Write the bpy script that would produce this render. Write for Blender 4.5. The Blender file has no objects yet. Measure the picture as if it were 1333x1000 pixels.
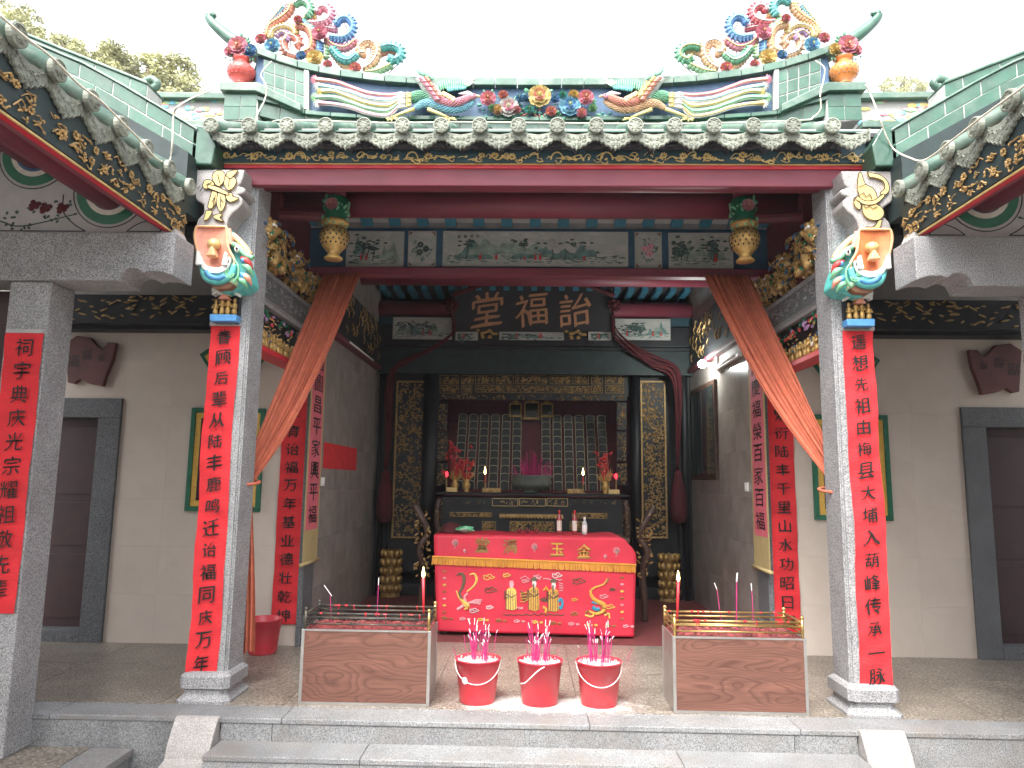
import bpy, math, random
from mathutils import Matrix, Vector
PI = math.pi
rnd = random.Random(7)
scene = bpy.context.scene
C = scene.collection

# ---------------------------------------------------------------- camera, sky, sun, exposure
CAM = Vector((-0.062, -5.1525, 1.5468)); YAW, PIT, ROL, FPX = 0.0246, 0.1369, 0.0130, 931.63
_F = Vector((-math.sin(YAW)*math.cos(PIT), math.cos(YAW)*math.cos(PIT), math.sin(PIT)))
_R0 = Vector((math.cos(YAW), math.sin(YAW), 0)); _U0 = _R0.cross(_F)
_R = _R0*math.cos(ROL) + _U0*math.sin(ROL); _U = _U0*math.cos(ROL) - _R0*math.sin(ROL)
cd = bpy.data.cameras.new('camera'); cam = bpy.data.objects.new('camera', cd); C.objects.link(cam)
cd.sensor_width = 36; cd.lens = 36*FPX/1333; cd.clip_end = 2000; cd.clip_start = .05
m = Matrix((_R, _U, -_F)).transposed().to_4x4(); m.translation = CAM; cam.matrix_world = m
scene.camera = cam

SUN_EL, SUN_AZ = math.radians(58), math.radians(200)
w = bpy.data.worlds.new('World'); scene.world = w; w.use_nodes = True
nt = w.node_tree; bg = nt.nodes['Background']
sky = nt.nodes.new('ShaderNodeTexSky'); sky.sky_type = 'NISHITA'; sky.sun_disc = False
sky.sun_elevation = SUN_EL; sky.sun_rotation = SUN_AZ; sky.air_density = 1.0; sky.dust_density = 4.0
hs = nt.nodes.new('ShaderNodeHueSaturation'); hs.inputs['Saturation'].default_value = .22
nt.links.new(sky.outputs[0], hs.inputs['Color']); nt.links.new(hs.outputs[0], bg.inputs[0])
bg.inputs[1].default_value = 0.15
sd = bpy.data.lights.new('sun', 'SUN'); sd.energy = 0.8; sd.angle = math.radians(30); sd.color = (1, .95, .88)
sun = bpy.data.objects.new('sun', sd); C.objects.link(sun)
# sky sun_rotation is measured clockwise from +Y
sdir = Vector((math.sin(SUN_AZ)*math.cos(SUN_EL), math.cos(SUN_AZ)*math.cos(SUN_EL), math.sin(SUN_EL)))
sun.rotation_euler = sdir.to_track_quat('Z', 'Y').to_euler(); sun.location = (0, -8, 14)
scene.view_settings.view_transform = 'Standard'; scene.view_settings.look = 'None'
HAZE = 0.0007
scene.view_settings.exposure = 2.4; scene.view_settings.gamma = 1; scene.view_settings.use_curve_mapping = False

# ---------------------------------------------------------------- geometry helpers
def at(px, py, Y):
    """the point of the vertical plane y = Y seen at a pixel of the 1333 x 1000 photograph"""
    v = _F + _R*((px-666.5)/FPX) + _U*((500-py)/FPX); t = (Y-CAM.y)/v.y
    return CAM + v*t
def atx(px, py, X):
    v = _F + _R*((px-666.5)/FPX) + _U*((500-py)/FPX); t = (X-CAM.x)/v.x
    return CAM + v*t
def pxz(pts, Y, ox=0, oy=0, s=1.0):
    r = []
    for (x, y) in pts:
        p = at(ox+x/s, oy+y/s, Y); r.append((p.x, p.z))
    return r

class MB:
    def __init__(s): s.v = []; s.f = []; s.m = []; s.T = None; s.flip = False
    def add(s, vs, fs, mi=0):
        n = len(s.v)
        if s.T is not None: vs = [tuple(s.T @ Vector(p)) for p in vs]
        s.v += [tuple(p) for p in vs]
        for f in fs:
            f = tuple(n+i for i in f)
            s.f.append(f[::-1] if s.flip else f); s.m.append(mi)
    def box(s, x0, x1, y0, y1, z0, z1, mi=0):
        vs = [(x, y, z) for z in (z0, z1) for y in (y0, y1) for x in (x0, x1)]
        s.add(vs, [(0, 2, 3, 1), (4, 5, 7, 6), (0, 1, 5, 4), (2, 6, 7, 3), (0, 4, 6, 2), (1, 3, 7, 5)], mi)
    def bar(s, a, b, wx, wz, mi=0, up=(0, 0, 1)):
        a = Vector(a); b = Vector(b); d = (b-a).normalized(); u = Vector(up)
        sx = d.cross(u)
        if sx.length < 1e-4: sx = d.cross(Vector((1, 0, 0)))
        sx.normalize(); sz = sx.cross(d)
        vs = [p + sx*(i*wx/2) + sz*(k*wz/2) for p in (a, b) for k in (-1, 1) for i in (-1, 1)]
        s.add(vs, [(0, 2, 3, 1), (4, 5, 7, 6), (0, 1, 5, 4), (2, 6, 7, 3), (0, 4, 6, 2), (1, 3, 7, 5)], mi)
    def tube(s, pts, r, n=6, mi=0, cap=True, ref=(0.13, .2, .97)):
        pts = [Vector(p) for p in pts]; k = len(pts)
        rs = r if isinstance(r, (list, tuple)) else [r]*k
        vs = []; ref = Vector(ref)
        for i, p in enumerate(pts):
            d = (pts[min(i+1, k-1)] - pts[max(i-1, 0)])
            if d.length < 1e-9: d = Vector((0, 0, 1))
            d.normalize(); a = d.cross(ref)
            if a.length < .05: a = d.cross(Vector((1, 0, 0)))
            a.normalize(); b = d.cross(a)
            for j in range(n):
                t = 2*PI*j/n; vs.append(p + a*(rs[i]*math.cos(t)) + b*(rs[i]*math.sin(t)))
        fs = [(i*n+j, i*n+(j+1) % n, (i+1)*n+(j+1) % n, (i+1)*n+j) for i in range(k-1) for j in range(n)]
        if cap: fs += [tuple(range(n))[::-1], tuple(range((k-1)*n, k*n))]
        s.add(vs, fs, mi)
    def lathe(s, prof, c=(0, 0, 0), n=16, mi=0, axis='z', cap=True):
        vs = []
        for (r, h) in prof:
            for j in range(n):
                t = 2*PI*j/n; x, y = r*math.cos(t), r*math.sin(t)
                q = (x, y, h) if axis == 'z' else ((x, h, y) if axis == 'y' else (h, x, y))
                vs.append((c[0]+q[0], c[1]+q[1], c[2]+q[2]))
        k = len(prof)
        fs = [(i*n+j, i*n+(j+1) % n, (i+1)*n+(j+1) % n, (i+1)*n+j) for i in range(k-1) for j in range(n)]
        if axis == 'y': fs = [f[::-1] for f in fs]
        if cap: fs += [tuple(range(n))[::-1], tuple(range((k-1)*n, k*n))]
        s.add(vs, fs, mi)
    def blob(s, c, r, mi=0, n=6, k=4):
        if not isinstance(r, (list, tuple)): r = (r, r, r)
        vs = [(c[0], c[1], c[2]-r[2])]
        for i in range(1, k):
            a = PI*i/k - PI/2
            for j in range(n):
                t = 2*PI*j/n; vs.append((c[0]+r[0]*math.cos(a)*math.cos(t), c[1]+r[1]*math.cos(a)*math.sin(t), c[2]+r[2]*math.sin(a)))
        vs.append((c[0], c[1], c[2]+r[2])); L = len(vs)-1
        fs = [(0, 1+(j+1) % n, 1+j) for j in range(n)]
        for i in range(k-2):
            fs += [(1+i*n+j, 1+i*n+(j+1) % n, 1+(i+1)*n+(j+1) % n, 1+(i+1)*n+j) for j in range(n)]
        fs += [(1+(k-2)*n+j, 1+(k-2)*n+(j+1) % n, L) for j in range(n)]
        s.add(vs, fs, mi)
    def oblob(s, a, b, r, mi=0, n=5, depth=None):
        """an ellipsoid stretched from a to b"""
        a = Vector(a); b = Vector(b); d = b-a; L = d.length/2
        if L < 1e-6: return
        q = Vector((0, 0, 1)).rotation_difference(d.normalized()).to_matrix().to_4x4()
        old = s.T; T = Matrix.Translation((a+b)/2) @ q
        s.T = T if old is None else old @ T
        s.blob((0, 0, 0), (r, r, L), mi, n, 4); s.T = old
    def prism(s, poly, y0, y1, mi=0, side=None, plane='xz'):
        """a polygon (x,z) given thickness along y (or (y,z) along x, or (x,y) along z)"""
        n = len(poly)
        def P(u, v, d): return (u, d, v) if plane == 'xz' else ((d, u, v) if plane == 'yz' else (u, v, d))
        vs = [P(u, v, y0) for u, v in poly] + [P(u, v, y1) for u, v in poly]
        A = sum(poly[i][0]*poly[(i+1) % n][1] - poly[(i+1) % n][0]*poly[i][1] for i in range(n))
        ccw = A > 0
        if plane == 'xz': fw = ccw
        else: fw = not ccw
        idx = list(range(n)); f0 = idx if fw else idx[::-1]
        fs = [tuple(f0)]; s.add(vs, [tuple(f0), tuple(i+n for i in f0[::-1])], mi)
        fs = []
        for i in range(n):
            j = (i+1) % n
            fs.append((i, i+n, j+n, j) if fw else (i, j, j+n, i+n))
        k = len(s.v) - 2*n
        for f in fs:
            f = tuple(k+q for q in f); s.f.append(f[::-1] if s.flip else f); s.m.append(mi if side is None else side)
    def grid(s, fn, nu, nv, mi=0):
        vs = [fn(i/nu, j/nv) for j in range(nv+1) for i in range(nu+1)]
        s.add(vs, [(j*(nu+1)+i, j*(nu+1)+i+1, (j+1)*(nu+1)+i+1, (j+1)*(nu+1)+i) for j in range(nv) for i in range(nu)], mi)
    def mesh(s, name, mats, smooth=False):
        me = bpy.data.meshes.new(name); me.from_pydata(s.v, [], s.f); me.update()
        if not isinstance(mats, (list, tuple)): mats = [mats]
        for q in mats: me.materials.append(q)
        if len(mats) > 1: me.polygons.foreach_set('material_index', s.m)
        if smooth: me.polygons.foreach_set('use_smooth', [True]*len(me.polygons))
        return me
    def build(s, name, mats, parent=None, smooth=False, bevel=0, **kw):
        return link(name, s.mesh(name, mats, smooth), parent, bevel, **kw)

def link(name, me, parent=None, bevel=0, loc=None, label=None, cat=None, group=None, kind=None):
    o = bpy.data.objects.new(name, me); C.objects.link(o)
    if loc is not None: o.location = loc
    if parent is not None:
        o.parent = parent
        if loc is None: o.matrix_parent_inverse = pworld(parent).inverted()
    if bevel:
        b = o.modifiers.new('bevel', 'BEVEL'); b.width = bevel; b.segments = 2; b.limit_method = 'ANGLE'
    tag(o, label, cat, group, kind); return o
def pworld(o):
    M = Matrix.LocRotScale(o.location, o.rotation_euler, o.scale)
    if o.parent is not None: M = pworld(o.parent) @ o.matrix_parent_inverse @ M
    return M
def tag(o, label=None, cat=None, group=None, kind=None):
    if label: o['label'] = label
    if cat: o['category'] = cat
    if group: o['group'] = group
    if kind: o['kind'] = kind
    return o
def thing(name, label, cat, loc=(0, 0, 0), group=None, rz=0):
    o = bpy.data.objects.new(name, None); C.objects.link(o); o.location = loc; o.rotation_euler = (0, 0, rz)
    o.empty_display_size = .1
    return tag(o, label, cat, group)
def copy_thing(root, loc, label, group=None, rz=None):
    r = root.copy(); C.objects.link(r); r.location = loc
    if rz is not None: r.rotation_euler = (0, 0, rz)
    if label: r['label'] = label
    if group: r['group'] = group
    for ch in list(root.children):
        c = ch.copy(); C.objects.link(c); c.parent = r
        for g in list(ch.children):
            d = g.copy(); C.objects.link(d); d.parent = c
    return r
MIR = Matrix.Diagonal((-1, 1, 1, 1))
def mb(mir=False):
    b = MB()
    if mir: b.T = MIR; b.flip = True
    return b
def lerp(a, b, t): return a + (b-a)*t
def interp(x, tab):
    if x <= tab[0][0]: return tab[0][1]
    for (a, b), (c, d) in zip(tab, tab[1:]):
        if x <= c: return b + (d-b)*(x-a)/(c-a)
    return tab[-1][1]
def smooth_path(pts, k=6):
    """Catmull-Rom through the points"""
    P = [Vector(p) for p in pts]; P = [P[0]*2-P[1]] + P + [P[-1]*2-P[-2]]; r = []
    for i in range(1, len(P)-2):
        a, b, c, d = P[i-1:i+3]
        for j in range(k):
            t = j/k; r.append(.5*((2*b) + (c-a)*t + (2*a-5*b+4*c-d)*t*t + (3*b-a-3*c+d)*t**3))
    r.append(P[-2]); return r
ORD = ['first', 'second', 'third', 'fourth', 'fifth', 'sixth', 'seventh', 'eighth', 'ninth', 'tenth', 'eleventh', 'twelfth']

# ---------------------------------------------------------------- materials
def newmat(name):
    m = bpy.data.materials.new(name); m.use_nodes = True; t = m.node_tree
    return m, t, t.nodes['Principled BSDF']
def nd(t, kind, **kw):
    n = t.nodes.new(kind)
    for k, v in kw.items():
        if k in n.inputs: n.inputs[k].default_value = v
        else: setattr(n, k, v)
    return n
def coords(t, stretch=(1, 1, 1), rand=False):
    tc = nd(t, 'ShaderNodeTexCoord'); mp = nd(t, 'ShaderNodeMapping'); mp.inputs['Scale'].default_value = stretch
    t.links.new(tc.outputs['Object'], mp.inputs['Vector'])
    if rand:
        oi = nd(t, 'ShaderNodeObjectInfo'); mu = nd(t, 'ShaderNodeMath', operation='MULTIPLY'); mu.inputs[1].default_value = 37
        t.links.new(oi.outputs['Random'], mu.inputs[0]); t.links.new(mu.outputs[0], mp.inputs['Location'])
    return mp.outputs[0]
def noise(t, vec, scale, detail=3, rough=.55):
    n = nd(t, 'ShaderNodeTexNoise'); n.inputs['Scale'].default_value = scale; n.inputs['Detail'].default_value = detail
    n.inputs['Roughness'].default_value = rough; t.links.new(vec, n.inputs['Vector']); return n.outputs['Fac']
def ramp(t, fac, stops):
    r = nd(t, 'ShaderNodeValToRGB'); e = r.color_ramp.elements
    while len(e) < len(stops): e.new(.5)
    for i, (p, c) in enumerate(stops):
        e[i].position = p; e[i].color = (*c, 1) if len(c) == 3 else c
    t.links.new(fac, r.inputs[0]); return r.outputs[0]
def mixc(t, fac, a, b, mode='MIX'):
    n = nd(t, 'ShaderNodeMix', data_type='RGBA', blend_type=mode)
    for sock, val in ((0, fac), (6, a), (7, b)):
        if isinstance(val, bpy.types.NodeSocket): t.links.new(val, n.inputs[sock])
        else: n.inputs[sock].default_value = val if sock == 0 else (*val, 1)
    return n.outputs[2]
def bump(t, b, h, strength=.3, dist=.01):
    n = nd(t, 'ShaderNodeBump'); n.inputs['Strength'].default_value = strength; n.inputs['Distance'].default_value = dist
    t.links.new(h, n.inputs['Height']); t.links.new(n.outputs[0], b.inputs['Normal'])
def piece_tint(t, col, amt):
    oi = nd(t, 'ShaderNodeObjectInfo'); mr = nd(t, 'ShaderNodeMapRange')
    mr.inputs['To Min'].default_value = 1-amt; mr.inputs['To Max'].default_value = 1+amt*.6
    t.links.new(oi.outputs['Random'], mr.inputs[0])
    cc = nd(t, 'ShaderNodeCombineColor')
    for i in range(3): t.links.new(mr.outputs[0], cc.inputs[i])
    return mixc(t, 1.0, col, cc.outputs[0], 'MULTIPLY')
def plain(name, col, rough=.6, metal=0, var=.25, scale=9, bmp=0, bscale=60, tint=0, stretch=(1, 1, 1), coat=0, dirt=None):
    m, t, b = newmat(name); v = coords(t, stretch, rand=tint > 0)
    f = noise(t, v, scale, 5)
    lo = tuple(c*(1-var) for c in col); hi = tuple(min(1, c*(1+var*.7)) for c in col)
    c = ramp(t, f, [(.3, lo), (.7, hi)])
    if dirt:
        f2 = noise(t, v, scale*.37+1.3, 6, .7); d = ramp(t, f2, [(.45, (0, 0, 0)), (.75, (1, 1, 1))])
        c = mixc(t, d, c, dirt)
    if tint: c = piece_tint(t, c, tint)
    t.links.new(c, b.inputs['Base Color']); b.inputs['Roughness'].default_value = rough; b.inputs['Metallic'].default_value = metal
    if coat: b.inputs['Coat Weight'].default_value = coat
    if bmp: bump(t, b, noise(t, v, bscale, 4), bmp, .006)
    return m
def granite(name, stops, scale=130, rough=.6, blot=.25, tint=.06, stain=None):
    m, t, b = newmat(name); v = coords(t, rand=True)
    f = noise(t, v, scale, 3, .75); c = ramp(t, f, stops)
    g = ramp(t, noise(t, v, 3.1, 6, .65), [(.3, (1-blot,)*3), (.7, (1+blot*.3,)*3)])
    c = mixc(t, 1.0, c, g, 'MULTIPLY')
    if stain:
        s_ = ramp(t, noise(t, v, 1.7, 7, .75), [(.48, (0, 0, 0)), (.72, (.75, .75, .75))]); c = mixc(t, s_, c, stain)
    c = piece_tint(t, c, tint)
    t.links.new(c, b.inputs['Base Color']); b.inputs['Roughness'].default_value = rough
    bump(t, b, f, .12, .003); return m

M = {}
M['granite'] = granite('grey granite', [(.36, (.07, .07, .075)), (.47, (.25, .25, .255)), (.56, (.36, .36, .365)), (.68, (.52, .51, .50))])
M['granite_dark'] = granite('dark granite', [(.36, (.03, .032, .036)), (.5, (.11, .115, .122)), (.68, (.23, .235, .24))])
M['granite_step'] = granite('step granite', [(.36, (.09, .095, .10)), (.5, (.23, .235, .24)), (.66, (.38, .38, .38))], stain=(.20, .17, .145), blot=.3, tint=.1)
M['granite_light'] = granite('pale stone', [(.38, (.22, .205, .195)), (.5, (.36, .34, .325)), (.66, (.50, .47, .45))], stain=(.24, .21, .19))
M['terrazzo'] = granite('speckled granite paving', [(.37, (.035, .028, .022)), (.45, (.16, .135, .11)), (.55, (.27, .235, .195)), (.65, (.46, .41, .35))], scale=62, rough=.35, blot=.35, tint=.05)
M['concrete'] = plain('courtyard concrete', (.26, .25, .23), .9, var=.4, scale=4, bmp=.3)
M['hall_tile'] = plain('dark polished cream tile', (.34, .30, .27), .22, var=.15, scale=2, tint=.02, dirt=(.22, .19, .17))  # darker than the porch tile, with random dirt blotches
M['lime'] = plain('white wall plaster', (.5, .45, .40), .85, var=.12, scale=3, dirt=(.34, .29, .25))
M['tile_wall'] = plain('cream wall tile', (.60, .52, .45), .4, var=.05, scale=2.5, tint=.012, dirt=(.54, .46, .39))
M['red_cloth'] = plain('red cotton banner', (.62, .022, .03), .85, var=.14, scale=5, bmp=.6, bscale=28, stretch=(1, 1, 2.2))
M['red_cloth_dark'] = plain('wine red cloth', (.075, .008, .012), .9, var=.3, scale=6, bmp=.4, bscale=30)
M['altar_red'] = plain('altar cloth red satin', (.58, .022, .05), .6, var=.14, scale=4, bmp=.3, bscale=20)
M['board_brown'] = plain('red brown painted board', (.11, .032, .026), .6, var=.3, scale=6)
M['ink'] = plain('black ink', (.008, .007, .007), .7, var=.2)
M['orange_cloth'] = plain('rust orange curtain', (.46, .12, .065), .88, var=.14, scale=14, bmp=.3, bscale=90)
M['pink_paper'] = plain('pink paper', (.62, .13, .17), .7, var=.1, scale=6)
M['scroll_paper'] = plain('yellow mount paper', (.42, .33, .15), .75, var=.12, scale=9)
M['beam_red'] = plain('mauve red painted wood', (.20, .030, .05), .55, var=.2, scale=3, stretch=(.5, 3, 3), dirt=(.15, .04, .06))
M['red_bright'] = plain('bright red painted board', (.55, .022, .04), .45, var=.12, scale=4)
M['red_dull'] = plain('dull red painted boards', (.115, .016, .025), .6, var=.3, scale=5)
M['blue_paint'] = plain('blue painted rafter', (.035, .17, .25), .6, var=.2, scale=6)
M['dark_board'] = plain('dark green black board', (.014, .028, .028), .6, var=.4, scale=8)
M['teal_board'] = plain('teal painted board', (.022, .065, .085), .6, var=.3, scale=5)
M['white_paint'] = plain('white painted board', (.40, .38, .37), .65, var=.15, scale=6)
M['gold'] = plain('gilt carving', (.50, .31, .10), .45, .45, var=.35, scale=24, bmp=.3, bscale=120)
M['gold_pale'] = plain('pale gold paint', (.66, .48, .2), .45, .25, var=.22, scale=20)
M['gold_old'] = plain('old dull gilt', (.40, .25, .09), .5, .25, var=.5, scale=30, bmp=.4, bscale=90)
M['wood_black'] = plain('black lacquer', (.010, .011, .014), .55, var=.4, scale=7)
M['wood_brown'] = plain('dark brown wood', (.06, .03, .02), .5, var=.35, scale=10, stretch=(1, 1, 4))
M['door_red'] = plain('dark red door', (.032, .007, .010), .5, var=.35, scale=7)
M['green_glaze'] = plain('green glazed tile', (.036, .115, .075), .3, var=.3, scale=7, tint=.16, coat=.2, dirt=(.11, .17, .13))
M['green_roll'] = plain('pale green glaze', (.075, .15, .11), .35, var=.22, scale=7, tint=.1, coat=.1, dirt=(.25, .29, .24))
M['clay'] = plain('grey clay tile end', (.26, .275, .225), .8, var=.25, scale=30, bmp=.5, bscale=120, tint=.2, dirt=(.12, .125, .095))
M['mortar'] = plain('white mortar', (.50, .50, .47), .9, var=.15, scale=20)
M['roof_dark'] = plain('roof underside', (.05, .045, .05), .8, var=.3, scale=5)
M['cable'] = plain('white plastic cable', (.62, .58, .47), .5, var=.08)
M['steel'] = plain('stainless steel frame', (.42, .41, .39), .38, .75, var=.15, scale=12)
M['brass'] = plain('brass tube', (.46, .31, .12), .32, .85, var=.3, scale=18)
M['soot'] = plain('sooty black tube', (.035, .034, .033), .5, .3, var=.5, scale=15, dirt=(.16, .13, .08))
M['wax'] = plain('melted red wax and ash', (.27, .05, .05), .6, var=.5, scale=30, bmp=.8, bscale=60, dirt=(.05, .04, .04))
M['bucket_red'] = plain('red plastic bucket', (.60, .03, .05), .32, var=.1, scale=6, dirt=(.5, .07, .08))
M['white'] = plain('white plastic', (.75, .73, .70), .5, var=.06)
M['stick'] = plain('magenta incense stick', (.48, .025, .16), .7, var=.2)
M['ash'] = plain('grey white ash', (.55, .50, .48), .95, var=.2, scale=40, bmp=1, bscale=70)
M['candle_red'] = plain('red candle wax', (.5, .02, .03), .4, var=.1)
M['carpet'] = plain('dark red carpet', (.13, .022, .022), .95, var=.3, scale=12, bmp=.5, bscale=200)
M['glass_dark'] = plain('dark glass', (.02, .03, .03), .08, var=.1)
M['leaf'] = plain('olive foliage paled for haze', (.42, .42, .22), .7, var=.45, scale=1.2)  # leaf colour lightened to stand in for haze and overexposure
M['bark'] = plain('bark', (.12, .09, .07), .9, var=.3)
def pal(name, c, rough=.5): return plain(name, c, rough, var=.18, scale=22)
PAL = {k: pal('painted '+k, c) for k, c in dict(pink=(.72, .28, .34), coral=(.72, .30, .21), red=(.58, .05, .05), yellow=(.74, .58, .20), gold=(.7, .42, .08),
    green=(.18, .46, .26), ltgreen=(.46, .64, .40), teal=(.10, .45, .42), blue=(.08, .27, .55), ltblue=(.22, .55, .68), white=(.78, .76, .72), peach=(.76, .42, .22),
    purple=(.42, .23, .45), black=(.015, .015, .018), orange=(.68, .20, .075), navy=(.05, .11, .20), brown=(.2, .09, .05), dgreen=(.015, .13, .07), cream=(.62, .56, .48)).items()}
RP = {k: pal('dimmed ceramic '+k, tuple(a*.72+.02 for a in c)) for k, c in dict(pink=(.72, .26, .33), coral=(.74, .27, .19), red=(.62, .12, .14), yellow=(.74, .58, .22), gold=(.72, .46, .12),  # ridge palette scaled down so the open sky does not bleach it
    green=(.16, .44, .26), ltgreen=(.34, .56, .32), teal=(.10, .42, .40), blue=(.12, .28, .56), ltblue=(.22, .50, .64), white=(.72, .70, .66), peach=(.76, .46, .27), purple=(.45, .28, .48), orange=(.72, .26, .10), black=(.02, .02, .02), brown=(.3, .16, .1)).items()}

def emitter(name, col, st):
    m, t, b = newmat(name); b.inputs['Base Color'].default_value = (*col, 1)
    b.inputs['Emission Color'].default_value = (*col, 1); b.inputs['Emission Strength'].default_value = st; return m
M['flame'] = emitter('candle flame', (1, .62, .22), 7); M['lamp'] = emitter('lit white lamp', (.95, 1, .97), 14)
M['lamp_red'] = emitter('lit red altar bulb', (1, .04, .06), .5)

def laminate():
    """brown laminate: contour lines of a height field give the flame figure of sawn wood"""
    m, t, b = newmat('brown wood grain laminate'); v = coords(t)
    mp = nd(t, 'ShaderNodeMapping'); mp.inputs['Scale'].default_value = (1.0, 1, 3.2); t.links.new(v, mp.inputs['Vector'])
    f = noise(t, mp.outputs[0], 1.9, 1.5, .4); sx = nd(t, 'ShaderNodeSeparateXYZ'); t.links.new(v, sx.inputs[0])
    ma = nd(t, 'ShaderNodeMath', operation='MULTIPLY_ADD'); ma.inputs[1].default_value = .62; t.links.new(f, ma.inputs[0]); t.links.new(sx.outputs[2], ma.inputs[2])
    mu = nd(t, 'ShaderNodeMath', operation='MULTIPLY'); mu.inputs[1].default_value = 24; t.links.new(ma.outputs[0], mu.inputs[0])
    fr = nd(t, 'ShaderNodeMath', operation='FRACT'); t.links.new(mu.outputs[0], fr.inputs[0])
    c = ramp(t, fr.outputs[0], [(0, (.150, .066, .047)), (.55, (.175, .079, .056)), (.86, (.105, .043, .031)), (1, (.150, .066, .047))])
    mp2 = nd(t, 'ShaderNodeMapping'); mp2.inputs['Scale'].default_value = (2.5, 2, 110); t.links.new(v, mp2.inputs['Vector'])
    c2 = ramp(t, noise(t, mp2.outputs[0], 2, 4), [(.3, (.72, .70, .70)), (.7, (1.12, 1.12, 1.12))])
    mp3 = nd(t, 'ShaderNodeMapping'); mp3.inputs['Scale'].default_value = (.8, 1, 9); t.links.new(v, mp3.inputs['Vector'])
    c3 = ramp(t, noise(t, mp3.outputs[0], 1.6, 3), [(.3, (.78, .78, .78)), (.7, (1.15, 1.15, 1.15))])
    t.links.new(mixc(t, 1.0, mixc(t, 1.0, c, c2, 'MULTIPLY'), c3, 'MULTIPLY'), b.inputs['Base Color']); b.inputs['Roughness'].default_value = .45; return m
M['laminate'] = laminate()
def painting(name, sky=(.48, .46, .42), wash=(.12, .2, .2), sc=5):
    m, t, b = newmat(name); v = coords(t, (1, 1, 2.2))
    c = ramp(t, noise(t, v, sc, 6, .65), [(.36, sky), (.5, tuple(lerp(a, q, .35) for a, q in zip(sky, wash))), (.62, sky)])
    t.links.new(c, b.inputs['Base Color']); b.inputs['Roughness'].default_value = .5; return m
M['painting'] = painting('painted porcelain panel')
M['hill_paint'] = plain('blue green hill paint', (.12, .21, .20), .6, var=.5, scale=16)
M['hill_paint2'] = plain('grey green hill paint', (.25, .32, .27), .6, var=.4, scale=16)
M['tree_paint'] = plain('dark tree paint', (.05, .09, .08), .6, var=.6, scale=30)

# ---------------------------------------------------------------- lettering
_gl = {}
def glyph(ch):
    if ch in _gl: return _gl[ch]
    cu = bpy.data.curves.new('glyph', 'FONT'); cu.body = ch; cu.size = 1; cu.offset = -.011; cu.resolution_u = 3
    o = bpy.data.objects.new('glyph', cu); C.objects.link(o)
    dg = bpy.context.evaluated_depsgraph_get(); me = bpy.data.meshes.new_from_object(o.evaluated_get(dg))
    vs = [tuple(v.co) for v in me.vertices]; fs = [tuple(p.vertices) for p in me.polygons]
    bpy.data.objects.remove(o); bpy.data.curves.remove(cu); bpy.data.meshes.remove(me)
    if vs:
        x0 = min(v[0] for v in vs); x1 = max(v[0] for v in vs); y0 = min(v[1] for v in vs); y1 = max(v[1] for v in vs)
        cx, cy, k = (x0+x1)/2, (y0+y1)/2, 1/max(x1-x0, y1-y0, .5)
        vs = [((v[0]-cx)*k, (v[1]-cy)*k) for v in vs]
    _gl[ch] = (vs, fs); return _gl[ch]
def brush(b, ch, frame, size, mi=0, slant=.10, nib=.042, wid=1.0):
    """one character in the plane of frame(u, v, w): strokes swelling as from a slanted brush"""
    vs, fs = glyph(ch); r = random.Random(hash(ch) % 977 if False else ord(ch))
    ph = r.random()*6
    for k, (dx, dy) in enumerate(((-.6, -.5), (.0, .0), (.6, .5))):
        out = []
        for (x, y) in vs:
            X = x + .022*math.sin(5*y+ph) + nib*dx; Y = y + slant*x + .022*math.sin(6*x+ph*2) + nib*dy
            out.append(frame(X*size*wid, Y*size, .0005*k))
        b.add(out, fs, mi)

def vine(b, put, x0, x1, z0, H, r, step=1.0):
    """gilt foliage in relief between x0 and x1: put(x, z, d) gives the point at depth d"""
    x = x0
    while x < x1:
        kind = r.random(); rr_ = r.uniform(.024, .036)
        if kind < .40:
            zc_ = z0+r.uniform(.2, .9)*H
            for j in range(8): a = j*.785+x*9; b.oblob(put(x+rr_*.3*math.cos(a), zc_+rr_*.3*math.sin(a), .004), put(x+rr_*r.uniform(.8, 1.2)*math.cos(a), zc_+rr_*.9*math.sin(a), .012), rr_*.26)
            b.oblob(put(x-.004, zc_, .018), put(x+.004, zc_, .018), rr_*.3)
        elif kind < .52: b.tube([put(x+.045*math.cos(a), z0+.005+.06*math.sin(a), .004) for a in [i*PI/7 for i in range(8)]], .006, 5)
        for q in range(3):
            x1_ = x+r.uniform(0, .1); z1 = z0+r.uniform(0, .8)*H; L = r.uniform(.03, .07); a = r.uniform(-.9, 1.1)
            b.tube(smooth_path([put(x1_, z1, .003), put(x1_+L*.5, z1+L*.5*a+.012*math.sin(x1_*40), .007), put(x1_+L, z1+L*a*.6, .003), put(x1_+L*1.1, z1+L*a*.2, .005)], 3), r.uniform(.003, .0055), 4)
            for h in range(2): b_ = r.uniform(0, 6.28); b.oblob(put(x1_+L, z1, .005), put(x1_+L+.022*math.cos(b_), z1+.02*math.sin(b_), .008), .0065, 0, 5)
        x += r.uniform(.08, .15)*step
# ================================================================ SETTING
def struct(name, b, mats, parent=None, bevel=0, **kw): return b.build(name, mats, parent, bevel=bevel, kind='structure' if parent is None else None)

b = MB(); b.box(-120, 120, -60, 160, -.6, -.425); struct('courtyard_ground', b, M['concrete'])
b = MB(); b.box(-5.6, 5.6, .004, 6.6, -.42, -.03); porch = struct('porch_floor', b, M['concrete'])
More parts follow.
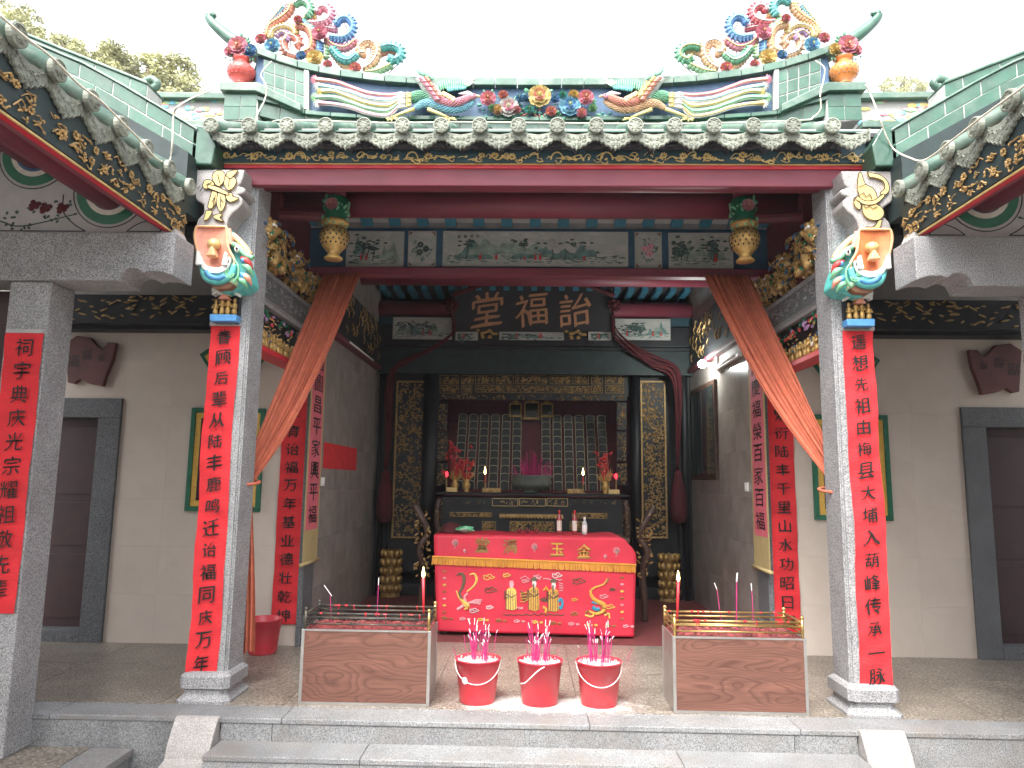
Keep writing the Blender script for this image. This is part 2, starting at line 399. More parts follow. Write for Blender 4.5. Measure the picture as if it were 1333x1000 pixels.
# paving slabs of speckled granite, with open joints
def slab(x0, x1, y0, y1, z, th, mat, parent, name='paving_slab', g=.0015, bev=.002):
    b = MB(); b.box(x0+g, x1-g, y0+g, y1-g, z-th, z); return b.build(name, mat, parent, bevel=bev)
xs = [-5.6, -4.9, -3.75, -2.6, -1.75, -.75, .3, 1.2, 2.1, 3.1, 4.2, 5.6]
ys = [.004, 1.05, 2.08]
for i in range(len(xs)-1):
    for j in range(2): slab(xs[i], xs[i+1], ys[j], ys[j+1], 0, .06, M['terrazzo'], porch)
b = MB(); b.box(-2.2, 2.2, 2.082, 6.0, -.03, .004); struct('hall_floor', b, M['carpet'])
# edge stones and risers of the raised porch
st = MB(); st.box(-3.2, 3.2, -.24, .0, -.44, -.09); steps = struct('porch_steps', st, M['concrete'])
for x0, x1 in ((-5.6, -3.2), (-3.2, -1.66), (-1.66, .35), (.35, 1.7), (1.7, 3.3), (3.3, 5.6)):
    slab(x0, x1, -.262, .003, .0, .035, M['granite_step'], steps, 'edge_stone', bev=.006)
for x0, x1 in ((-5.6, -2.36), (-2.06, -1.72), (-1.72, 1.66), (1.66, 2.06), (2.36, 5.6)):
    slab(x0, x1, -.255, -.2, -.036, .40 if abs(x0+x1) > 5 else .115, M['granite_step'], steps, 'riser_stone', bev=.003)
for x0, x1 in ((-2.06, -1.08), (-1.08, .9), (.9, 2.06)):
    slab(x0, x1, -.515, -.235, -.145, .035, M['granite_step'], steps, 'step_stone', bev=.006)
    slab(x0, x1, -.508, -.45, -.181, .12, M['granite_step'], steps, 'riser_stone', bev=.003)
for x0, x1 in ((-2.06, -.6), (-.6, 1.2), (1.2, 2.06)):
    slab(x0, x1, -.80, -.49, -.285, .14, M['granite_step'], steps, 'step_stone', bev=.006)
# low gallery floors to either side
for s in (-1, 1):
    b = MB(); b.box(min(s*2.72, s*6), max(s*2.72, s*6), -4.6, -.27, -.42, -.24); fl = struct('gallery_floor', b, M['concrete'])
    for k in range(5):
        y1 = -.262-k*.9; slab(min(s*2.9, s*3.3), max(s*2.9, s*3.3), y1-.9, y1, -.2, .05, M['terrazzo'], fl)
        slab(min(s*3.3, s*4.6), max(s*3.3, s*4.6), y1-.9, y1, -.2, .05, M['terrazzo'], fl)
        slab(min(s*2.62, s*2.9), max(s*2.62, s*2.9), y1-.9, y1, -.2, .05, M['granite_step'], fl, 'edge_stone', bev=.006)
        slab(min(s*2.64, s*2.70), max(s*2.64, s*2.70), y1-.9, y1, -.252, .17, M['granite_step'], fl, 'riser_stone', bev=.003)
# scrolled cheek stones of the steps
for s in (-1, 1):
    b = mb(s > 0)
    prof = [(-.235, .004), (-.262, .006), (-.285, -.004)]
    prof += [(-.285-.17*math.sin(t*PI/2*.9)**1.0*.55-.02*t, -.004-.215*t) for t in [i/8 for i in range(1, 9)]]
    prof += [(-.46, -.235), (-.52, -.245), (-.55, -.262), (-.56, -.285), (-.55, -.308), (-.52, -.32), (-.60, -.325), (-.60, -.424), (-.235, -.424)]
    b.prism(prof, -2.352, -2.068, plane='yz')
    side = 'left' if s < 0 else 'right'
    b.build('cheek_stone', M['granite_light'], None, bevel=.008, label='pale scrolled stone cheek at the %s end of the front steps' % side, cat='step cheek', group='pale cheek stones beside the steps')

# ---------------------------------------------------------------- side bay walls with tiles
for s in (-1, 1):
    side = 'left' if s < 0 else 'right'; mir = s > 0
    wl = thing('bay_wall', 'cream tiled wall of the %s side bay with granite door frame' % side, 'wall', (s*3.4, 1.8, 0), 'tiled side bay walls')
    b = mb(mir); b.box(-4.06, -2.3, 1.84, 2.04, 0, 3.05); b.box(-6.0, -5.62, 1.84, 2.04, 0, 3.05); b.box(-5.62, -4.06, 1.84, 2.04, 2.3, 3.05)
    b.box(-6.0, -2.3, 1.9, 2.04, 3.05, 4.2); b.build('wall', M['lime'], wl)
    # tiles: 0.6 m wide, 0.45 high
    zs = [0, .45, .9, 1.35, 1.8, 2.25, 2.7, 3.05]; txs = [-4.078, -3.6, -2.9, -2.235]
    for i in range(3):
        for j in range(7):
            x0, x1, z0, z1 = txs[i], txs[i+1], zs[j], zs[j+1]
            t = mb(mir); t.box(x0+.0005, x1-.0005, 1.8, 1.838, z0+.0005, z1-.0005); t.build('wall_tile', M['tile_wall'], wl)
    for j in range(7):
        z0, z1 = zs[j], zs[j+1]
        for x0, x1 in ((-6.0, -5.82),):
            t = mb(mir); t.box(x0+.0005, x1-.0005, 1.8, 1.838, z0+.0005, z1-.0005); t.build('wall_tile', M['tile_wall'], wl)
        if z0 >= 2.25:
            zz = max(z0, 2.32); t = mb(mir); t.box(-5.82+.0008, -4.078-.0008, 1.8, 1.838, zz, z1-.0008); t.build('wall_tile', M['tile_wall'], wl)
    # door frame stones
    for nm, x0, x1, z0, z1 in (('frame_post', -4.30, -4.08, 0, 2.13), ('frame_post', -5.82, -5.6, 0, 2.13), ('frame_lintel', -5.82, -4.08, 2.132, 2.32), ('threshold_stone', -5.598, -4.302, 0, .11)):
        t = mb(mir); t.box(x0, x1, 1.775, 1.97, z0, z1); t.build(nm, M['granite_dark'], wl, bevel=.005)
    # double door
    dr = thing('double_door', 'dark red double door with ring handles in the %s side bay' % side, 'door', (s*4.95, 1.95, 0), 'dark red side doors')
    for k in range(2):
        x0 = -5.598+k*.648
        t = mb(mir); t.box(x0+.004, x0+.644, 1.92, 1.96, .115, 2.13)
        for z0, z1 in ((.2, .8), (.88, 1.3), (1.38, 2.05)): t.box(x0+.07, x0+.58, 1.908, 1.92, z0, z1)
        leaf = t.build('door_leaf', M['door_red'], dr, bevel=.003)
        t = mb(mir); xx = x0+(.06 if k else .585)
        t.lathe([(.03, 1.9), (.022, 1.89), (.008, 1.885)], (xx, 0, 1.22), 12, axis='y'); t.tube([(xx+.03*math.cos(a), 1.885, 1.20+.03*math.sin(a)) for a in [i*PI/6 for i in range(13)]], .004, 5, cap=False)
        t.build('handle', M['brass'], leaf, smooth=True)
    # board over the door: scrolled like an opened book
    t = mb(mir)
    out = pxz([(86, 446), (100, 437), (118, 440), (128, 452), (133, 455), (140, 446), (151, 446), (147, 468), (138, 490), (134, 503), (118, 500), (104, 494), (96, 500), (88, 498)], 1.75)
    out = [(x, z) for x, z in out]; t.prism(out, 1.745, 1.795); bd = t.build('name_board', M['board_brown'], None, bevel=.008,
        label='dark red scroll shaped board over the %s side door' % side, cat='board', group='scroll shaped boards over the side doors')
    t = mb(mir)
    for px, py, sz in ((95, 470, .12), (113, 462, .1), (132, 466, .07)):
        p = at(px, py, 1.745); brush(t, '福', lambda u, v, w_, p=p: (p.x+u, 1.743-w_, p.z+v), sz)
    t.build('lettering', M['door_red'], bd)
    # lattice window
    wd = thing('lattice_window', 'square window with green and yellow border beside the %s red banner column' % side, 'window', (s*3.0, 1.79, 1.23), 'green and yellow bordered windows')
    X0, X1, Z0, Z1 = -3.375, -2.645, 1.235, 2.235
    def ring(b, x0, x1, z0, z1, wd_, y0, y1):
        b.box(x0, x1, y0, y1, z1-wd_, z1); b.box(x0, x1, y0, y1, z0, z0+wd_); b.box(x0, x0+wd_, y0, y1, z0+wd_+.0005, z1-wd_-.0005); b.box(x1-wd_, x1, y0, y1, z0+wd_+.0005, z1-wd_-.0005)
    t = mb(mir); ring(t, X0, X1, Z0, Z1, .045, 1.765, 1.8); t.build('green_border', PAL['dgreen'], wd, bevel=.004)
    t = mb(mir); ring(t, X0+.046, X1-.046, Z0+.046, Z1-.046, .055, 1.775, 1.8); t.build('yellow_border', PAL['gold'], wd, bevel=.004)
    t = mb(mir); ring(t, X0+.102, X1-.102, Z0+.102, Z1-.102, .035, 1.77, 1.8); t.build('inner_frame', M['door_red'], wd, bevel=.003)
    t = mb(mir); t.box(X0+.137, X1-.137, 1.796, 1.8, Z0+.137, Z1-.137); t.build('dark_backing', M['wood_black'], wd)  # black sheet on the wall stands in for the dark of an opening
    t = mb(mir)
    for k in range(1, 6): xx = X0+.137+k*(X1-X0-.274)/6; t.box(xx-.009, xx+.009, 1.776, 1.79, Z0+.138, Z1-.138)
    for k in range(1, 7): zz = Z0+.137+k*(Z1-Z0-.274)/7; t.box(X0+.138, X1-.138, 1.78, 1.786, zz-.007, zz+.007)
    t.build('lattice', M['door_red'], wd)
    # kite shaped plaque above the window
    kp = thing('kite_plaque', 'kite shaped plaque with green and yellow edge above the %s window' % side, 'plaque', (s*3.0, 1.79, 2.5), 'kite shaped plaques')
    K = [(-3.34, 2.77), (-3.24, 2.84), (-3.0, 2.87), (-2.76, 2.84), (-2.66, 2.77), (-2.83, 2.52), (-3.0, 2.33), (-3.17, 2.52)]
    for nm, f, y, mt in (('green_border', 1, 1.775, PAL['dgreen']), ('yellow_border', .84, 1.768, PAL['gold']), ('inner_border', .66, 1.761, M['wood_brown']), ('centre_panel', .52, 1.754, M['lime'])):
        t = mb(mir); t.prism([(-3.0+(x+3.0)*f, 2.64+(z-2.64)*f) for x, z in K], y, y+.024); t.build(nm, mt, kp)

    # the hall's own side wall, plastered, with its granite corner post
    hw = thing('hall_wall', 'dark polished tile wall on the %s inside the hall' % side, 'wall', (s*2.24, 4, 0), 'tiled walls inside the hall')
    t = mb(mir); t.box(-2.32, -2.215, 2.085, 6.05, 0, 4.3); t.build('wall', M['mortar'], hw)
    for i in range(6):
        for j in range(9):
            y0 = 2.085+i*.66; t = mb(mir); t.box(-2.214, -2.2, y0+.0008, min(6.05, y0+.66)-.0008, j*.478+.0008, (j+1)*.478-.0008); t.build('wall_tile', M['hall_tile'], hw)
    t = mb(mir); t.box(-2.234, -2.185, 1.76, 2.083, 0, 3.6); t.box(-2.23, -2.16, 1.80, 2.083, 0, .28); t.build('corner_post', M['granite_dark'], hw, bevel=.006)

b = MB(); b.box(-2.3, 2.3, 6.05, 6.2, 0, 4.4)
b.build('back_wall', M['roof_dark'], None, label='dark back wall behind the ancestral shrine', cat='wall')

# ---------------------------------------------------------------- granite columns with red banners
def pedestal(b):
    X0, X1, Y0, Y1 = -2.5, -2.125, .0, .42
    def ringz(e, z, c=.035):
        x0, x1, y0, y1 = X0-e, X1+e, Y0-e, Y1+e
        return [(x0+c, y0, z), (x1-c, y0, z), (x1, y0+c, z), (x1, y1-c, z), (x1-c, y1, z), (x0+c, y1, z), (x0, y1-c, z), (x0, y0+c, z)]
    prof = [(.0, 0), (.0, .018), (-.012, .03), (-.035, .055), (-.04, .085), (-.022, .095), (-.012, .10), (-.012, .175), (-.03, .195), (-.06, .205)]
    vs = []
    for e, z in prof: vs += ringz(e, z)
    k = len(prof); fs = [(i*8+j, i*8+(j+1) % 8, (i+1)*8+(j+1) % 8, (i+1)*8+j) for i in range(k-1) for j in range(8)] + [tuple(range((k-1)*8, k*8))]
    b.add(vs, fs)
TEXTL = '眷顾后辈从陆丰鹿鸣迁诒福同庆万年'; TEXTR = '遥想先祖由梅县大埔入葫峰传承一脉'
for s in (-1, 1):
    side = 'left' if s < 0 else 'right'; mir = s > 0
    co = thing('stone_column', 'grey granite column on a moulded base, %s of the hall front' % side, 'column', (s*2.31, .2, 0), 'granite columns carrying red banners')
    t = mb(mir); pedestal(t); t.build('pedestal', M['granite'], co)
    t = mb(mir)
    x0, x1, y0, y1, c = -2.455, -2.175, .075, .355, .022
    sec = [(x0+c, y0), (x1-c, y0), (x1-c, y0+c*.6), (x1-c*.5, y0+c*.6), (x1-c*.5, y0+c), (x1, y0+c), (x1, y1), (x0, y1), (x0, y0+c), (x0+c*.5, y0+c), (x0+c*.5, y0+c*.6), (x0+c, y0+c*.6)]
    t.prism(sec, .2, 3.85, plane='xy'); t.build('shaft', M['granite'], co)
    # banner hanging on the front, slightly rippled
    bn = thing('red_banner', ('red couplet banner on the left front column beginning 眷顾' if s < 0 else 'red couplet banner on the right front column beginning 遥想'), 'banner', (s*2.35, .06, 2.7), 'red couplet banners')
    bx0, bx1, bz0, bz1 = -2.462, -2.24, .185, 2.685
    def sway(z, s=s): return .006*math.sin(z*3.1+s)+.004*math.sin(z*7+2*s)
    def cl(u, v, s=s):
        z = lerp(bz0, bz1, v); x = lerp(bx0, bx1, u)
        return (x+sway(z), .066-.006*math.sin(z*9+u*2+s)*(.4+.6*abs(u-.5)*2)-.003*math.sin(z*31+u*5), z)
    t = mb(mir); t.grid(cl, 8, 90); t.build('cloth', M['red_cloth'], bn, smooth=True)
    t = mb(mir); t.box(bx0-.006, bx1+.006, .055, .075, bz1, bz1+.03); t.build('hanging_strip', M['granite_light'], bn, bevel=.003)
    t = MB(); txt = TEXTL if s < 0 else TEXTR; n = len(txt)
    for i, ch in enumerate(txt):
        z = bz1-.085-i*(bz1-bz0-.16)/(n-1)
        cx = -s*0+(s*-1)*((bx0+bx1)/2+sway(z))*1.0
        cx = ((bx0+bx1)/2+sway(z))*(1 if s < 0 else -1)
        sz = .106*(1+.10*math.sin(i*2.3))
        brush(t, ch, lambda u, v, w_, cx=cx, z=z: (cx+u, .052-w_, z+v), sz, slant=.13, nib=.055)
    t.build('lettering', M['ink'], bn)

# inner banners on the corners of the hall opening
for s, txt in ((-1, '长孝育诒福万年基业德壮乾坤'), (1, '人繁衍陆丰千里山水功昭日月')):
    side = 'left' if s < 0 else 'right'; mir = s > 0
    bn = thing('red_banner', 'narrow red banner on the wall just outside the hall, %s of the opening' % side, 'banner', (s*2.33, 1.78, 2.7), 'red couplet banners')
    t = mb(mir); t.grid(lambda u, v: (lerp(-2.475, -2.235, u), 1.782-.006*math.sin(v*19+u*3)-.004*math.sin(v*57), lerp(.2, 2.72, v)), 6, 70); t.build('cloth', M['red_cloth'], bn, smooth=True)
    t = MB(); n = len(txt)
    for i, ch in enumerate(txt):
        z = 2.36-i*(2.08)/(n-1) if s < 0 else 2.40-i*2.1/(n-1)
        brush(t, ch, lambda u, v, w_, z=z: (s*2.355+u, 1.764-w_, z+v), .112, slant=.03, nib=.045, wid=1.12)
    t.build('lettering', M['ink'], bn)
    # hanging scroll on pink paper, just inside
    sc = thing('hanging_scroll', 'pink and yellow calligraphy scroll on the %s hall wall' % side, 'scroll', (s*2.17, 1.95, .75), 'calligraphy scrolls')
    xx = s*2.168
    t = MB(); t.box(min(xx, xx+s*.006), max(xx, xx+s*.006), 1.66, 2.12, .77, 2.95); t.build('mount', M['scroll_paper'], sc)
    t = MB(); t.box(min(xx-s*.002, xx-s*.0002), max(xx-s*.002, xx-s*.0002), 1.69, 2.07, 1.07, 2.85); t.build('pink_sheet', M['pink_paper'], sc)
    t = MB(); t.tube([(xx, 1.61, .76), (xx, 2.17, .76)], .018, 8); t.build('roller', M['scroll_paper'], sc, smooth=True)
    t = MB()
    for i, ch in enumerate('國圖昌平家興平福' if s < 0 else '萬慶福榮百家百福'):
        z = 2.72-i*.215
        brush(t, ch, lambda u, v, w_, z=z: (xx-s*.004-s*w_, 1.885-s*u*1.6, z+v), .165, slant=0, nib=.04)
    t.build('lettering', M['ink'], sc)
DRIP = [(-.143, .055), (-.142, -.050), (-.128, -.058), (-.116, -.052), (-.104, -.074), (-.084, -.078), (-.070, -.100), (-.046, -.104), (-.030, -.124), (-.010, -.120), (0, -.142), (.010, -.120), (.030, -.124), (.046, -.104), (.070, -.100), (.084, -.078), (.104, -.074), (.116, -.052), (.128, -.058), (.142, -.050), (.143, .055), (.115, .030), (.07, .006), (0, -.006), (-.07, .006), (-.115, .030)]
def drip_relief(b, put):
    '''curled tendrils in relief on a drip tile; put(u, z) gives the point'''
    for sg in (-1, 1):
        for (cu, cz, R, a0, tr) in ((.100, -.020, .026, 0, 6.5), (.058, -.055, .026, 1, 6.5), (.022, -.090, .019, 2, 6), (.022, -.040, .017, 3, 6), (.128, .012, .012, 1, 5), (.125, -.04, .010, 2, 5), (.06, -.02, .012, 4, 5)):
            b.tube([put(sg*(cu+R*(1-.12*i)*math.cos(a0+i*.9)), cz+R*(1-.12*i)*math.sin(a0+i*.9)) for i in range(int(tr)+1)], .0036, 4)
    edge = DRIP[:21]; b.tube([put(u*.95, z*.93) for u, z in edge[1:20]], .0036, 4, cap=False)
# ---------------------------------------------------------------- gallery (wing) columns, beams, gables
def wing_arc(b, cx, cz, r0, r1, y0, y1, mi, a0=PI, a1=2*PI, n=18):
    pts = [(cx+r1*math.cos(lerp(a0, a1, i/n)), cz+r1*math.sin(lerp(a0, a1, i/n))) for i in range(n+1)]
    pin = [(cx+r0*math.cos(lerp(a1, a0, i/n)), cz+r0*math.sin(lerp(a1, a0, i/n))) for i in range(n+1)]
    b.prism(pts+pin, y0, y1, mi)
EZ, EX = 3.6, -2.5     # eave disc height and position of the gallery roofs
SL = .56
for s in (-1, 1):
    side = 'left' if s < 0 else 'right'; mir = s > 0
    gc = thing('gallery_column', 'square granite column of the %s gallery at the picture edge' % side, 'column', (s*3.45, -.3, -.2), 'gallery columns')
    t = mb(mir); t.box(-3.6, -3.315, -.5, -.24, -.2, 2.86); t.build('shaft', M['granite'], gc, bevel=.008)
    t = mb(mir)
    pr = [(-2.475, 2.90), (-2.475, 3.2), (-6, 3.2), (-6, 2.862), (-2.84, 2.862), (-2.84, 2.88), (-2.815, 2.93), (-2.77, 2.95), (-2.715, 2.945), (-2.68, 2.915), (-2.64, 2.93), (-2.55, 2.925)]
    t.prism(pr, -.53, -.25); t.build('stone_beam', M['granite'], None, bevel=.008, label='thick granite beam with notched end crossing the %s gallery' % side, cat='beam', group='granite beams of the galleries')
    if s < 0:
        bn = thing('red_banner', 'red banner beginning 祠宇 on the column at the left picture edge', 'banner', (-3.42, -.51, 2.5), 'red couplet banners')
        def c2(u, v):
            z = lerp(.68, 2.5, v); return (lerp(-3.585, -3.325, u), -.51-.006*math.sin(z*8+u*2)-.003*math.sin(z*29), z)
        t = MB(); t.grid(c2, 6, 60); t.build('cloth', M['red_cloth'], bn, smooth=True)
        t = MB(); t.box(-3.58, -3.33, -.52, -.502, 2.5, 2.525); t.build('hanging_strip', M['white_paint'], bn)
        t = MB()
        for i, ch in enumerate('祠宇典庆光宗耀祖敬先辈'):
            z = 2.40-i*.157; brush(t, ch, lambda u, v, w_, z=z: (-3.44+u, -.524-w_, z+v), .115, slant=.05, nib=.034)
        t.build('lettering', M['ink'], bn)
    # painted gable above the beam
    gb = thing('painted_gable', 'cream painted gable with green arcs and red flowers above the %s beam' % side, 'wall panel', (s*3.5, -.42, 3.2), 'painted gables')
    t = mb(mir)
    t.prism([(-2.5, 3.2), (-2.55, 3.3), (-6, 3.3+3.45*SL), (-6, 3.2)], -.45, -.3); t.build('panel', M['white_paint'], gb)
    for cx, cz, R in ((-3.0, 3.52, .17), (-3.56, 3.80, .17), (-4.12, 4.08, .17)):
        t = mb(mir); wing_arc(t, cx, cz, R, R+.065, -.456, -.45, 0, 1.0*PI, 2.05*PI); t.build('green_arc', PAL['dgreen'], gb)
        t = mb(mir); wing_arc(t, cx, cz, R-.035, R, -.459, -.45, 0, 1.0*PI, 2.05*PI); t.build('white_arc', PAL['cream'], gb)
        t = mb(mir); wing_arc(t, cx, cz, R-.07, R-.035, -.462, -.45, 0, 1.0*PI, 2.05*PI); t.build('dark_arc', PAL['navy'], gb)
        t = mb(mir); wing_arc(t, cx, cz, R+.085, R+.092, -.453, -.45, 0, .95*PI, 2.1*PI); t.build('black_line', PAL['black'], gb)
    t = mb(mir)
    t.bar((-3.15, -.452, 3.235), (-6, -.452, 3.235), .006, .006); t.bar((-2.62, -.452, 3.235), (-2.86, -.452, 3.235), .006, .006)
    t.tube(smooth_path([(-2.62, -.452, 3.235), (-2.64, -.452, 3.29), (-2.72, -.452, 3.31), (-2.80, -.452, 3.28), (-2.86, -.452, 3.235)]), .004, 4)
    t.tube(smooth_path([(-3.15, -.452, 3.235), (-3.24, -.452, 3.29), (-3.32, -.452, 3.38), (-3.33, -.452, 3.5)]), .004, 4)
    t.build('black_line', PAL['black'], gb)
    r = random.Random(3)
    for fx, fz in ((-3.53, 3.42), (-3.45, 3.40), (-3.33, 3.40), (-4.1, 3.5), (-4.3, 3.42)):
        if fx < -3.4 and fx > -3.5: pass
        t = mb(mir)
        for k in range(9): a = k*2.4; t.blob((fx+.02*math.cos(a)*(k*.22), -.456, fz+.02*math.sin(a)*(k*.2)), (.02, .006, .018), 0)
        t.build('red_flower', M['red_cloth_dark'], gb)
    t = mb(mir)
    for k in range(70):
        a = r.uniform(-4.4, -3.22); z = 3.29+.03*math.sin(a*9)+r.uniform(-.04, .13)*(1 if a > -3.9 else .8)
        an = r.uniform(0, 6.28); dx, dz = .026*math.cos(an), .026*math.sin(an); t.oblob((a, -.453, z), (a+dx, -.453, z+dz), .008)
    t.tube(smooth_path([(-4.4, -.452, 3.33), (-4.1, -.452, 3.28), (-3.8, -.452, 3.31), (-3.6, -.452, 3.27), (-3.22, -.452, 3.36)]), .005, 4)
    t.build('painted_leaves', M['tree_paint'], gb)
    # roof of the gallery
    gr = thing('gallery_roof', 'green tiled roof of the %s gallery with clay disc tile ends' % side, 'roof', (s*3.5, -2, 3.6), 'gallery roofs')
    Y0, Y1 = -4.6, -.1
    def rz(x, base=0): return EZ-.06+(-2.52-x)*SL+base
    t = mb(mir); t.prism([(-2.60, rz(-2.6, -.03)), (-6.2, rz(-6.2, -.03)), (-6.2, rz(-6.2, .01)), (-2.60, rz(-2.6, .01))], Y0, Y1); t.build('roof_deck', M['roof_dark'], gr)
    t = mb(mir); t.prism([(-2.62, rz(-2.62, -.06)), (-6.2, rz(-6.2, -.06)), (-6.2, rz(-6.2, -.032)), (-2.62, rz(-2.62, -.032))], Y0+.02, -.46); t.build('ceiling_boards', M['red_dull'], gr)
    for x, z, R in ((-3.0, 3.50, .115), (-3.56, 3.80, .115), (-4.12, 4.10, .115)):
        t = mb(mir); t.tube([(x, Y0, z), (x, -.30, z)], R, 14); t.build('purlin', M['beam_red'], gr, smooth=True)
    t = mb(mir); t.box(-2.60, -2.56, Y0, -.28, 3.235, 3.46); t.build('fascia_board', M['red_bright'], gr, bevel=.004)
    t = mb(mir); t.prism([(-2.60, 3.235), (-2.92, 3.42), (-2.92, 3.445), (-2.60, 3.26)], Y0, -.455); t.build('soffit', M['beam_red'], gr)
    t = mb(mir); t.box(-2.556, -2.545, Y0, -.28, 3.235, 3.245); t.build('gilt_edge', M['gold_pale'], gr)
    t = mb(mir); t.box(-2.556, -2.54, Y0, -.28, 3.25, 3.50); t.build('dark_board', M['dark_board'], gr)
    # carved gilt foliage on the fascia
    cv = mb(mir); r = random.Random(11)
    vine(cv, lambda u, z, d: (-2.536+d, u, z), Y0+.05, -.36, 3.265, .10, r); vine(cv, lambda u, z, d: (-2.536+d, u, z), Y0+.08, -.40, 3.36, .08, r, 1.6)
    cv.build('gilt_carving', M['gold_old'], gr)
    # tile rolls, discs and drip tiles: shared meshes
    dm = MB(); dm.lathe([(.058, 0), (.060, .008), (.060, .030), (.050, .034), (.046, .028), (.030, .028), (.028, .032), (.010, .034)], (0, 0, 0), 20, axis='x')
    for k in range(7): a = k*2*PI/7; dm.blob((.030, .038*math.cos(a), .038*math.sin(a)), (.006, .009, .005)); dm.blob((.032, .018*math.cos(a), .018*math.sin(a)), (.005, .006, .006))
    disc_me = dm.mesh('disc', M['clay'])
    rm = MB(); L = 1.55 
    rm.tube([(.0, 0, 0), (-.33, 0, .33*SL), (-.34, 0, .34*SL), (-.67, 0, .67*SL), (-.68, 0, .68*SL), (-1.0, 0, SL), (-1.01, 0, 1.01*SL), (-L, 0, L*SL)], [.054, .050, .056, .050, .056, .05, .056, .05], 12)
    roll_me = rm.mesh('tile_roll', M['green_roll'], True)
    dr = MB()
    A = [(-.145, .045), (-.10, .02), (-.05, -.035), (-.02, -.075), (0, -.10), (.02, -.075), (.05, -.035), (.10, .02), (.145, .045)]
    A = DRIP
    dr.prism(A, -.006, .010, plane='yz')
    drip_relief(dr, lambda u, z: (.012, u, z))
    drip_me = dr.mesh('drip_tile', M['clay'])
    k = 0; yy = -.36
    while yy > Y0+.1:
        for nm, me, dy in (('disc', disc_me, 0), ('tile_roll', roll_me, 0), ('drip_tile', drip_me, -.145)):
            o = link(nm, me, None); o.parent = gr
            o.matrix_parent_inverse = Matrix.Identity(4)
            Rz = Matrix.Rotation(0 if s < 0 else PI, 4, 'Z')
            o.location = Vector((s*(2.5+(.0 if nm != 'drip_tile' else .03)), yy+dy*(1), EZ-(.045 if nm == 'drip_tile' else 0))) - Vector((s*3.5, -2, 3.6))
            o.rotation_euler = (0, 0, 0 if s < 0 else PI)
        yy -= .29; k += 1
    # verge ridge of green bricks running down the end of the roof, two tiers with white joints
    vg = thing('verge_ridge', 'stepped green glazed brick ridge running down the end of the %s gallery roof' % side, 'roof ridge', (s*3.3, -.05, 4.2), 'green glazed verge ridges')
    def tier(xa, xb, tab, h, n, yo, hw_, cap):
        """courses of bricks climbing from xa to xb along the curve tab"""
        def Z(x): return interp(-x, tab)
        def X(u): return lerp(xa, xb, u)
        for row in range(2):
            cuts = [0]+[(i+.5*row)/n for i in range(1-row, n)]+[1]
            for u0, u1 in zip(cuts, cuts[1:]):
                a, c_ = X(u0)-.004, X(u1)+.004; lo, hi = (0, h*.48) if row == 0 else (h*.51, h)
                t = mb(mir); t.prism([(a, Z(a)+lo), (c_, Z(c_)+lo), (c_, Z(c_)+hi), (a, Z(a)+hi)], yo-hw_, yo+hw_); t.build('glazed_brick', M['green_glaze'], vg, bevel=.003)
        q = [X(k/8) for k in range(9)]
        t = mb(mir); t.prism([(x, Z(x)+.004) for x in q]+[(x, Z(x)+h-.004) for x in q[::-1]], yo-hw_+.004, yo+hw_-.004); t.build('mortar_core', M['mortar'], vg)
        t = mb(mir); t.prism([(x, Z(x)+h+.003) for x in q]+[(x, Z(x)+h+cap) for x in q[::-1]], yo-hw_-.015, yo+hw_+.015); t.build('coping', M['green_roll'], vg, bevel=.006)
    tier(-2.56, -5.0, [(2.56, 3.90), (3.4, 4.40), (5.0, 5.09)], .22, 9, -.03, .13, .022)
    tier(-3.02, -5.0, [(3.02, 4.34), (3.8, 4.66), (5.0, 5.16)], .20, 7, .03, .11, .025)
    t = mb(mir)   # upturned lower end
    t.prism([(-2.44, 3.86), (-2.60, 3.86), (-2.60, 4.18), (-2.50, 4.16), (-2.42, 4.02)], -.16, .14); t.build('end_block', M['green_glaze'], vg, bevel=.01)
    t = mb(mir); t.tube(smooth_path([(-3.06, .02, 4.55), (-3.00, .02, 4.60), (-3.04, .02, 4.645), (-3.09, .02, 4.63), (-3.11, .02, 4.60)]), .030, 8); t.build('scroll_end', M['green_roll'], vg, smooth=True)
    # gable end wall between gallery roof and porch
    t = mb(mir); t.prism([(-2.56, 3.46), (-6, 3.46), (-6, 5.35), (-5, 5.06), (-3.4, 4.38), (-2.56, 3.90)], -.28, -.05); t.build('end_wall', M['dark_board'], vg)
    # rear gallery wall, far side from the court
    t = mb(mir); t.box(-6.2, -6.0, -4.6, .1, -.42, 5.4); t.build('gallery_wall', M['lime'], None, label='plain plaster rear wall of the %s gallery' % side, cat='wall', group='gallery rear walls')
    t = mb(mir); t.box(-5.0, -3.75, -.24, -.18, -.2, 2.86); t.build('gallery_screen', M['door_red'], None, label='dark red timber screen beside the %s gallery column' % side, cat='screen', group='dark red timber screens')

# cables along the eaves
def cable(pts, label, r=.006, mat='cable'):
    t = MB(); t.tube(smooth_path(pts, 6), r, 5); t.build('cable', M[mat], None, smooth=True, label=label, cat='cable', group='white cables on the roof')
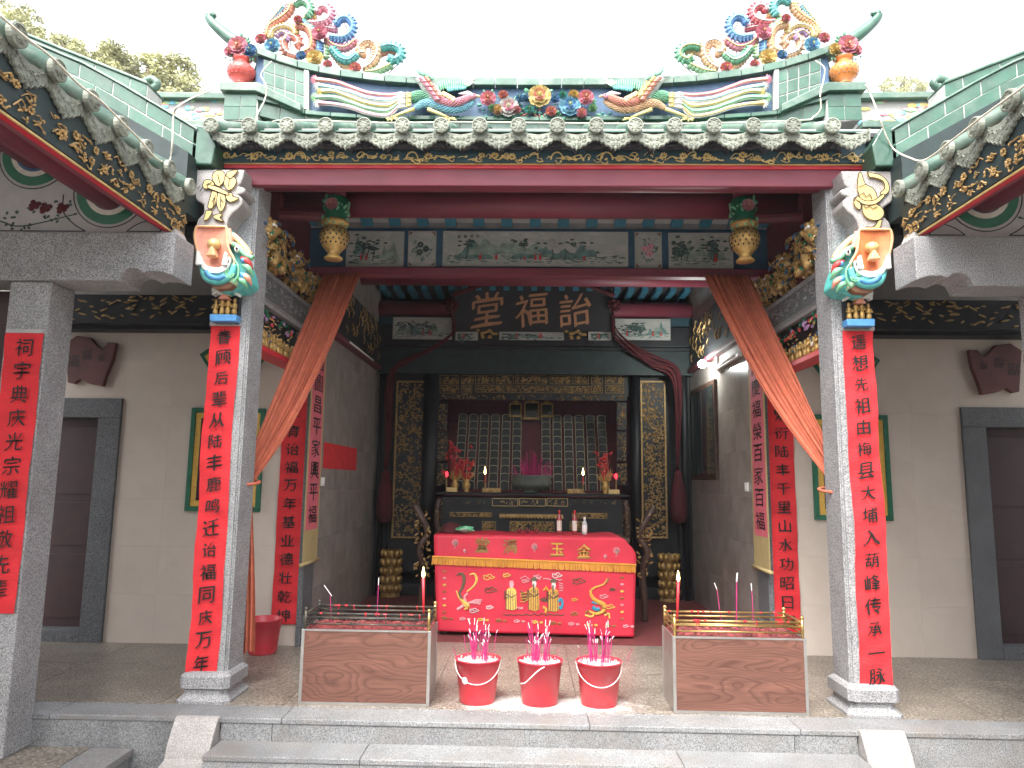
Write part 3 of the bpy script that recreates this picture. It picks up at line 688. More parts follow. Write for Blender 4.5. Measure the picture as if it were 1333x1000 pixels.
# ================================================================ HALL FRONT: beams, ceiling, roof
bm_ = thing('hall_front_frame', 'mauve red painted timber beams across the top of the hall front', 'beam', (0, .6, 3.8))
t = MB(); t.box(-2.42, 2.42, .04, .10, 3.785, 3.935); t.build('eave_board', M['beam_red'], bm_, bevel=.008)
t = MB(); t.box(-2.44, 2.44, .028, .044, 3.92, 3.95); t.build('red_strip', M['red_bright'], bm_, bevel=.003)
t = MB(); t.box(-2.44, 2.44, .018, .03, 3.948, 3.957); t.build('gilt_edge', M['gold_pale'], bm_)
t = MB(); t.tube([(-2.42, .22, 3.90), (2.42, .22, 3.90)], .085, 14); t.build('purlin', M['beam_red'], bm_, smooth=True)
t = MB(); t.tube([(-2.3, .95, 4.0), (2.3, .95, 4.0)], .12, 18); t.build('purlin', M['beam_red'], bm_, smooth=True)
t = MB(); t.box(-2.3, 2.3, .5, .56, 4.03, 4.16); t.build('tie_board', M['teal_board'], bm_, bevel=.006)
t = MB()
for k in range(60):
    x = -2.2+k*4.4/59; t.blob((x, .497, 4.09+.025*math.sin(k*1.7)), (.035, .01, .02))
t.build('carved_strip', M['roof_dark'], bm_)
t = MB(); t.box(-2.3, 2.3, 1.72, 1.84, 3.575, 3.66); t.build('lintel', M['beam_red'], bm_, bevel=.01)
t = MB(); t.box(-2.3, 2.3, 1.80, 1.90, 3.662, 4.09); t.build('blue_panel', plain('dusky blue board', (.035, .10, .17), .6), bm_)
t = MB(); t.box(-2.3, 2.3, 1.84, 1.90, 4.092, 4.30); t.build('leak_stop_board', M['white_paint'], bm_)  # added board, closes a gap that leaked sky light
# ceiling and rafters of the porch
cl = thing('porch_ceiling', 'sloping porch ceiling of blue rafters between white boards', 'ceiling', (0, 1.2, 4.3))
t = MB(); t.prism([(-.05, 4.17), (.70, 4.44), (1.80, 4.15), (1.80, 4.18), (.70, 4.47), (-.05, 4.2)], -2.6, 2.6, plane='yz'); t.build('ceiling_boards', M['white_paint'], cl)
for k in range(-8, 9):
    x = k*.283-.02
    t = MB(); t.prism([(-.04, 4.13), (.70, 4.40), (1.79, 4.105), (1.79, 4.146), (.70, 4.435), (-.04, 4.165)], x-.055, x+.055, plane='yz'); t.build('rafter', M['blue_paint'], cl)
for s in (-1, 1):
    t = mb(s > 0); t.box(-2.42, -2.30, .36, 1.8, 3.0, 4.42); t.build('cross_wall', M['red_dull'], None, label='dark red wall above the %s stone cross beam' % ('left' if s < 0 else 'right'), cat='wall', group='red walls above the cross beams')
# painted porcelain style panels above the opening
def landscape(b1, b2, b3, poly, x0, x1, z0, z1, y, seed, trees=2, hills=3, rocks=True):
    """hills, water lines and trees as thin painted relief inside a rectangle"""
    r = random.Random(seed); W, H = x1-x0, z1-z0
    for h in range(hills):
        cx = x0+W*r.uniform(.05, .8); w_ = W*r.uniform(.12, .3); hh = H*r.uniform(.25, .6); base = z0+H*r.uniform(.2, .4)
        n = 12; top = []
        for i in range(n+1):
            u = i/n; top.append((min(x1-.005, cx+w_*u), min(z1-.01, base+hh*math.sin(PI*u)**.8*(.72+.28*math.sin(u*9+h+seed)))))
        (b1 if h % 2 else b2).prism([(cx, base-.01)]+top+[(top[-1][0]+.001, base-.01)], y-.002-.001*h, y)
    for k in range(trees):
        tx = x0+W*r.uniform(.1, .9); tz = z0+H*r.uniform(.12, .25); hh = H*r.uniform(.4, .6)
        b3.tube(smooth_path([(tx, y-.004, tz), (tx+.02, y-.004, tz+hh*.4), (tx-.01, y-.004, tz+hh*.7), (tx+.03, y-.004, tz+hh)], 3), [.008]*9+[.003], 4, cap=False) if False else b3.tube([(tx, y-.004, tz), (tx+.02, y-.004, tz+hh*.5), (tx, y-.004, tz+hh)], .006, 4)
        for q in range(16):
            b3.blob((min(x1-.03, max(x0+.03, tx+r.gauss(0, .055))), y-.004, min(z1-.02, tz+hh*.8+r.gauss(0, .035))), (.022, .003, .010))
    for k in range(int(70*W)):
        gx = x0+W*r.random(); gz = z0+H*r.uniform(.06, .3)
        (b3 if k % 3 == 0 else b1).blob((min(x1-.03, max(x0+.03, gx)), y-.003, gz), (r.uniform(.012, .04), .002, .005))
def panel(parent, x0, x1, z0, z1, y, seed, kind='land', tilt=None, trees=2):
    fr = MB(); fr.box(x0, x1, y, y+.02, z0, z1); p = fr.build('painted_panel', M['painting'], parent, bevel=.002)
    e = MB(); w_ = .008
    e.box(x0, x1, y-.004, y, z1-w_, z1); e.box(x0, x1, y-.004, y, z0, z0+w_); e.box(x0, x0+w_, y-.004, y, z0+w_, z1-w_); e.box(x1-w_, x1, y-.004, y, z0+w_, z1-w_)
    e.build('border', M['white_paint'], p)
    if kind == 'land':
        a, b_, c_ = MB(), MB(), MB(); landscape(a, b_, c_, None, x0+.02, x1-.02, z0+.015, z1-.015, y, seed, trees+2, hills=3+int((x1-x0)*4))
        for q, mt in ((a, 'hill_paint'), (b_, 'hill_paint2'), (c_, 'tree_paint')):
            if q.v: q.build('painted_hills' if q is not c_ else 'painted_trees', M[mt], p)
        f = MB(); r = random.Random(seed)
        for k in range(int((x1-x0)*3)+1):
            fx = x0+(x1-x0)*r.uniform(.2, .85); fz = z0+(z1-z0)*.16
            f.blob((fx, y-.006, fz+.035), (.014, .004, .03)); f.blob((fx, y-.006, fz+.075), (.009, .004, .010))
        f.build('painted_figures', PAL['red'], p)
    else:
        f = MB(); g = MB(); r = random.Random(seed); cx, cz = (x0+x1)/2, (z0+z1)/2; s_ = min(x1-x0, z1-z0)*.5
        for k in range(26):
            a = r.uniform(0, 6.28); q = s_*r.uniform(.2, .75); g.oblob((cx+q*math.cos(a)*.8, y-.003, cz+q*math.sin(a)), (cx+(q+.03)*math.cos(a+.3)*.8, y-.003, cz+(q+.03)*math.sin(a+.3)), .007)
        for k in range(3):
            a = k*2.1+seed
            for j in range(7): f.blob((cx+.28*s_*math.cos(a)+.02*math.cos(j*.9), y-.005, cz+.32*s_*math.sin(a)+.02*math.sin(j*.9)), (.014, .004, .014))
        g.build('painted_leaves', M['hill_paint'], p); f.build('painted_blossom', PAL['pink'] if seed % 2 else M['tree_paint'], p)
        h = MB(); c = .035
        for sx, sz in ((x0+.012, z0+.012), (x1-.012, z0+.012), (x0+.012, z1-.012), (x1-.012, z1-.012)):
            dx = c if sx < cx else -c; dz = c if sz < cz else -c
            h.prism([(sx, sz), (sx+dx, sz), (sx, sz+dz)], y-.003, y)
        h.build('corner_ornament', PAL['brown'], p)
    return p
pb = thing('painted_frieze', 'row of painted landscape and flower panels on blue above the hall opening', 'painted panel', (0, 1.79, 3.87))
def pp(px0, px1, py0, py1, **k):
    a = at(px0, py0, 1.776); c = at(px1, py1, 1.776); panel(pb, a.x, c.x, c.z, a.z, 1.776, **k)
pp(452, 525, 301, 348, seed=4, trees=1); pp(532, 567, 301, 347, seed=2, kind='flower')
pmain = pp(577, 818, 301, 348, seed=9, trees=4); pp(826, 862, 302, 349, seed=5, kind='flower'); pp(870, 955, 303, 350, seed=6, trees=3)
t = MB(); r = random.Random(5)   # rock and figures on the long panel
for k in range(14):
    p = at(735+r.gauss(0, 14), 325+r.gauss(0, 8), 1.77); t.blob((p.x, 1.77, p.z), (.05, .004, .035))
t.build('painted_rocks', M['white_paint'], pb)
t = MB()
for i, ch in enumerate('歌舞昇平'):
    p = at(598+i*8, 308, 1.77); brush(t, ch, lambda u, v, w_, p=p: (p.x+u, 1.772-w_, p.z+v), .035)
t.build('lettering', M['ink'], pb)

# front roof of the hall: deck, disc row, drip tiles, carved fascia
hr = thing('hall_roof', 'green tiled porch roof with a row of clay disc tile ends along the eave', 'roof', (0, 0, 4.1))
t = MB(); t.prism([(-.06, 4.135), (.72, 4.50), (.72, 4.54), (-.06, 4.165)], -2.55, 2.55, plane='yz'); t.build('roof_deck', M['roof_dark'], hr)
dm = MB(); dm.lathe([(.055, 0), (.058, -.008), (.058, -.030), (.049, -.034), (.045, -.028), (.030, -.028), (.028, -.032), (.010, -.034)], (0, 0, 0), 20, axis='y')
for k in range(8): a = k*2*PI/8; dm.blob((.038*math.cos(a), -.030, .038*math.sin(a)), (.009, .006, .006))
for k in range(4): a = k*PI/2+.4; dm.blob((.018*math.cos(a), -.032, .018*math.sin(a)), (.007, .005, .005))
disc2 = dm.mesh('disc', M['clay'])
rm = MB(); rm.tube([(0, -.0, 0), (0, .32, .155), (0, .33, .16), (0, .64, .31), (0, .65, .315), (0, .9, .44)], [.052, .048, .053, .048, .053, .048], 12); roll2 = rm.mesh('tile_roll', M['green_roll'], True)
dr = MB(); dr.prism([(u*.995, z*.9+.004) for u, z in DRIP], -.010, .008); drip_relief(dr, lambda u, z: (u*.995, -.012, z*.9+.004))
drip2 = dr.mesh('drip_tile', M['clay'])
tr = MB(); tr.prism([(-.16, -.02), (-.16, -.008), (.72, .432), (.72, .42)], -.10, .10, plane='yz'); trough = tr.mesh('pan_tile', M['green_glaze'])
p0 = at(675, 165, -.2)
def addp(nm, me, root, loc):
    o = bpy.data.objects.new(nm, me); C.objects.link(o); o.parent = root; o.location = Vector(loc)-root.location; return o
for k in range(-8, 9):
    x = p0.x+k*.2845
    if abs(x) > 2.5: continue
    addp('disc', disc2, hr, (x, -.2, p0.z)); addp('tile_roll', roll2, hr, (x, -.2, p0.z-.002))
for k in range(-9, 9):
    x = p0.x+(k+.5)*.2845
    if abs(x) > 2.52: continue
    addp('drip_tile', drip2, hr, (x, -.175, p0.z-.052)); addp('pan_tile', trough, hr, (x, 0, p0.z+.0))
fb = thing('carved_fascia', 'blue fascia board with gilt carved flowers and vines under the front eave', 'fascia board', (0, 0, 4))
t = MB(); t.box(-2.45, 2.45, .0, .03, 3.957, 4.15); t.build('board', M['teal_board'], fb)
for i in range(17):   # scalloped carving behind the drip tiles, upper shade put into its dark colour
    x = p0.x+(i-8)*.2845; t = MB(); r = random.Random(i)
    pts = [(x-.14, 4.02), (x-.10, 4.06), (x-.05, 4.045), (x, 4.05), (x+.05, 4.05), (x+.10, 4.06), (x+.14, 4.02), (x+.14, 4.13), (x-.14, 4.13)]
    t.prism(pts, -.03, -.002)
    for k in range(10): t.blob((x+r.uniform(-.13, .13), -.035, 4.045+r.uniform(0, .05)), (.03, .012, .014))
    t.build('carved_cloud', M['roof_dark'], fb)
t = MB(); vine(t, lambda u, z, d: (u, -.008-d, z), -2.4, 2.36, 3.968, .05, random.Random(21))
t.build('gilt_vine', M['gold_pale'], fb)

# ---------------------------------------------------------------- ridge of the hall front
RY = .72
rg = thing('roof_ridge', 'curved green glazed ridge with blue relief band above the front roof', 'roof ridge', (0, RY, 4.6))
def zpx(px, py): return at(px, py, RY).z
top_tab = [(at(px, py, RY).x, at(px, py, RY).z) for px, py in ((335, 66), (365, 77), (400, 88), (450, 97), (500, 103), (560, 107), (700, 108))]
bot_tab = [(at(px, py, RY).x, at(px, py, RY).z) for px, py in ((345, 128), (395, 147), (450, 152), (520, 154), (700, 156))]
XT = top_tab[-1][0]; top_tab[-1] = (0, top_tab[-1][1]); bot_tab[-1] = (0, bot_tab[-1][1])
def ztop(x): return interp(-abs(x), top_tab)
def zbot(x): return interp(-abs(x), bot_tab)
XE = top_tab[0][0]
n = 24
xs = [lerp(XE, -XE, i/n) for i in range(n+1)]
t = MB(); t.prism([(x, zbot(x)+.01) for x in xs]+[(x, ztop(x)-.05) for x in xs[::-1]], RY+.0, RY+.12); t.build('blue_band', PAL['navy'], rg)
# coping tiles and base course, each tile its own piece
for i in range(26):
    a, c = lerp(XE, -XE, i/26)+.003, lerp(XE, -XE, (i+1)/26)-.003
    t = MB(); t.prism([(a, ztop(a)-.055), (c, ztop(c)-.055), (c, ztop(c)+.012), (a, ztop(a)+.012)], RY-.06, RY+.18); t.build('coping_tile', M['green_roll'], rg, bevel=.004)
XB = -2.5
for i in range(22):
    a, c = lerp(XB, -XB, i/22)+.003, lerp(XB, -XB, (i+1)/22)-.003
    for (l, h, y0, nm) in ((-.035, .0, -.055, 'ledge_tile'), (-.165, -.04, -.02, 'glazed_brick')):
        t = MB(); t.prism([(a, zbot(a)+l), (c, zbot(c)+l), (c, zbot(c)+h), (a, zbot(a)+h)], RY+y0, RY+.16); t.build(nm, M['green_glaze'], rg, bevel=.003)
t = MB(); t.prism([(x, zbot(x)-.16) for x in xs]+[(x, zbot(x)-.002) for x in xs[::-1]], RY-.012, RY+.1); t.build('mortar_core', M['mortar'], rg)
for s in (-1, 1):
    mir = s > 0
    # end pier with tiled box, pedestal for the vase
    def P(px, py): p = at(px, py, RY); return (p.x, p.z)
    nmort = mb(mir); poly = [P(345, 80), P(400, 96), P(400, 146), P(345, 128)]
    nmort.prism(poly, RY-.03, RY+.13); nmort.build('mortar_core', M['mortar'], rg)
    for i in range(4):
        for j in range(3):
            u0, u1, v0, v1 = i/4+.012, (i+1)/4-.012, j/3+.02, (j+1)/3-.02
            def Q(u, v): return (lerp(lerp(poly[0][0], poly[1][0], u), lerp(poly[3][0], poly[2][0], u), v), lerp(lerp(poly[0][1], poly[1][1], u), lerp(poly[3][1], poly[2][1], u), v))
            t = mb(mir); t.prism([Q(u0, v0), Q(u1, v0), Q(u1, v1), Q(u0, v1)], RY-.036, RY-.02); t.build('glazed_brick', M['green_glaze'], rg)
    t = mb(mir); t.prism([P(398, 94), P(404, 96), P(404, 147), P(398, 145)], RY-.05, RY-.005); t.build('white_stile', M['mortar'], rg)
    t = mb(mir); t.prism([P(292, 115), P(340, 115), P(396, 143), P(396, 152), P(338, 126), P(292, 125)], RY-.10, RY+.2); t.build('ledge_tile', M['green_roll'], rg, bevel=.006)
    t = mb(mir); q = [P(296, 126), P(338, 127), P(338, 162), P(296, 160)]; t.prism(q, RY-.05, RY+.17); t.build('mortar_core', M['mortar'], rg)
    for i in range(2):
        for j in range(2):
            u0, u1, v0, v1 = i/2+.01, (i+1)/2-.01, j/2+.012, (j+1)/2-.012
            def Q(u, v): return (lerp(q[0][0], q[1][0], u), lerp(q[0][1], q[3][1], v))
            t = mb(mir); t.prism([Q(u0, v0), Q(u1, v0), Q(u1, v1), Q(u0, v1)], RY-.056, RY-.05); t.build('glazed_brick', M['green_glaze'], rg)
    t = mb(mir); t.prism([P(292, 112), P(345, 110), P(345, 60), P(335, 62), P(325, 95), P(292, 106)], RY+.05, RY+.17); t.build('end_block', M['green_glaze'], rg, bevel=.006)
    # swallow tail
    pts = [at(px, py, RY+.08) for px, py in ((345, 80), (318, 62), (297, 48), (284, 37), (275, 28), (272, 22), (276, 19), (280, 22))]
    t = mb(mir); t.tube(smooth_path(pts, 4), [lerp(.07, .022, i/28) for i in range(29)], 8); t.build('swallow_tail', M['green_glaze'], rg, smooth=True)
    # side bay ridge panels lower down, painted
    sr = thing('side_ridge', 'low white painted ridge panel beyond the %s end of the hall roof' % ('left' if s < 0 else 'right'), 'roof ridge', (s*3.3, RY, 4.6), 'painted side ridges')
    t = mb(mir); t.prism([P(180, 120), P(295, 122), P(295, 172), P(180, 165)], RY+.1, RY+.2); t.build('wall', M['white_paint'], sr)
    t = mb(mir); t.prism([P(176, 116), P(297, 117), P(297, 125), P(176, 123)], RY+.04, RY+.24); t.build('coping_tile', M['green_roll'], sr, bevel=.006)
    t = mb(mir); t.prism([P(150, 172), P(296, 172), P(296, 164), P(150, 164)], RY-.1, RY+.24); t.build('coping_tile', M['green_roll'], sr, bevel=.006)
    for mi, (c, seed) in enumerate((('ltblue', 1), ('pink', 2), ('ltgreen', 3), ('yellow', 4))):
        t = mb(mir); r = random.Random(seed+10*s)
        for k in range(10):
            p = at(r.uniform(205, 290), r.uniform(130, 160), RY+.1); t.blob((p.x, RY+.095, p.z), (r.uniform(.02, .06), .006, r.uniform(.01, .03)))
        t.build('painted_blossom', PAL[c], sr)
# rear roof slopes of the hall
t = MB(); t.prism([(.8, 4.45), (3.9, 5.75), (6.4, 4.5), (6.4, 4.4), (3.9, 5.65), (.8, 4.35)], -2.7, 2.7, plane='yz')
t.build('rear_roof', M['roof_dark'], None, label='main hall roof rising behind the front ridge', cat='roof')
for s in (-1, 1):
    t = mb(s > 0); t.prism([(-.1, 4.0), (.72, 4.45), (2.2, 4.25), (2.2, 4.2), (.72, 4.38), (-.1, 3.95)], -5.8, -2.56, plane='yz')
    t.build('side_bay_roof', M['roof_dark'], None, label='roof over the %s side bay' % ('left' if s < 0 else 'right'), cat='roof', group='side bay roofs')
    # dark carved timber over the side bay wall
    t = mb(s > 0); t.box(-5.8, -2.42, 1.5, 1.62, 3.02, 3.30); t.box(-5.8, -2.42, 1.62, 1.8, 2.985, 3.04); t.tube([(-5.8, 1.0, 3.75), (-2.42, 1.0, 3.75)], .11, 12)
    bt = t.build('dark_bay_beam', M['wood_black'], None, label='black carved beam over the %s side bay wall' % ('left' if s < 0 else 'right'), cat='beam', group='black side bay beams')
    t = mb(s > 0); r = random.Random(31)
    for k in range(110):
        x = -5.5+r.random()*2.95; z = 3.05+r.random()*.24; a = r.uniform(-.6, .6); L = r.uniform(.02, .05)
        t.oblob((x-L*math.cos(a), 1.495, z-L*math.sin(a)), (x+L*math.cos(a), 1.49, z+L*math.sin(a)), .010)
    t.build('worn_gilding', M['gold_old'], bt)
# ---------------------------------------------------------------- flowers, plumes, phoenixes on the ridge
def petal(b, c, ang, r0, r1, wd, lift, mi):
    """one cupped petal in the xz plane facing -y"""
    ca, sa = math.cos(ang), math.sin(ang)
    def P(u, v, d): return (c[0]+u*ca-v*sa, c[1]-d, c[2]+u*sa+v*ca)
    m_ = (r0+r1)/2
    vs = [P(r0, 0, 0), P(m_, wd*.5, lift*.5), P(m_, -wd*.5, lift*.5), P(r1*.92, wd*.42, lift*1.1), P(r1, 0, lift*.8), P(r1*.92, -wd*.42, lift*1.1), P(m_*1.1, 0, lift*.15)]
    b.add(vs, [(0, 6, 1), (0, 2, 6), (1, 6, 3), (6, 4, 3), (6, 5, 4), (6, 2, 5)][:6], mi)
    vs2 = [(x, y+.006, z) for x, y, z in vs]; b.add(vs2, [(0, 1, 6), (0, 6, 2), (1, 3, 6), (6, 3, 4), (6, 4, 5), (6, 5, 2)], mi)
def flower(b, c, R, mi_out, mi_in, mi_c, depth=.05):
    b.blob((c[0], c[1]+depth*.1, c[2]), (R*.5, depth*.3, R*.5), mi_in, 8, 4)
    for L, (n, r0, r1, d) in enumerate(((8, .35, 1.0, .0), (7, .25, .74, .3), (6, .12, .50, .55), (5, .0, .28, .75))):
        for k in range(n):
            a = 2*PI*(k+.5*(L % 2))/n+.13*L
            petal(b, (c[0], c[1]-depth*d, c[2]), a, R*r0, R*r1*1.08, R*r1*2*PI/n*(.98, .9, .85, .8)[L], depth*.55, mi_out if L in (0, 1, 3) else mi_in)
    b.blob((c[0], c[1]-depth*1.15, c[2]), (R*.12, depth*.3, R*.12), mi_c)
FM = ['pink', 'white', 'yellow', 'ltblue', 'coral', 'green', 'peach', 'blue', 'red', 'ltgreen', 'gold', 'teal', 'purple']
FMAT = [RP[k] for k in FM]; FI = {k: i for i, k in enumerate(FM)}
def leafset(b, c, R, n, mi, seed=0):
    r = random.Random(seed)
    for k in range(n):
        a = r.uniform(0, 2*PI); q = R*r.uniform(.75, 1.15)
        b.oblob((c[0]+q*math.cos(a), c[1]+.015, c[2]+q*math.sin(a)), (c[0]+(q+R*.5)*math.cos(a), c[1]+.0, c[2]+(q+R*.5)*math.sin(a)), R*.17, mi)
# swirling plume ornament above each end of the ridge
PL = [('coral', 14, [(420, 210), (440, 150), (500, 110), (545, 70), (560, 30)]), ('yellow', 10, [(440, 215), (460, 170), (520, 150), (570, 170), (580, 200)]),
 ('coral', 15, [(590, 140), (650, 165), (675, 220), (665, 280), (620, 305)]), ('coral', 14, [(585, 322), (530, 295), (515, 245), (540, 205), (580, 215), (600, 245), (575, 265)]),
 ('purple', 10, [(470, 210), (500, 185), (535, 200), (520, 235)]), ('green', 13, [(575, 30), (610, 12), (650, 30), (660, 65), (635, 100)]),
 ('yellow', 11, [(620, 112), (660, 102), (695, 95)]), ('pink', 14, [(705, 78), (715, 52), (750, 48), (777, 80), (760, 118), (710, 135), (645, 135)]),
 ('blue', 13, [(808, 142), (830, 112), (872, 108), (902, 150), (885, 195), (840, 218), (765, 210)]), ('pink', 11, [(700, 150), (750, 160), (810, 172)]),
 ('pink', 13, [(750, 225), (800, 262), (860, 272), (925, 228)]), ('teal', 13, [(780, 272), (825, 328), (880, 345), (925, 310)]),
 ('peach', 12, [(745, 245), (800, 315), (850, 370), (905, 395)]), ('peach', 15, [(960, 395), (1010, 360), (1040, 305), (1030, 255), (980, 238), (940, 265), (945, 302), (975, 305)]),
 ('teal', 14, [(1060, 272), (1110, 262), (1160, 280), (1168, 320), (1130, 342), (1105, 318)]), ('coral', 11, [(1000, 352), (1050, 310), (1100, 292), (1145, 300)]),
 ('ltgreen', 13, [(970, 412), (1040, 402), (1120, 366)]), ('blue', 12, [(712, 235), (712, 300)]), ('ltblue', 10, [(440, 130), (480, 80), (512, 40)]), ('ltgreen', 11, [(745, 260), (748, 330)]),
 ('teal', 11, [(610, 120), (650, 150), (690, 185)]), ('yellow', 11, [(590, 185), (560, 150), (545, 140)])]
FLS = [(388, 226, 32, 'pink', 'coral'), (453, 265, 46, 'ltblue', 'blue'), (614, 318, 28, 'blue', 'ltblue'), (690, 332, 50, 'yellow', 'gold'), (762, 370, 28, 'pink', 'coral'), (718, 192, 46, 'pink', 'pink'), (596, 118, 26, 'pink', 'coral'), (916, 390, 36, 'coral', 'pink')]
def zp(x, y, Y): return at(250+x/4.3, y/4.3, Y)
for s in (-1, 1):
    mir = s > 0; side = 'left' if s < 0 else 'right'
    YP = RY+.05
    pl = thing('plume_ornament', 'swirling multicoloured ceramic plumes with peonies above the %s end of the ridge' % side, 'roof ornament', (s*1.75, YP, 5.1), 'ceramic plume ornaments')
    for i, (col, rad, pts) in enumerate(PL):
        t = mb(mir); P = smooth_path([zp(x, y, YP-.02*(i % 3)) for x, y in pts], 8); R = rad/4.3/155*1.9
        if s > 0: col = {'coral': 'peach', 'green': 'teal', 'pink': 'red' if i % 2 else 'pink', 'teal': 'green'}.get(col, col)
        # beads: walk the path at a fixed spacing
        acc = 0; k = 0; mats = [RP[col], RP['ltblue' if col in ('blue', 'teal') else 'white' if i % 2 else 'yellow']]
        for a, c in zip(P, P[1:]):
            acc += (c-a).length
            if acc > R*.62:
                acc = 0; k += 1; d = (c-a).normalized(); nn = Vector((-d.z, 0, d.x))
                t.oblob(a-d*R*.75, a+d*R*.75, R*1.02, 0, 7)
                if k % 1 == 0: t.oblob(a+nn*R*.55-d*R*.2-Vector((0, R*.5, 0)), a+nn*R*1.35+d*R*.25, R*.30, 0, 5)
        t.tube([p+Vector((0, -R*.95, 0)) for p in P[::2]], R*.16, 4, 1)
        t.build('plume', mats, pl, smooth=True)
    t = mb(mir); P = smooth_path([zp(x, y, YP+.02) for x, y in ((400, 200), (480, 60), (600, 5), (700, 33), (820, 85), (900, 212), (1000, 238), (1150, 268), (1176, 330), (1100, 412))], 6)
    t.tube(P, .0045, 5); t.build('wire_frame', RP['brown'], pl)
    t = mb(mir)
    for x, y in ((470, 300), (600, 300), (760, 250), (690, 120), (860, 240), (1000, 250), (820, 90), (560, 110)):
        p = zp(x, y, YP+.03); t.tube([p, (p.x, p.y, ztop(p.x))], .005, 4)
    t.build('support_rods', RP['white'], pl)
    for (x, y, R, c1, c2) in FLS:
        t = mb(mir); p = zp(x, y, YP-.07); flower(t, p, R/4.3/158, FI[c1], FI[c2], FI['yellow'], .05); t.build('peony', FMAT, pl)
    # vase on the pier
    vc = 'coral' if s < 0 else 'orange'
    vs_ = thing('flower_vase', ('pierced coral red vase of peonies on the left end of the ridge' if s < 0 else 'pierced orange vase of peonies on the right end of the ridge'), 'vase', (s*2.6, RY-.02, 4.85), 'vases on the ridge ends')
    c = at(313, 112, RY-.02)
    t = mb(mir); pr = [(.06, .0), (.068, .012), (.045, .03), (.10, .07), (.122, .115), (.118, .15), (.085, .19), (.055, .21), (.062, .235), (.085, .25), (.078, .252)]
    t.lathe(pr, (c.x, c.y, c.z), 20); t.build('vase', plain('glazed vase '+vc, (.62, .10, .08) if s < 0 else (.72, .24, .06), .35, var=.12), vs_, smooth=True)
    t = mb(mir)
    for j in range(5):
        for k in range(16):
            h = .075+j*.025; rr = interp(h, [(b_, a_) for a_, b_ in pr]); a = 2*PI*(k+.5*(j % 2))/16; t.blob((c.x+rr*math.cos(a), c.y+rr*math.sin(a), c.z+h), (.006, .006, .009), 0, 5, 3)
    t.build('hole_spots', RP['red' if s < 0 else 'brown'], vs_)  # darker coloured beads stand in for the pierced holes
    for (dx, dz, R, c1, c2, dy) in ((-.02, .34, .085, 'pink', 'coral', -.05), (-.095, .30, .05, 'pink', 'pink', -.03), (.085, .31, .055, 'blue' if s < 0 else 'yellow', 'ltblue' if s < 0 else 'gold', -.03), (.0, .42, .045, 'ltgreen', 'green', .02)):
        t = mb(mir); q = (c.x+dx, c.y+dy, c.z+dz); flower(t, q, R, FI[c1], FI[c2], FI['yellow'], .045); leafset(t, q, R, 5, FI['green'], int(R*100)); t.build('peony', FMAT, vs_)
    # phoenix on the blue band
    YB = RY-.07
    ph = thing('phoenix_relief', ('ceramic phoenix with blue belly and long tail flying right on the left of the ridge' if s < 0 else 'ceramic phoenix with coral body and long tail flying left on the right of the ridge'), 'roof ornament', (s*1.0, YB, 4.75), 'ceramic phoenixes on the ridge')
    def q(x, y, d=0): return at(500+x/6.665, 70+y/6.665, YB-d)
    body, belly = (('pink', 'ltblue') if s < 0 else ('coral', 'peach'))
    def scaled(nm, pts, radii, col, d0):
        t = mb(mir); P = smooth_path([q(x, y, d0) for x, y in pts], 6); rs = [interp(i/(len(P)-1), radii) for i in range(len(P))]; t.tube(P, rs, 9, 0)
        for i in range(len(P)-1):
            d = (P[i+1]-P[i]).normalized(); nn = Vector((-d.z, 0, d.x))
            for j in range(5):
                a = PI*(j+.5*(i % 2))/5; off = nn*(rs[i]*math.cos(a))+Vector((0, -1, 0))*(rs[i]*math.sin(a)); t.oblob(P[i]+off*.95, P[i]+off*1.1-d*.03, .009, 0, 4)
        t.build(nm, RP[col], ph, smooth=True)
    scaled('belly', [(290, 465), (350, 438), (440, 445), (540, 478), (640, 482), (730, 450), (785, 405)], [(0, .018), (.25, .036), (.6, .034), (1, .020)], belly, .02)
    scaled('neck', [(470, 400), (560, 425), (640, 425), (720, 392), (775, 365)], [(0, .028), (.5, .034), (1, .022)], body, .05)
    scaled('back', [(400, 395), (330, 375), (270, 380), (230, 400)], [(0, .03), (.5, .045), (1, .040)], 'green', .01)
    def feath(nm, L_, col, w0, d1=.04, d2=.02, n_=5):
        t = mb(mir)
        for k, (a_, b_) in enumerate(L_): t.oblob(q(*a_, d1+.006*(k % 3)), q(*b_, d2), w0, 0, n_)
        t.build(nm, RP[col], ph, smooth=True)
    def along(P0, P1, n_): return [(lerp(P0[0], P1[0], k/(n_-1)), lerp(P0[1], P1[1], k/(n_-1))) for k in range(n_)]
    # near wing: pale fringe, coloured vane, green shoulder, long tips
    feath('wing_fringe', [((x+30, y-6), (x-34, y+20)) for x, y in along((300, 205), (420, 400), 17)], 'white', .008, .05, .03)
    feath('wing_fringe', [((x-10, y), (x+52, y+22)) for x, y in along((385, 225), (500, 385), 15)], 'yellow' if s > 0 else 'white', .008, .05, .03)
    feath('wing', [((x+34, y+10), (x-22, y+2)) for x, y in along((318, 205), (450, 385), 15)], 'pink' if s < 0 else 'coral', .015, .09, .07)
    feath('wing', [((x+46, y), (x+8, y+4)) for x, y in along((340, 205), (455, 372), 13)], 'coral' if s < 0 else 'yellow', .013, .095, .085)
    feath('wing_shoulder', [((lerp(320, 425, k/8), lerp(190, 232, k/8)), (lerp(282, 400, k/8), lerp(112, 170, k/8)-14*math.sin(PI*k/8))) for k in range(9)], 'green', .017, .06, .04)
    feath('wing_shoulder', [((lerp(300, 380, k/6), lerp(150, 170, k/6)), (lerp(268, 360, k/6), lerp(96, 118, k/6))) for k in range(7)], 'yellow', .010, .04, .02)
    feath('wing_tip', [((300, 120), (205, 12)), ((292, 165), (202, 104)), ((285, 195), (216, 148)), ((310, 130), (250, 70))], 'white', .0055, .03, .0)
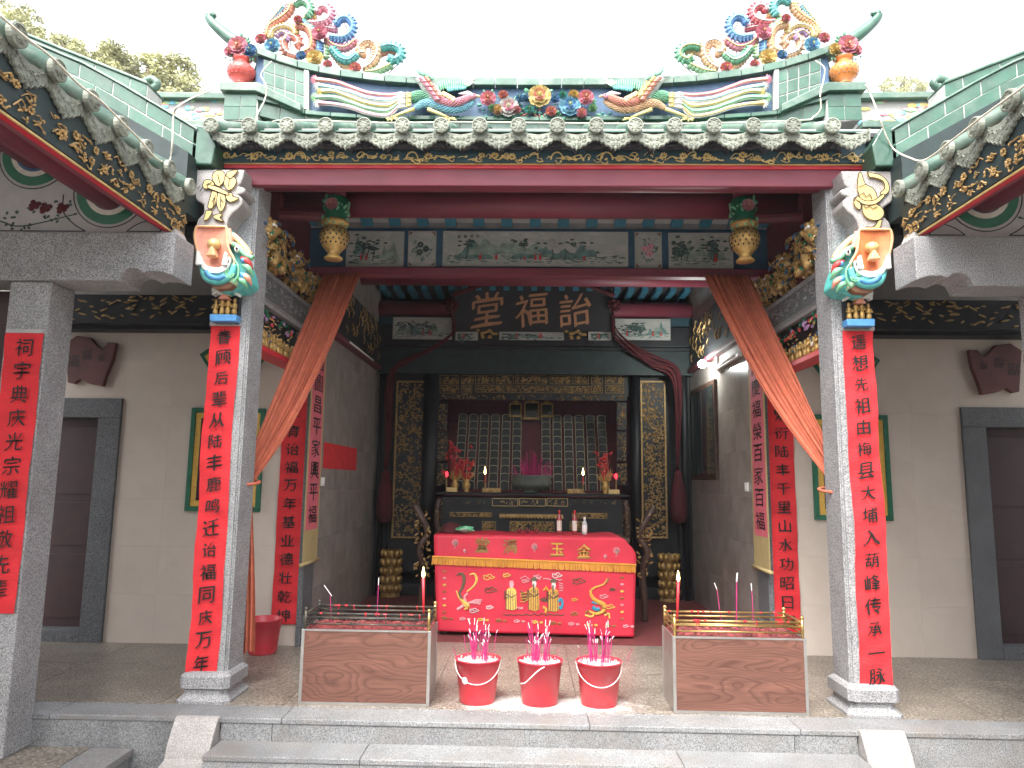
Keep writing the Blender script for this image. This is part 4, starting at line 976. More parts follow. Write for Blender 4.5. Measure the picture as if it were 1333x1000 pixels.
    # far wing
    feath('wing', [((lerp(460, 735, k/15), 322-40*(k/15)**2+8*math.sin(k)), (lerp(440, 745, k/15), 255-45*math.sin(PI*k/15))) for k in range(16)], 'green', .012, .01, -.01)
    feath('wing', [((lerp(560, 700, k/9), 335-22*(k/9)), (lerp(545, 705, k/9), 282-10*math.sin(PI*k/9))) for k in range(10)], 'teal', .013, .03, .02)
    feath('wing_tip', [((700, 292), (820, 188)), ((710, 290), (800, 236)), ((690, 280), (780, 215)), ((680, 262), (750, 218))], 'white', .0075, .01, -.02)
    feath('shoulder_feathers', [((lerp(500, 600, k/8), lerp(360, 420, k/8)), (lerp(520, 610, k/8), lerp(325, 372, k/8))) for k in range(9)], 'yellow', .012, .08, .06)
    feath('tail_tuft', [((238, 345+14*k), (182, 342+17*k)) for k in range(8)], 'yellow', .013, .05, .04)
    feath('tail_tuft', [((190, 345+16*k), (112-8*(k % 2), 340+19*k)) for k in range(8)], 'white', .013, .05, .03)
    t = mb(mir); h = q(772, 372, .06); t.blob(h, (.034, .026, .026), 0, 9, 6); t.oblob(h+Vector((.02, -.01, .004)), h+Vector((.066, -.012, -.010)), .012, 1)
    for k in range(5): t.oblob(h+Vector((-.012*k, -.005, .02)), h+Vector((-.06-.018*k, 0, .052-.006*k)), .009, 2)
    t.blob(h+Vector((.008, -.024, .006)), .006, 3); t.build('head', [RP['pink'], RP['peach'], RP['white'], RP['black']], ph, smooth=True)
    for pts in (((265, 478), (130, 528), (60, 560)), ((378, 482), (500, 530), (560, 560))):
        t = mb(mir); t.tube([q(*p_, .05) for p_ in pts], [.018, .014, .012], 6); fx, fy = pts[2]
        for dx, dy in ((-48, 8), (-36, 30), (8, 36), (60, -4), (75, 22)): t.oblob(q(fx, fy, .05), q(fx+dx, fy+dy*.8, .06), .009, 0, 5)
        t.build('leg', RP['yellow'], ph, smooth=True)
    # tail ribbons with barbs
    cols = [('coral', -22), ('ltblue', -6), ('yellow', 9), ('green', 25), ('pink', 40)] if s < 0 else [('coral', -22), ('ltblue', -6), ('yellow', 9), ('green', 25), ('gold', 40)]
    def z3(x, y): return at(380+x/2.339, y/2.339, YB)
    for ci, (col, off) in enumerate(cols):
        pts = [z3(325, 300+off*.6), z3(290, 312+off), z3(230, 305+off), z3(180, 288+off), z3(130, 272+off*1.05+4*math.sin(ci*2)), z3(72+9*(ci%3), 268+off*1.15)]
        t = mb(mir); P = smooth_path(pts, 12)
        t.tube(P, [interp(i/(len(P)-1), [(0, .014), (.8, .016), (1, .024)]) for i in range(len(P))], 5, 0)
        for a, c_ in zip(P, P[1:]):
            d = (c_-a).normalized(); nn = Vector((-d.z, 0, d.x))
            for sg in (-1, 1): t.oblob(a-Vector((0, .006, 0)), a+nn*(.021+.004*(ci % 2))*sg+d*.022, .0062, 1, 4)
        for k in range(7): a = k*.5-1.5; t.oblob(P[-1], P[-1]+Vector((-.05*math.cos(a), 0, .05*math.sin(a))), .008, 1, 4)
        t.build('tail_feather', [RP[col], RP[('pink', 'white', 'yellow', 'ltgreen', 'white')[ci]]], ph)
# peonies in the middle of the band
pc = thing('peony_cluster', 'row of ceramic peonies in the middle of the blue ridge band', 'roof ornament', (0, RY-.05, 4.75))
for (x, y, R, c1, c2) in ((430, 222, 33, 'pink', 'coral'), (493, 208, 20, 'coral', 'pink'), (515, 258, 42, 'white', 'pink'), (470, 270, 24, 'peach', 'gold'), (642, 212, 48, 'yellow', 'coral'), (768, 252, 44, 'ltblue', 'blue'), (833, 218, 33, 'pink', 'coral'), (783, 208, 22, 'gold', 'yellow'), (815, 282, 22, 'pink', 'coral'), (705, 222, 20, 'blue', 'ltblue'), (600, 268, 20, 'teal', 'green'), (690, 275, 22, 'coral', 'pink'), (560, 222, 18, 'ltblue', 'blue'), (738, 208, 18, 'teal', 'green'), (862, 262, 18, 'ltgreen', 'green'), (447, 262, 16, 'ltgreen', 'green'), (585, 220, 16, 'blue', 'ltblue'), (548, 270, 18, 'pink', 'coral')):
    t = MB(); p = at(500+x/3.174, 60+y/3.174, RY-.06); flower(t, p, R/3.174/158, FI[c1], FI[c2], FI['yellow'], .055); leafset(t, p, R/3.174/158, 6, FI['green'], x); t.build('peony', FMAT, pc)
t = MB(); r = random.Random(2)
for k in range(44):
    x = r.uniform(380, 930); y = 262+26*math.sin(x*.03)+r.uniform(-14, 26); y = min(y, 292)
    a = r.uniform(0, 2*PI); p = at(500+x/3.174, 60+y/3.174, RY-.03); t.oblob(p, p+Vector((.05*math.cos(a), 0, .025*math.sin(a))), .015, k % 2, 5)
for a_, b_ in (((600, 262), (640, 300)), ((690, 258), (645, 300)), ((642, 240), (642, 300)), ((560, 290), (620, 275)), ((720, 285), (670, 280))):
    t.bar(at(500+a_[0]/3.174, 60+a_[1]/3.174, RY-.03), at(500+b_[0]/3.174, 60+b_[1]/3.174, RY-.03), .012, .012, 2)
t.build('leaves', [RP['green'], RP['teal'], RP['coral']], pc, smooth=True)
# ================================================================ CAPITALS, LANTERNS, CARVED BRACKETS
def z4(x, y, Y): return at(230+x/5.88, 270+y/5.88, Y)
def xz4(pts, Y): return [(z4(x, y, Y).x, z4(x, y, Y).z) for x, y in pts]
for s in (-1, 1):
    mir = s > 0; side = 'left' if s < 0 else 'right'
    # pale stone head block with gilt emblem
    hb = thing('head_block', ('pale scalloped stone block with gilt ribbon emblem over the left column' if s < 0 else 'pale scalloped stone block with gilt gourd emblem over the right column'), 'stone block', (s*2.35, -.1, 3.4), 'scalloped blocks over the columns')
    c2 = lambda x, y, Y=-.12: at(220+x/3.333, 180+y/3.333, Y)
    out = [(110, 135), (328, 135), (322, 165), (312, 195), (300, 207), (322, 212), (332, 222), (324, 238), (300, 246), (318, 262), (318, 285), (298, 308), (272, 328), (258, 350), (247, 388), (112, 388), (125, 350), (150, 325), (150, 290), (118, 268), (103, 230)]
    t = mb(mir); t.prism([(c2(x, y).x, c2(x, y).z) for x, y in out], -.12, .12); t.build('block', M['granite_light'], hb, bevel=.012)
    g = mb(mir); o = mb(mir); Y = -.128
    def shape(pts, closed=True, lay=0):
        P = [c2(x, y) for x, y in pts]; P = smooth_path(P+([P[0]] if closed else []), 5)[:-1]
        g.prism([(p.x, p.z) for p in P], Y-.004-lay*.002, Y+.01); o.tube([(p.x, Y-.004-lay*.002, p.z) for p in P+[P[0]]], .0032, 4)
    if s < 0:
        shape([(205, 205), (190, 175), (200, 150), (225, 142), (245, 158), (240, 190), (222, 210)], lay=0)
        shape([(240, 200), (250, 165), (275, 165), (295, 185), (285, 215), (258, 228)], lay=1)
        shape([(250, 165), (262, 148), (300, 142), (290, 160), (270, 178)], lay=2)
        shape([(150, 205), (160, 185), (185, 185), (200, 205), (175, 222), (155, 220)], lay=1)
        shape([(190, 230), (180, 265), (172, 300), (185, 308), (205, 285), (212, 240)], lay=0)
        shape([(215, 240), (210, 285), (225, 320), (245, 300), (248, 258), (235, 240)], lay=1)
        shape([(175, 205), (215, 215), (262, 240), (255, 250), (205, 232), (172, 218)], lay=3)
        shape([(250, 245), (275, 240), (280, 255), (305, 262), (295, 272), (268, 280), (252, 265)], lay=2)
        shape([(165, 315), (190, 320), (175, 350), (155, 358)], lay=1); shape([(205, 335), (235, 330), (225, 348), (242, 362), (215, 358), (195, 345)], lay=2)
        for a_, b_ in (((205, 250), (195, 300)), ((228, 255), (228, 305)), ((215, 160), (225, 200)), ((265, 178), (262, 215)), ((190, 195), (165, 205)), ((200, 262), (190, 280)), ((230, 270), (240, 282)), ((140, 212), (128, 225)), ((150, 215), (140, 235))):
            p, q_ = c2(*a_), c2(*b_); o.tube([(p.x, Y-.010, p.z), (q_.x, Y-.010, q_.z)], .0028, 4)
    else:
        def gp(x, y): return (1000-x-0, y)     # the right block, read mirrored
        R2 = lambda pts: [(1093-x, y-3) for x, y in pts]
        shape(R2([(835, 150), (845, 150), (862, 195), (895, 215), (912, 250), (905, 280), (850, 262), (835, 235), (830, 200)]), lay=0)
        shape(R2([(850, 270), (905, 280), (935, 300), (940, 330), (915, 350), (880, 345), (855, 320)]), lay=1)
        shape(R2([(830, 248), (860, 268), (900, 265), (935, 240), (940, 250), (905, 282), (858, 284), (822, 262)]), lay=3)
        shape(R2([(870, 145), (885, 150), (925, 160), (955, 190), (960, 225), (940, 245), (925, 235), (942, 215), (935, 185), (900, 170), (880, 168)]), lay=2)
        shape(R2([(818, 255), (832, 262), (845, 290), (838, 305), (820, 290), (815, 270)]), lay=2); shape(R2([(870, 378), (900, 378), (920, 350), (932, 352), (925, 380), (905, 390), (868, 388)]), lay=2)
        for a_, b_ in (((840, 245), (855, 235)), ((855, 235), (865, 255)), ((865, 255), (880, 240)), ((880, 240), (890, 262)), ((855, 290), (865, 300)), ((865, 300), (880, 292)), ((880, 292), (895, 302)), ((895, 302), (915, 292)), ((820, 270), (812, 262)), ((832, 212), (862, 200))):
            p, q_ = c2(1093-a_[0], a_[1]-3), c2(1093-b_[0], b_[1]-3); o.tube([(p.x, Y-.012, p.z), (q_.x, Y-.012, q_.z)], .0028, 4)
    g.build('gilt_emblem', plain('yellow ochre gilding', (.60, .42, .16), .6, var=.12), hb); o.build('black_outline', PAL['black'], hb)

    # fish capital with gaping orange mouth
    fc = thing('fish_capital', 'painted fish head capital with gaping orange mouth on the %s column' % side, 'column capital', (s*2.33, -.1, 3.1), 'fish head capitals')
    Y = -.14
    t = mb(mir)   # back of the head, joins the column
    t.prism(xz4([(140, 150), (395, 150), (430, 200), (470, 330), (520, 470), (540, 560), (470, 610), (330, 640), (250, 600), (190, 500), (150, 300)], Y), Y+.06, Y+.26); t.build('head', PAL['teal'], fc, bevel=.02)
    # mouth hollow: orange plate curving back
    def mo(u, v):   # u across, v down
        L = [(152, 150), (140, 200), (148, 300), (170, 360), (195, 430), (240, 470)]; R_ = [(382, 150), (384, 200), (388, 290), (415, 370), (420, 420), (380, 465)]
        i = min(4, int(v*5)); f = v*5-i; a = [lerp(L[i][k], L[i+1][k], f) for k in (0, 1)]; b_ = [lerp(R_[i][k], R_[i+1][k], f) for k in (0, 1)]
        p = z4(lerp(a[0], b_[0], u), lerp(a[1], b_[1], u), Y); p.y = Y+.055*math.sin(PI*u)*(.25+.75*v); return p
    t = mb(mir); t.grid(mo, 12, 15); t.build('mouth', PAL['orange' if s > 0 else 'coral'], fc, smooth=True)
    t = mb(mir); t.tube(smooth_path([z4(x, y, Y) for x, y in ((165, 350), (150, 300), (138, 220), (150, 158), (180, 148), (350, 148), (382, 158), (386, 240), (400, 320), (440, 400), (438, 450))], 5), .010, 6); t.build('lip_rim', PAL['peach'], fc, smooth=True)
    t = mb(mir); J = smooth_path([z4(x, y, Y-.01) for x, y in ((190, 420), (205, 500), (240, 545), (310, 562), (380, 545), (425, 500), (445, 440))], 5)
    t.tube(J, [interp(i/(len(J)-1), [(0, .018), (.5, .034), (1, .022)]) for i in range(len(J))], 10); t.build('lower_jaw', PAL['teal'], fc, smooth=True)
    t = mb(mir); J2 = smooth_path([z4(x, y, Y-.035) for x, y in ((225, 490), (260, 530), (320, 545), (370, 525))], 5); t.tube(J2, .020, 8); t.build('blue_lip', PAL['blue'], fc, smooth=True)
    t = mb(mir)   # teeth
    TP = smooth_path([z4(x, y, Y-.03) for x, y in ((178, 395), (195, 440), (230, 478), (290, 495), (350, 485), (390, 455), (410, 400))], 4)
    for i in range(1, len(TP)-1):
        p = TP[i]; h = .042
        t.prism([(p.x-.0085, p.z-.012), (p.x+.0085, p.z-.012), (p.x+.0085, p.z+h*.6), (p.x, p.z+h*.8), (p.x-.0085, p.z+h*.6)], p.y-.012, p.y+.012)
    for x0, x1, x2, yt, yb in ((170, 186, 214, 350, 455), (368, 396, 412, 360, 458)):
        a, b_, c_ = z4(x0, yb, Y), z4(x1, yt, Y), z4(x2, yb, Y); t.prism([(a.x, a.z), (c_.x, c_.z), (b_.x+.006, b_.z), (b_.x-.006, b_.z)], Y-.060, Y-.02)
    t.build('teeth', PAL['white'], fc, bevel=.003)
    t = mb(mir); p = z4(285, 285, Y-.0); t.blob((p.x, p.y, p.z), (.048, .05, .042), 0, 12, 8); t.build('gold_ball', M['gold_pale'], fc, smooth=True)
    t = mb(mir); a = z4(268, 300, Y-.05); b_ = z4(240, 385, Y-.0); c_ = z4(318, 385, Y-.0); t.prism([(b_.x, b_.z), (c_.x, c_.z), (a.x+.008, a.z), (a.x-.008, a.z)], Y-.055, Y+.02); t.build('tongue', [PAL['peach']], fc, bevel=.008)
    # eye, brow and fins to the inner side
    t = mb(mir); p = z4(462, 320, Y+.0); t.blob((p.x, Y, p.z), (.02, .02, .026), 0, 8, 6); t.blob((p.x+.004, Y-.017, p.z), (.010, .008, .013), 1, 6, 4); t.build('eye', [PAL['white'], PAL['black']], fc, smooth=True)
    t = mb(mir); t.tube(smooth_path([z4(x, y, Y+.02) for x, y in ((395, 170), (410, 230), (415, 290))]), .022, 7, 0); t.tube(smooth_path([z4(x, y, Y+.04) for x, y in ((430, 215), (480, 260), (530, 320), (560, 370))]), .026, 7, 1)
    t.tube(smooth_path([z4(x, y, Y+.01) for x, y in ((430, 280), (480, 310), (520, 360), (585, 390))]), .020, 7, 2); t.build('brow', [PAL['coral'], PAL['peach'], PAL['green']], fc, smooth=True)
    fins = [('red', (490, 385), (585, 480)), ('green', (500, 440), (588, 530)), ('coral', (495, 510), (575, 600)), ('blue', (480, 500), (530, 590)), ('green', (460, 545), (545, 625)), ('blue', (500, 400), (520, 450)), ('ltgreen', (400, 560), (470, 610))]
    for col, a, b_ in fins:
        t = mb(mir); a = z4(*a, Y+.01); b_ = z4(*b_, Y+.04); m_ = (a+b_)/2+Vector((.012, -.02, .012)); t.tube(smooth_path([a, m_, b_], 4), [.008, .014, .019, .022, .022, .020, .015, .009, .003], 7); t.build('fin', PAL[col], fc, smooth=True)
    t = mb(mir)
    for cx, cy, r_ in ((405, 505, 34), (405, 505, 20)): t.tube([z4(cx+r_*math.cos(a), cy+r_*math.sin(a), Y-.035) for a in [i*.5 for i in range(10)]], .006, 5)
    t.tube(smooth_path([z4(x, y, Y-.02) for x, y in ((440, 400), (470, 450), (470, 520), (430, 580))]), .008, 5)
    t.build('scroll', PAL['green'], fc, smooth=True)
    t = mb(mir); t.prism(xz4([(260, 570), (440, 560), (430, 600), (400, 622), (300, 628), (262, 605)], Y), Y+.0, Y+.2); t.build('neck', PAL['brown'], fc, bevel=.01)

    # niche with little gilt figures at the top of the column
    nf = thing('figure_niche', 'small niche of gilt figures just above the %s column banner' % side, 'carving', (s*2.36, .0, 2.72), 'gilt figure niches')
    A = z4(300, 640, .03); B = z4(470, 885, .03)
    t = mb(mir); t.box(A.x, B.x, .03, .07, B.z, A.z); t.build('back', M['wood_black'], nf)
    t = mb(mir); t.prism([(A.x-.005, B.z), (B.x+.005, B.z), (B.x+.012, B.z+.05), (A.x-.008, B.z+.055)], -.03, .06); t.build('plinth', PAL['blue'], nf, bevel=.006)
    t = mb(mir); t.prism([(A.x, A.z-.05), (A.x+.03, A.z-.03), ((A.x+B.x)/2, A.z-.055), (B.x-.03, A.z-.03), (B.x, A.z-.05), (B.x+.01, A.z+.01), (A.x-.01, A.z+.01)], -.03, .06); t.build('canopy', PAL['white'], nf, bevel=.006)
    t = mb(mir); t.prism([((A.x+B.x)/2-.04, A.z-.075), ((A.x+B.x)/2+.04, A.z-.075), ((A.x+B.x)/2, A.z-.03)], -.04, .03); t.build('valance', PAL['coral'], nf)
    for k, (fx, hh) in enumerate(((.12, .12), (.38, .155), (.62, .15), (.88, .125))):
        t = mb(mir); x = lerp(A.x, B.x, fx); z = B.z+.05
        t.lathe([(.017, 0), (.020, hh*.2), (.013, hh*.5), (.018, hh*.68), (.006, hh*.76)], (x, -.0, z), 8); t.blob((x, 0, z+hh*.85), (.0115, .0115, .016), 0, 8, 5); t.lathe([(.013, hh*.9), (.008, hh*1.02)], (x, 0, z), 6)
        t.tube([(x-.016, -.004, z+hh*.65), (x-.024, -.014, z+hh*.45), (x-.006, -.02, z+hh*.5)], .006, 5); t.tube([(x+.016, -.004, z+hh*.65), (x+.024, -.014, z+hh*.45), (x+.006, -.02, z+hh*.42)], .006, 5)
        t.build('gilt_figure', M['gold'], nf, smooth=True)

    # stone cross beam running back from the column, with a carved panel, and the figure frieze below
    xb = -2.24
    cb = thing('cross_beam', 'granite cross beam with carved dark panel running back from the %s column' % side, 'beam', (s*2.35, 1, 3), 'granite cross beams')
    t = mb(mir); t.box(-2.42, xb, .30, 1.76, 2.97, 3.27); t.build('beam', M['granite'], cb, bevel=.008)
    t = mb(mir); t.box(xb, xb+.004, .42, 1.64, 3.03, 3.22); t.build('carved_panel', M['granite_dark'], cb)
    t = mb(mir)
    P0 = [(xb+.006, .40, 3.05), (xb+.006, .44, 3.23), (xb+.006, 1.62, 3.235), (xb+.006, 1.66, 3.2), (xb+.006, 1.63, 3.02), (xb+.006, .46, 3.015), (xb+.006, .40, 3.05)]
    t.tube(P0, .006, 5); r = random.Random(8)
    for k in range(46):
        y = .48+1.1*r.random(); z = 3.055+.14*r.random(); w_ = r.uniform(.02, .05); ph_ = r.uniform(0, 6)
        t.tube([(xb+.008, y+w_*(1-a*.12)*math.cos(ph_+a), z+w_*.5*(1-a*.12)*math.sin(ph_+a)) for a in [i*.7 for i in range(7)]], .0035, 4)
    t.build('carved_scrolls', M['granite'], cb)
    ff = thing('figure_frieze', 'crowded gilt figure frieze on a red shelf under the %s cross beam' % side, 'carving', (s*2.32, 1, 2.6), 'gilt figure friezes')
    t = mb(mir); t.box(-2.42, -2.29, .36, 1.76, 2.63, 2.968); t.build('back_board', M['wood_black'], ff)
    t = mb(mir); t.box(-2.40, -2.235, .36, 1.76, 2.585, 2.63); t.build('shelf', M['red_bright'], ff, bevel=.004)
    r = random.Random(17+s)
    for k in range(15):
        y = .42+k*.09; hh = r.uniform(.13, .18); x = -2.265-.01*(k % 2); t = mb(mir)
        t.lathe([(.024, 0), (.028, hh*.25), (.016, hh*.5), (.024, hh*.7), (.008, hh*.78)], (x, y, 2.63), 7); t.blob((x, y, 2.63+hh*.87), (.015, .015, .02), 0, 7, 5)
        t.tube([(x, y-.02, 2.63+hh*.66), (x+.02, y-.03, 2.63+hh*.5), (x+.03, y-.01, 2.63+hh*.6)], .008, 5); t.oblob((x+.015, y+.02, 2.63+hh*.3), (x+.02, y+.03, 2.63+hh*.9), .009)
        t.build('gilt_figure', M['gold'], ff, smooth=True)
    for mt, nn, zz in (('red', 12, 2.88), ('green', 30, 2.90), ('purple', 12, 2.88), ('white', 14, 2.68), ('navy', 14, 2.72)):
        t = mb(mir)
        for k in range(nn): y = .40+1.32*r.random(); t.blob((-2.275+r.uniform(-.01, .025), y, zz+r.uniform(-.03, .05)), (.012, r.uniform(.015, .035), r.uniform(.010, .024)), 0, 6, 4)
        t.build('painted_cloud', PAL['dgreen'] if mt == 'green' else PAL[mt], ff)
    t = mb(mir)
    for k in range(50): y = .40+1.32*r.random(); z = 2.66+.27*r.random(); a = r.uniform(0, 6); t.oblob((-2.27, y, z), (-2.25, y+.03*math.cos(a), z+.03*math.sin(a)), .006)
    t.build('gilt_scrolls', M['gold'], ff)

    # gilt lion and dragon brackets on top of the cross beam
    def lion(name, lab, cy, cz, sc, seed):
        r = random.Random(seed); ln = thing(name, lab, 'carving', (s*2.2, cy, cz), 'gilt carved beasts on the cross beams')
        X = -2.22
        t = mb(mir)
        P = smooth_path([(X-.06, cy+.18*sc, cz+.03), (X-.02, cy+.12*sc, cz+.10*sc), (X, cy, cz+.13*sc), (X+.02, cy-.08*sc, cz+.18*sc)], 4)
        t.tube(P, [interp(i/(len(P)-1), [(0, .04*sc), (.5, .07*sc), (1, .06*sc)]) for i in range(len(P))], 10)
        for dy, dx in ((.12, .05), (.10, -.05), (-.06, .06), (-.05, -.05)):
            t.tube([(X+dx, cy+dy*sc, cz+.10*sc), (X+dx*1.2, cy+(dy-.03)*sc, cz+.04*sc), (X+dx*1.2, cy+(dy-.06)*sc, cz+.005)], [.04*sc, .028*sc, .03*sc], 7)
        t.blob((X+.02, cy-.13*sc, cz+.25*sc), (.075*sc, .08*sc, .08*sc), 0, 10, 7); t.blob((X+.03, cy-.20*sc, cz+.22*sc), (.05*sc, .05*sc, .035*sc), 0, 8, 5)
        t.tube(smooth_path([(X-.05, cy+.2*sc, cz+.08), (X-.02, cy+.27*sc, cz+.2*sc), (X, cy+.2*sc, cz+.3*sc)], 4), [.03*sc]*8+[.015], 6)
        t.build('body', M['gold_old'], ln, smooth=True)
        t = mb(mir)
        for k in range(130):
            c0 = Vector((X+r.uniform(-.02, .09), cy+r.gauss(0, .14)*sc, cz+r.uniform(.02, .32)*sc)); a = r.uniform(0, 6.28); R_ = r.uniform(.012, .03); t.tube([c0+Vector((.01*i*.3, R_*(1-.12*i)*math.cos(a+i*.9), R_*(1-.12*i)*math.sin(a+i*.9))) for i in range(6)], .006, 4)
        for k in range(26):
            a = r.uniform(0, 6.28); b_ = r.uniform(-.3, 1.2); c0 = Vector((X+.02+.06*sc*math.cos(a), cy-.10*sc+.08*sc*math.sin(a), cz+.25*sc+.06*sc*b_)); t.blob(c0, .022*sc, 0, 6, 4)
        t.build('mane', M['gold'], ln, smooth=True)
        for col, n_ in (('dgreen', 14), ('navy', 14), ('coral', 5), ('black', 14)):
            t = mb(mir)
            for k in range(n_):
                a = r.uniform(0, 6.28); c0 = Vector((X+r.uniform(-.04, .08), cy+r.uniform(-.25, .25)*sc, cz+r.uniform(.02, .34)*sc)); t.oblob(c0, c0+Vector((.02, .06*math.cos(a)*sc, .06*math.sin(a)*sc)), .014*sc)
            t.build('ribbon', PAL[col], ln, smooth=True)
        t = mb(mir)
        for sy in (-.02, .02): t.blob((X+.06*sc+.02, cy-.17*sc+sy, cz+.27*sc), .012*sc, 0, 6, 4)
        t.oblob((X+.06, cy-.23*sc, cz+.19*sc), (X+.06, cy-.19*sc, cz+.21*sc), .008)
        t.build('eyes_and_teeth', PAL['white'], ln)
        return ln
    lion('gilt_lion', 'gilt lion carving nearest the column on the %s cross beam' % side, .55, 3.27, 1.15, 3)
    lion('gilt_dragon', 'smaller gilt beast carving further back on the %s cross beam' % side, 1.15, 3.27, .95, 5)
    lion('gilt_lion', 'gilt lion carving below the lantern at the back end of the %s cross beam' % side, 1.62, 3.27, .8, 9)
    # red side posts and dark carved brackets filling the corner under the beams
    t = mb(mir); t.box(-2.30, -2.2, .62, .72, 3.60, 3.98); t.tube([(-2.3, .66, 3.80), (-1.7, .74, 3.80)], .05, 10)
    t.build('bracket_arm', M['red_dull'], None, label='dark red bracket arm holding the %s hanging lantern post' % side, cat='bracket', group='lantern bracket arms')

    # lantern finial hanging under the beam
    lt = thing('hanging_lantern', 'gilt pierced lantern finial with green carved collar and peony, %s of the hall front' % side, 'lantern', (s*1.75, .74, 3.5), 'gilt lantern finials')
    X, Yl = -1.752, .74
    t = mb(mir); t.tube([(X, Yl, 3.96), (X, Yl, 4.3)], .085, 14); t.build('post', M['beam_red'], lt, smooth=True)
    t = mb(mir); t.lathe([(.10, 3.965), (.105, 3.95), (.095, 3.80), (.10, 3.76), (.085, 3.75)], (X, Yl, 0), 18); t.build('collar', PAL['dgreen'], lt, smooth=True)
    t = mb(mir); r = random.Random(6)
    for k in range(46):
        a = 2*PI*r.random(); z = 3.76+.2*r.random(); d = r.uniform(-.5, .5); t.oblob((X+.108*math.cos(a), Yl+.108*math.sin(a), z), (X+.118*math.cos(a+d*.7), Yl+.118*math.sin(a+d*.7), z+r.uniform(-.05, .05)), .013)
    for k in range(9): a = 2*PI*k/9; t.oblob((X+.10*math.cos(a), Yl+.10*math.sin(a), 3.77), (X+.10*math.cos(a), Yl+.10*math.sin(a), 3.70), .014)
    t.build('carved_leaves', PAL['green'], lt, smooth=True)
    t = mb(mir); flower(t, (X, Yl-.12, 3.87), .05, FI['pink'], FI['coral'], FI['yellow'], .03); t.build('peony', FMAT, lt)
    pr = [(.075, 3.42), (.078, 3.435), (.055, 3.45), (.048, 3.475), (.07, 3.50), (.108, 3.545), (.125, 3.60), (.122, 3.65), (.10, 3.69), (.085, 3.705), (.10, 3.715), (.118, 3.735), (.118, 3.755), (.10, 3.765)]
    t = mb(mir); t.lathe(pr, (X, Yl, 0), 22); t.build('gilt_vase', M['gold'], lt, smooth=True)
    t = mb(mir)
    for j in range(5):
        z = 3.545+j*.032; rr = interp(z, [(b_, a_) for a_, b_ in pr])
        for k in range(16): a = 2*PI*(k+.5*(j % 2))/16; t.blob((X+rr*math.cos(a), Yl+rr*math.sin(a), z), (.0085, .0085, .010), 0, 6, 3)
    t.build('hole_spots', M['wood_black'], lt)  # black beads stand in for the shade inside pierced holes

# ---------------------------------------------------------------- curtains draped from the lintel to the columns
def curtain(name, lab, top0, top1, bot0, bot1, mid_sag, folds, s, tail=None):
    cu = thing(name, lab, 'curtain', tuple(top0), 'rust orange curtains')
    def fn(u, v):
        a = Vector(top0).lerp(Vector(top1), u); b_ = Vector(bot0).lerp(Vector(bot1), u)
        p = a.lerp(b_, v); p = p+Vector((s*-0, 0, 0)); w_ = u if s < 0 else 1-u; sag = math.sin(PI*v)*mid_sag*(.1+1.6*w_)
        p.z -= sag; amp = .022*(1-.45*v)*(0.35+.65*math.sin(PI*min(1, max(0, u))))
        ph_ = folds*2*PI*(u**.9+.035*math.sin(u*17+1)+.02*math.sin(u*41))+.9*math.sin(v*4+u*3); amp *= .65+.5*math.sin(u*23+2)**2
        p.y -= amp*math.sin(ph_)*1.1+.010*math.sin(ph_*2.3+v*6); p.x += amp*.5*math.cos(ph_); return p
    t = MB(); t.grid(fn, 130, 46); o = t.build('drape', M['orange_cloth'], cu, smooth=True)
    so = o.modifiers.new('thick', 'SOLIDIFY'); so.thickness = .004
    return cu
c = curtain('curtain', 'rust orange curtain tied back to the left column', at(422, 358, 1.68), at(470, 355, 1.70), at(323, 598, .42), at(322, 640, .38), .12, 9, -1)
def tailf(u, v):
    z = lerp(1.50, .22, v); w_ = lerp(.05, .10, min(1, v*1.2)); x = -2.215+.035*math.sin(v*1.5)+w_*(u-.5)+.05*v
    return (x-.03, .43-.02*math.sin(u*18+v*2)*(.5+v), z+.05*math.sin(u*3)*v)
t = MB(); t.grid(tailf, 24, 30); t.build('tail', M['orange_cloth'], c, smooth=True)
t = MB(); t.tube([(-2.30+.17*math.cos(a), .34+.17*math.sin(a)*0.9, 1.52+.02*math.sin(a)) for a in [i*2*PI/16 for i in range(17)]], .012, 6, cap=False); t.build('tie', M['orange_cloth'], c, smooth=True)
c = curtain('curtain', 'rust orange curtain tied back to the right column', at(916, 357, 1.70), at(976, 360, 1.68), at(1086, 634, .38), at(1084, 590, .42), .10, 9, 1)
t = MB(); t.tube([(2.30+.17*math.cos(a), .34+.17*math.sin(a)*0.9, 1.52+.02*math.sin(a)) for a in [i*2*PI/16 for i in range(17)]], .012, 6, cap=False); t.build('tie', M['orange_cloth'], c, smooth=True)
# ================================================================ INSIDE THE HALL
# beam assembly with the name plaque
hb = thing('hall_beam', 'dark carved cross beam deep in the hall with red painted round beams', 'beam', (0, 4.6, 3.5))
t = MB(); t.tube([(-2.2, 4.75, 3.97), (2.2, 4.75, 3.97)], .12, 16); t.build('round_beam', M['beam_red'], hb, smooth=True)
t = MB(); t.box(-2.2, 2.2, 4.66, 4.74, 3.44, 3.72); t.build('tie_beam', M['wood_black'], hb, bevel=.01)
t = MB(); t.box(-2.2, 2.2, 4.70, 4.76, 3.72, 3.86); t.build('teal_board', M['teal_board'], hb)
t = MB(); t.box(-2.2, 2.2, 4.72, 4.80, 3.05, 3.44); t.build('lower_board', M['dark_board'], hb)
t = MB(); t.box(-2.2, 2.2, 4.66, 4.8, 3.385, 3.43); t.build('moulding', M['wood_black'], hb, bevel=.004)
t = MB()
for k in range(23):
    x = -2.1+k*.19; t.box(x-.04, x+.04, 4.4, 4.9, 4.16, 4.22)
t.build('rafter', M['blue_paint'], hb)
t = MB(); t.box(-2.25, 2.25, 1.905, 6.1, 4.235, 4.27); t.build('hall_ceiling', M['roof_dark'], None, label='dark ceiling boards inside the hall', cat='ceiling')
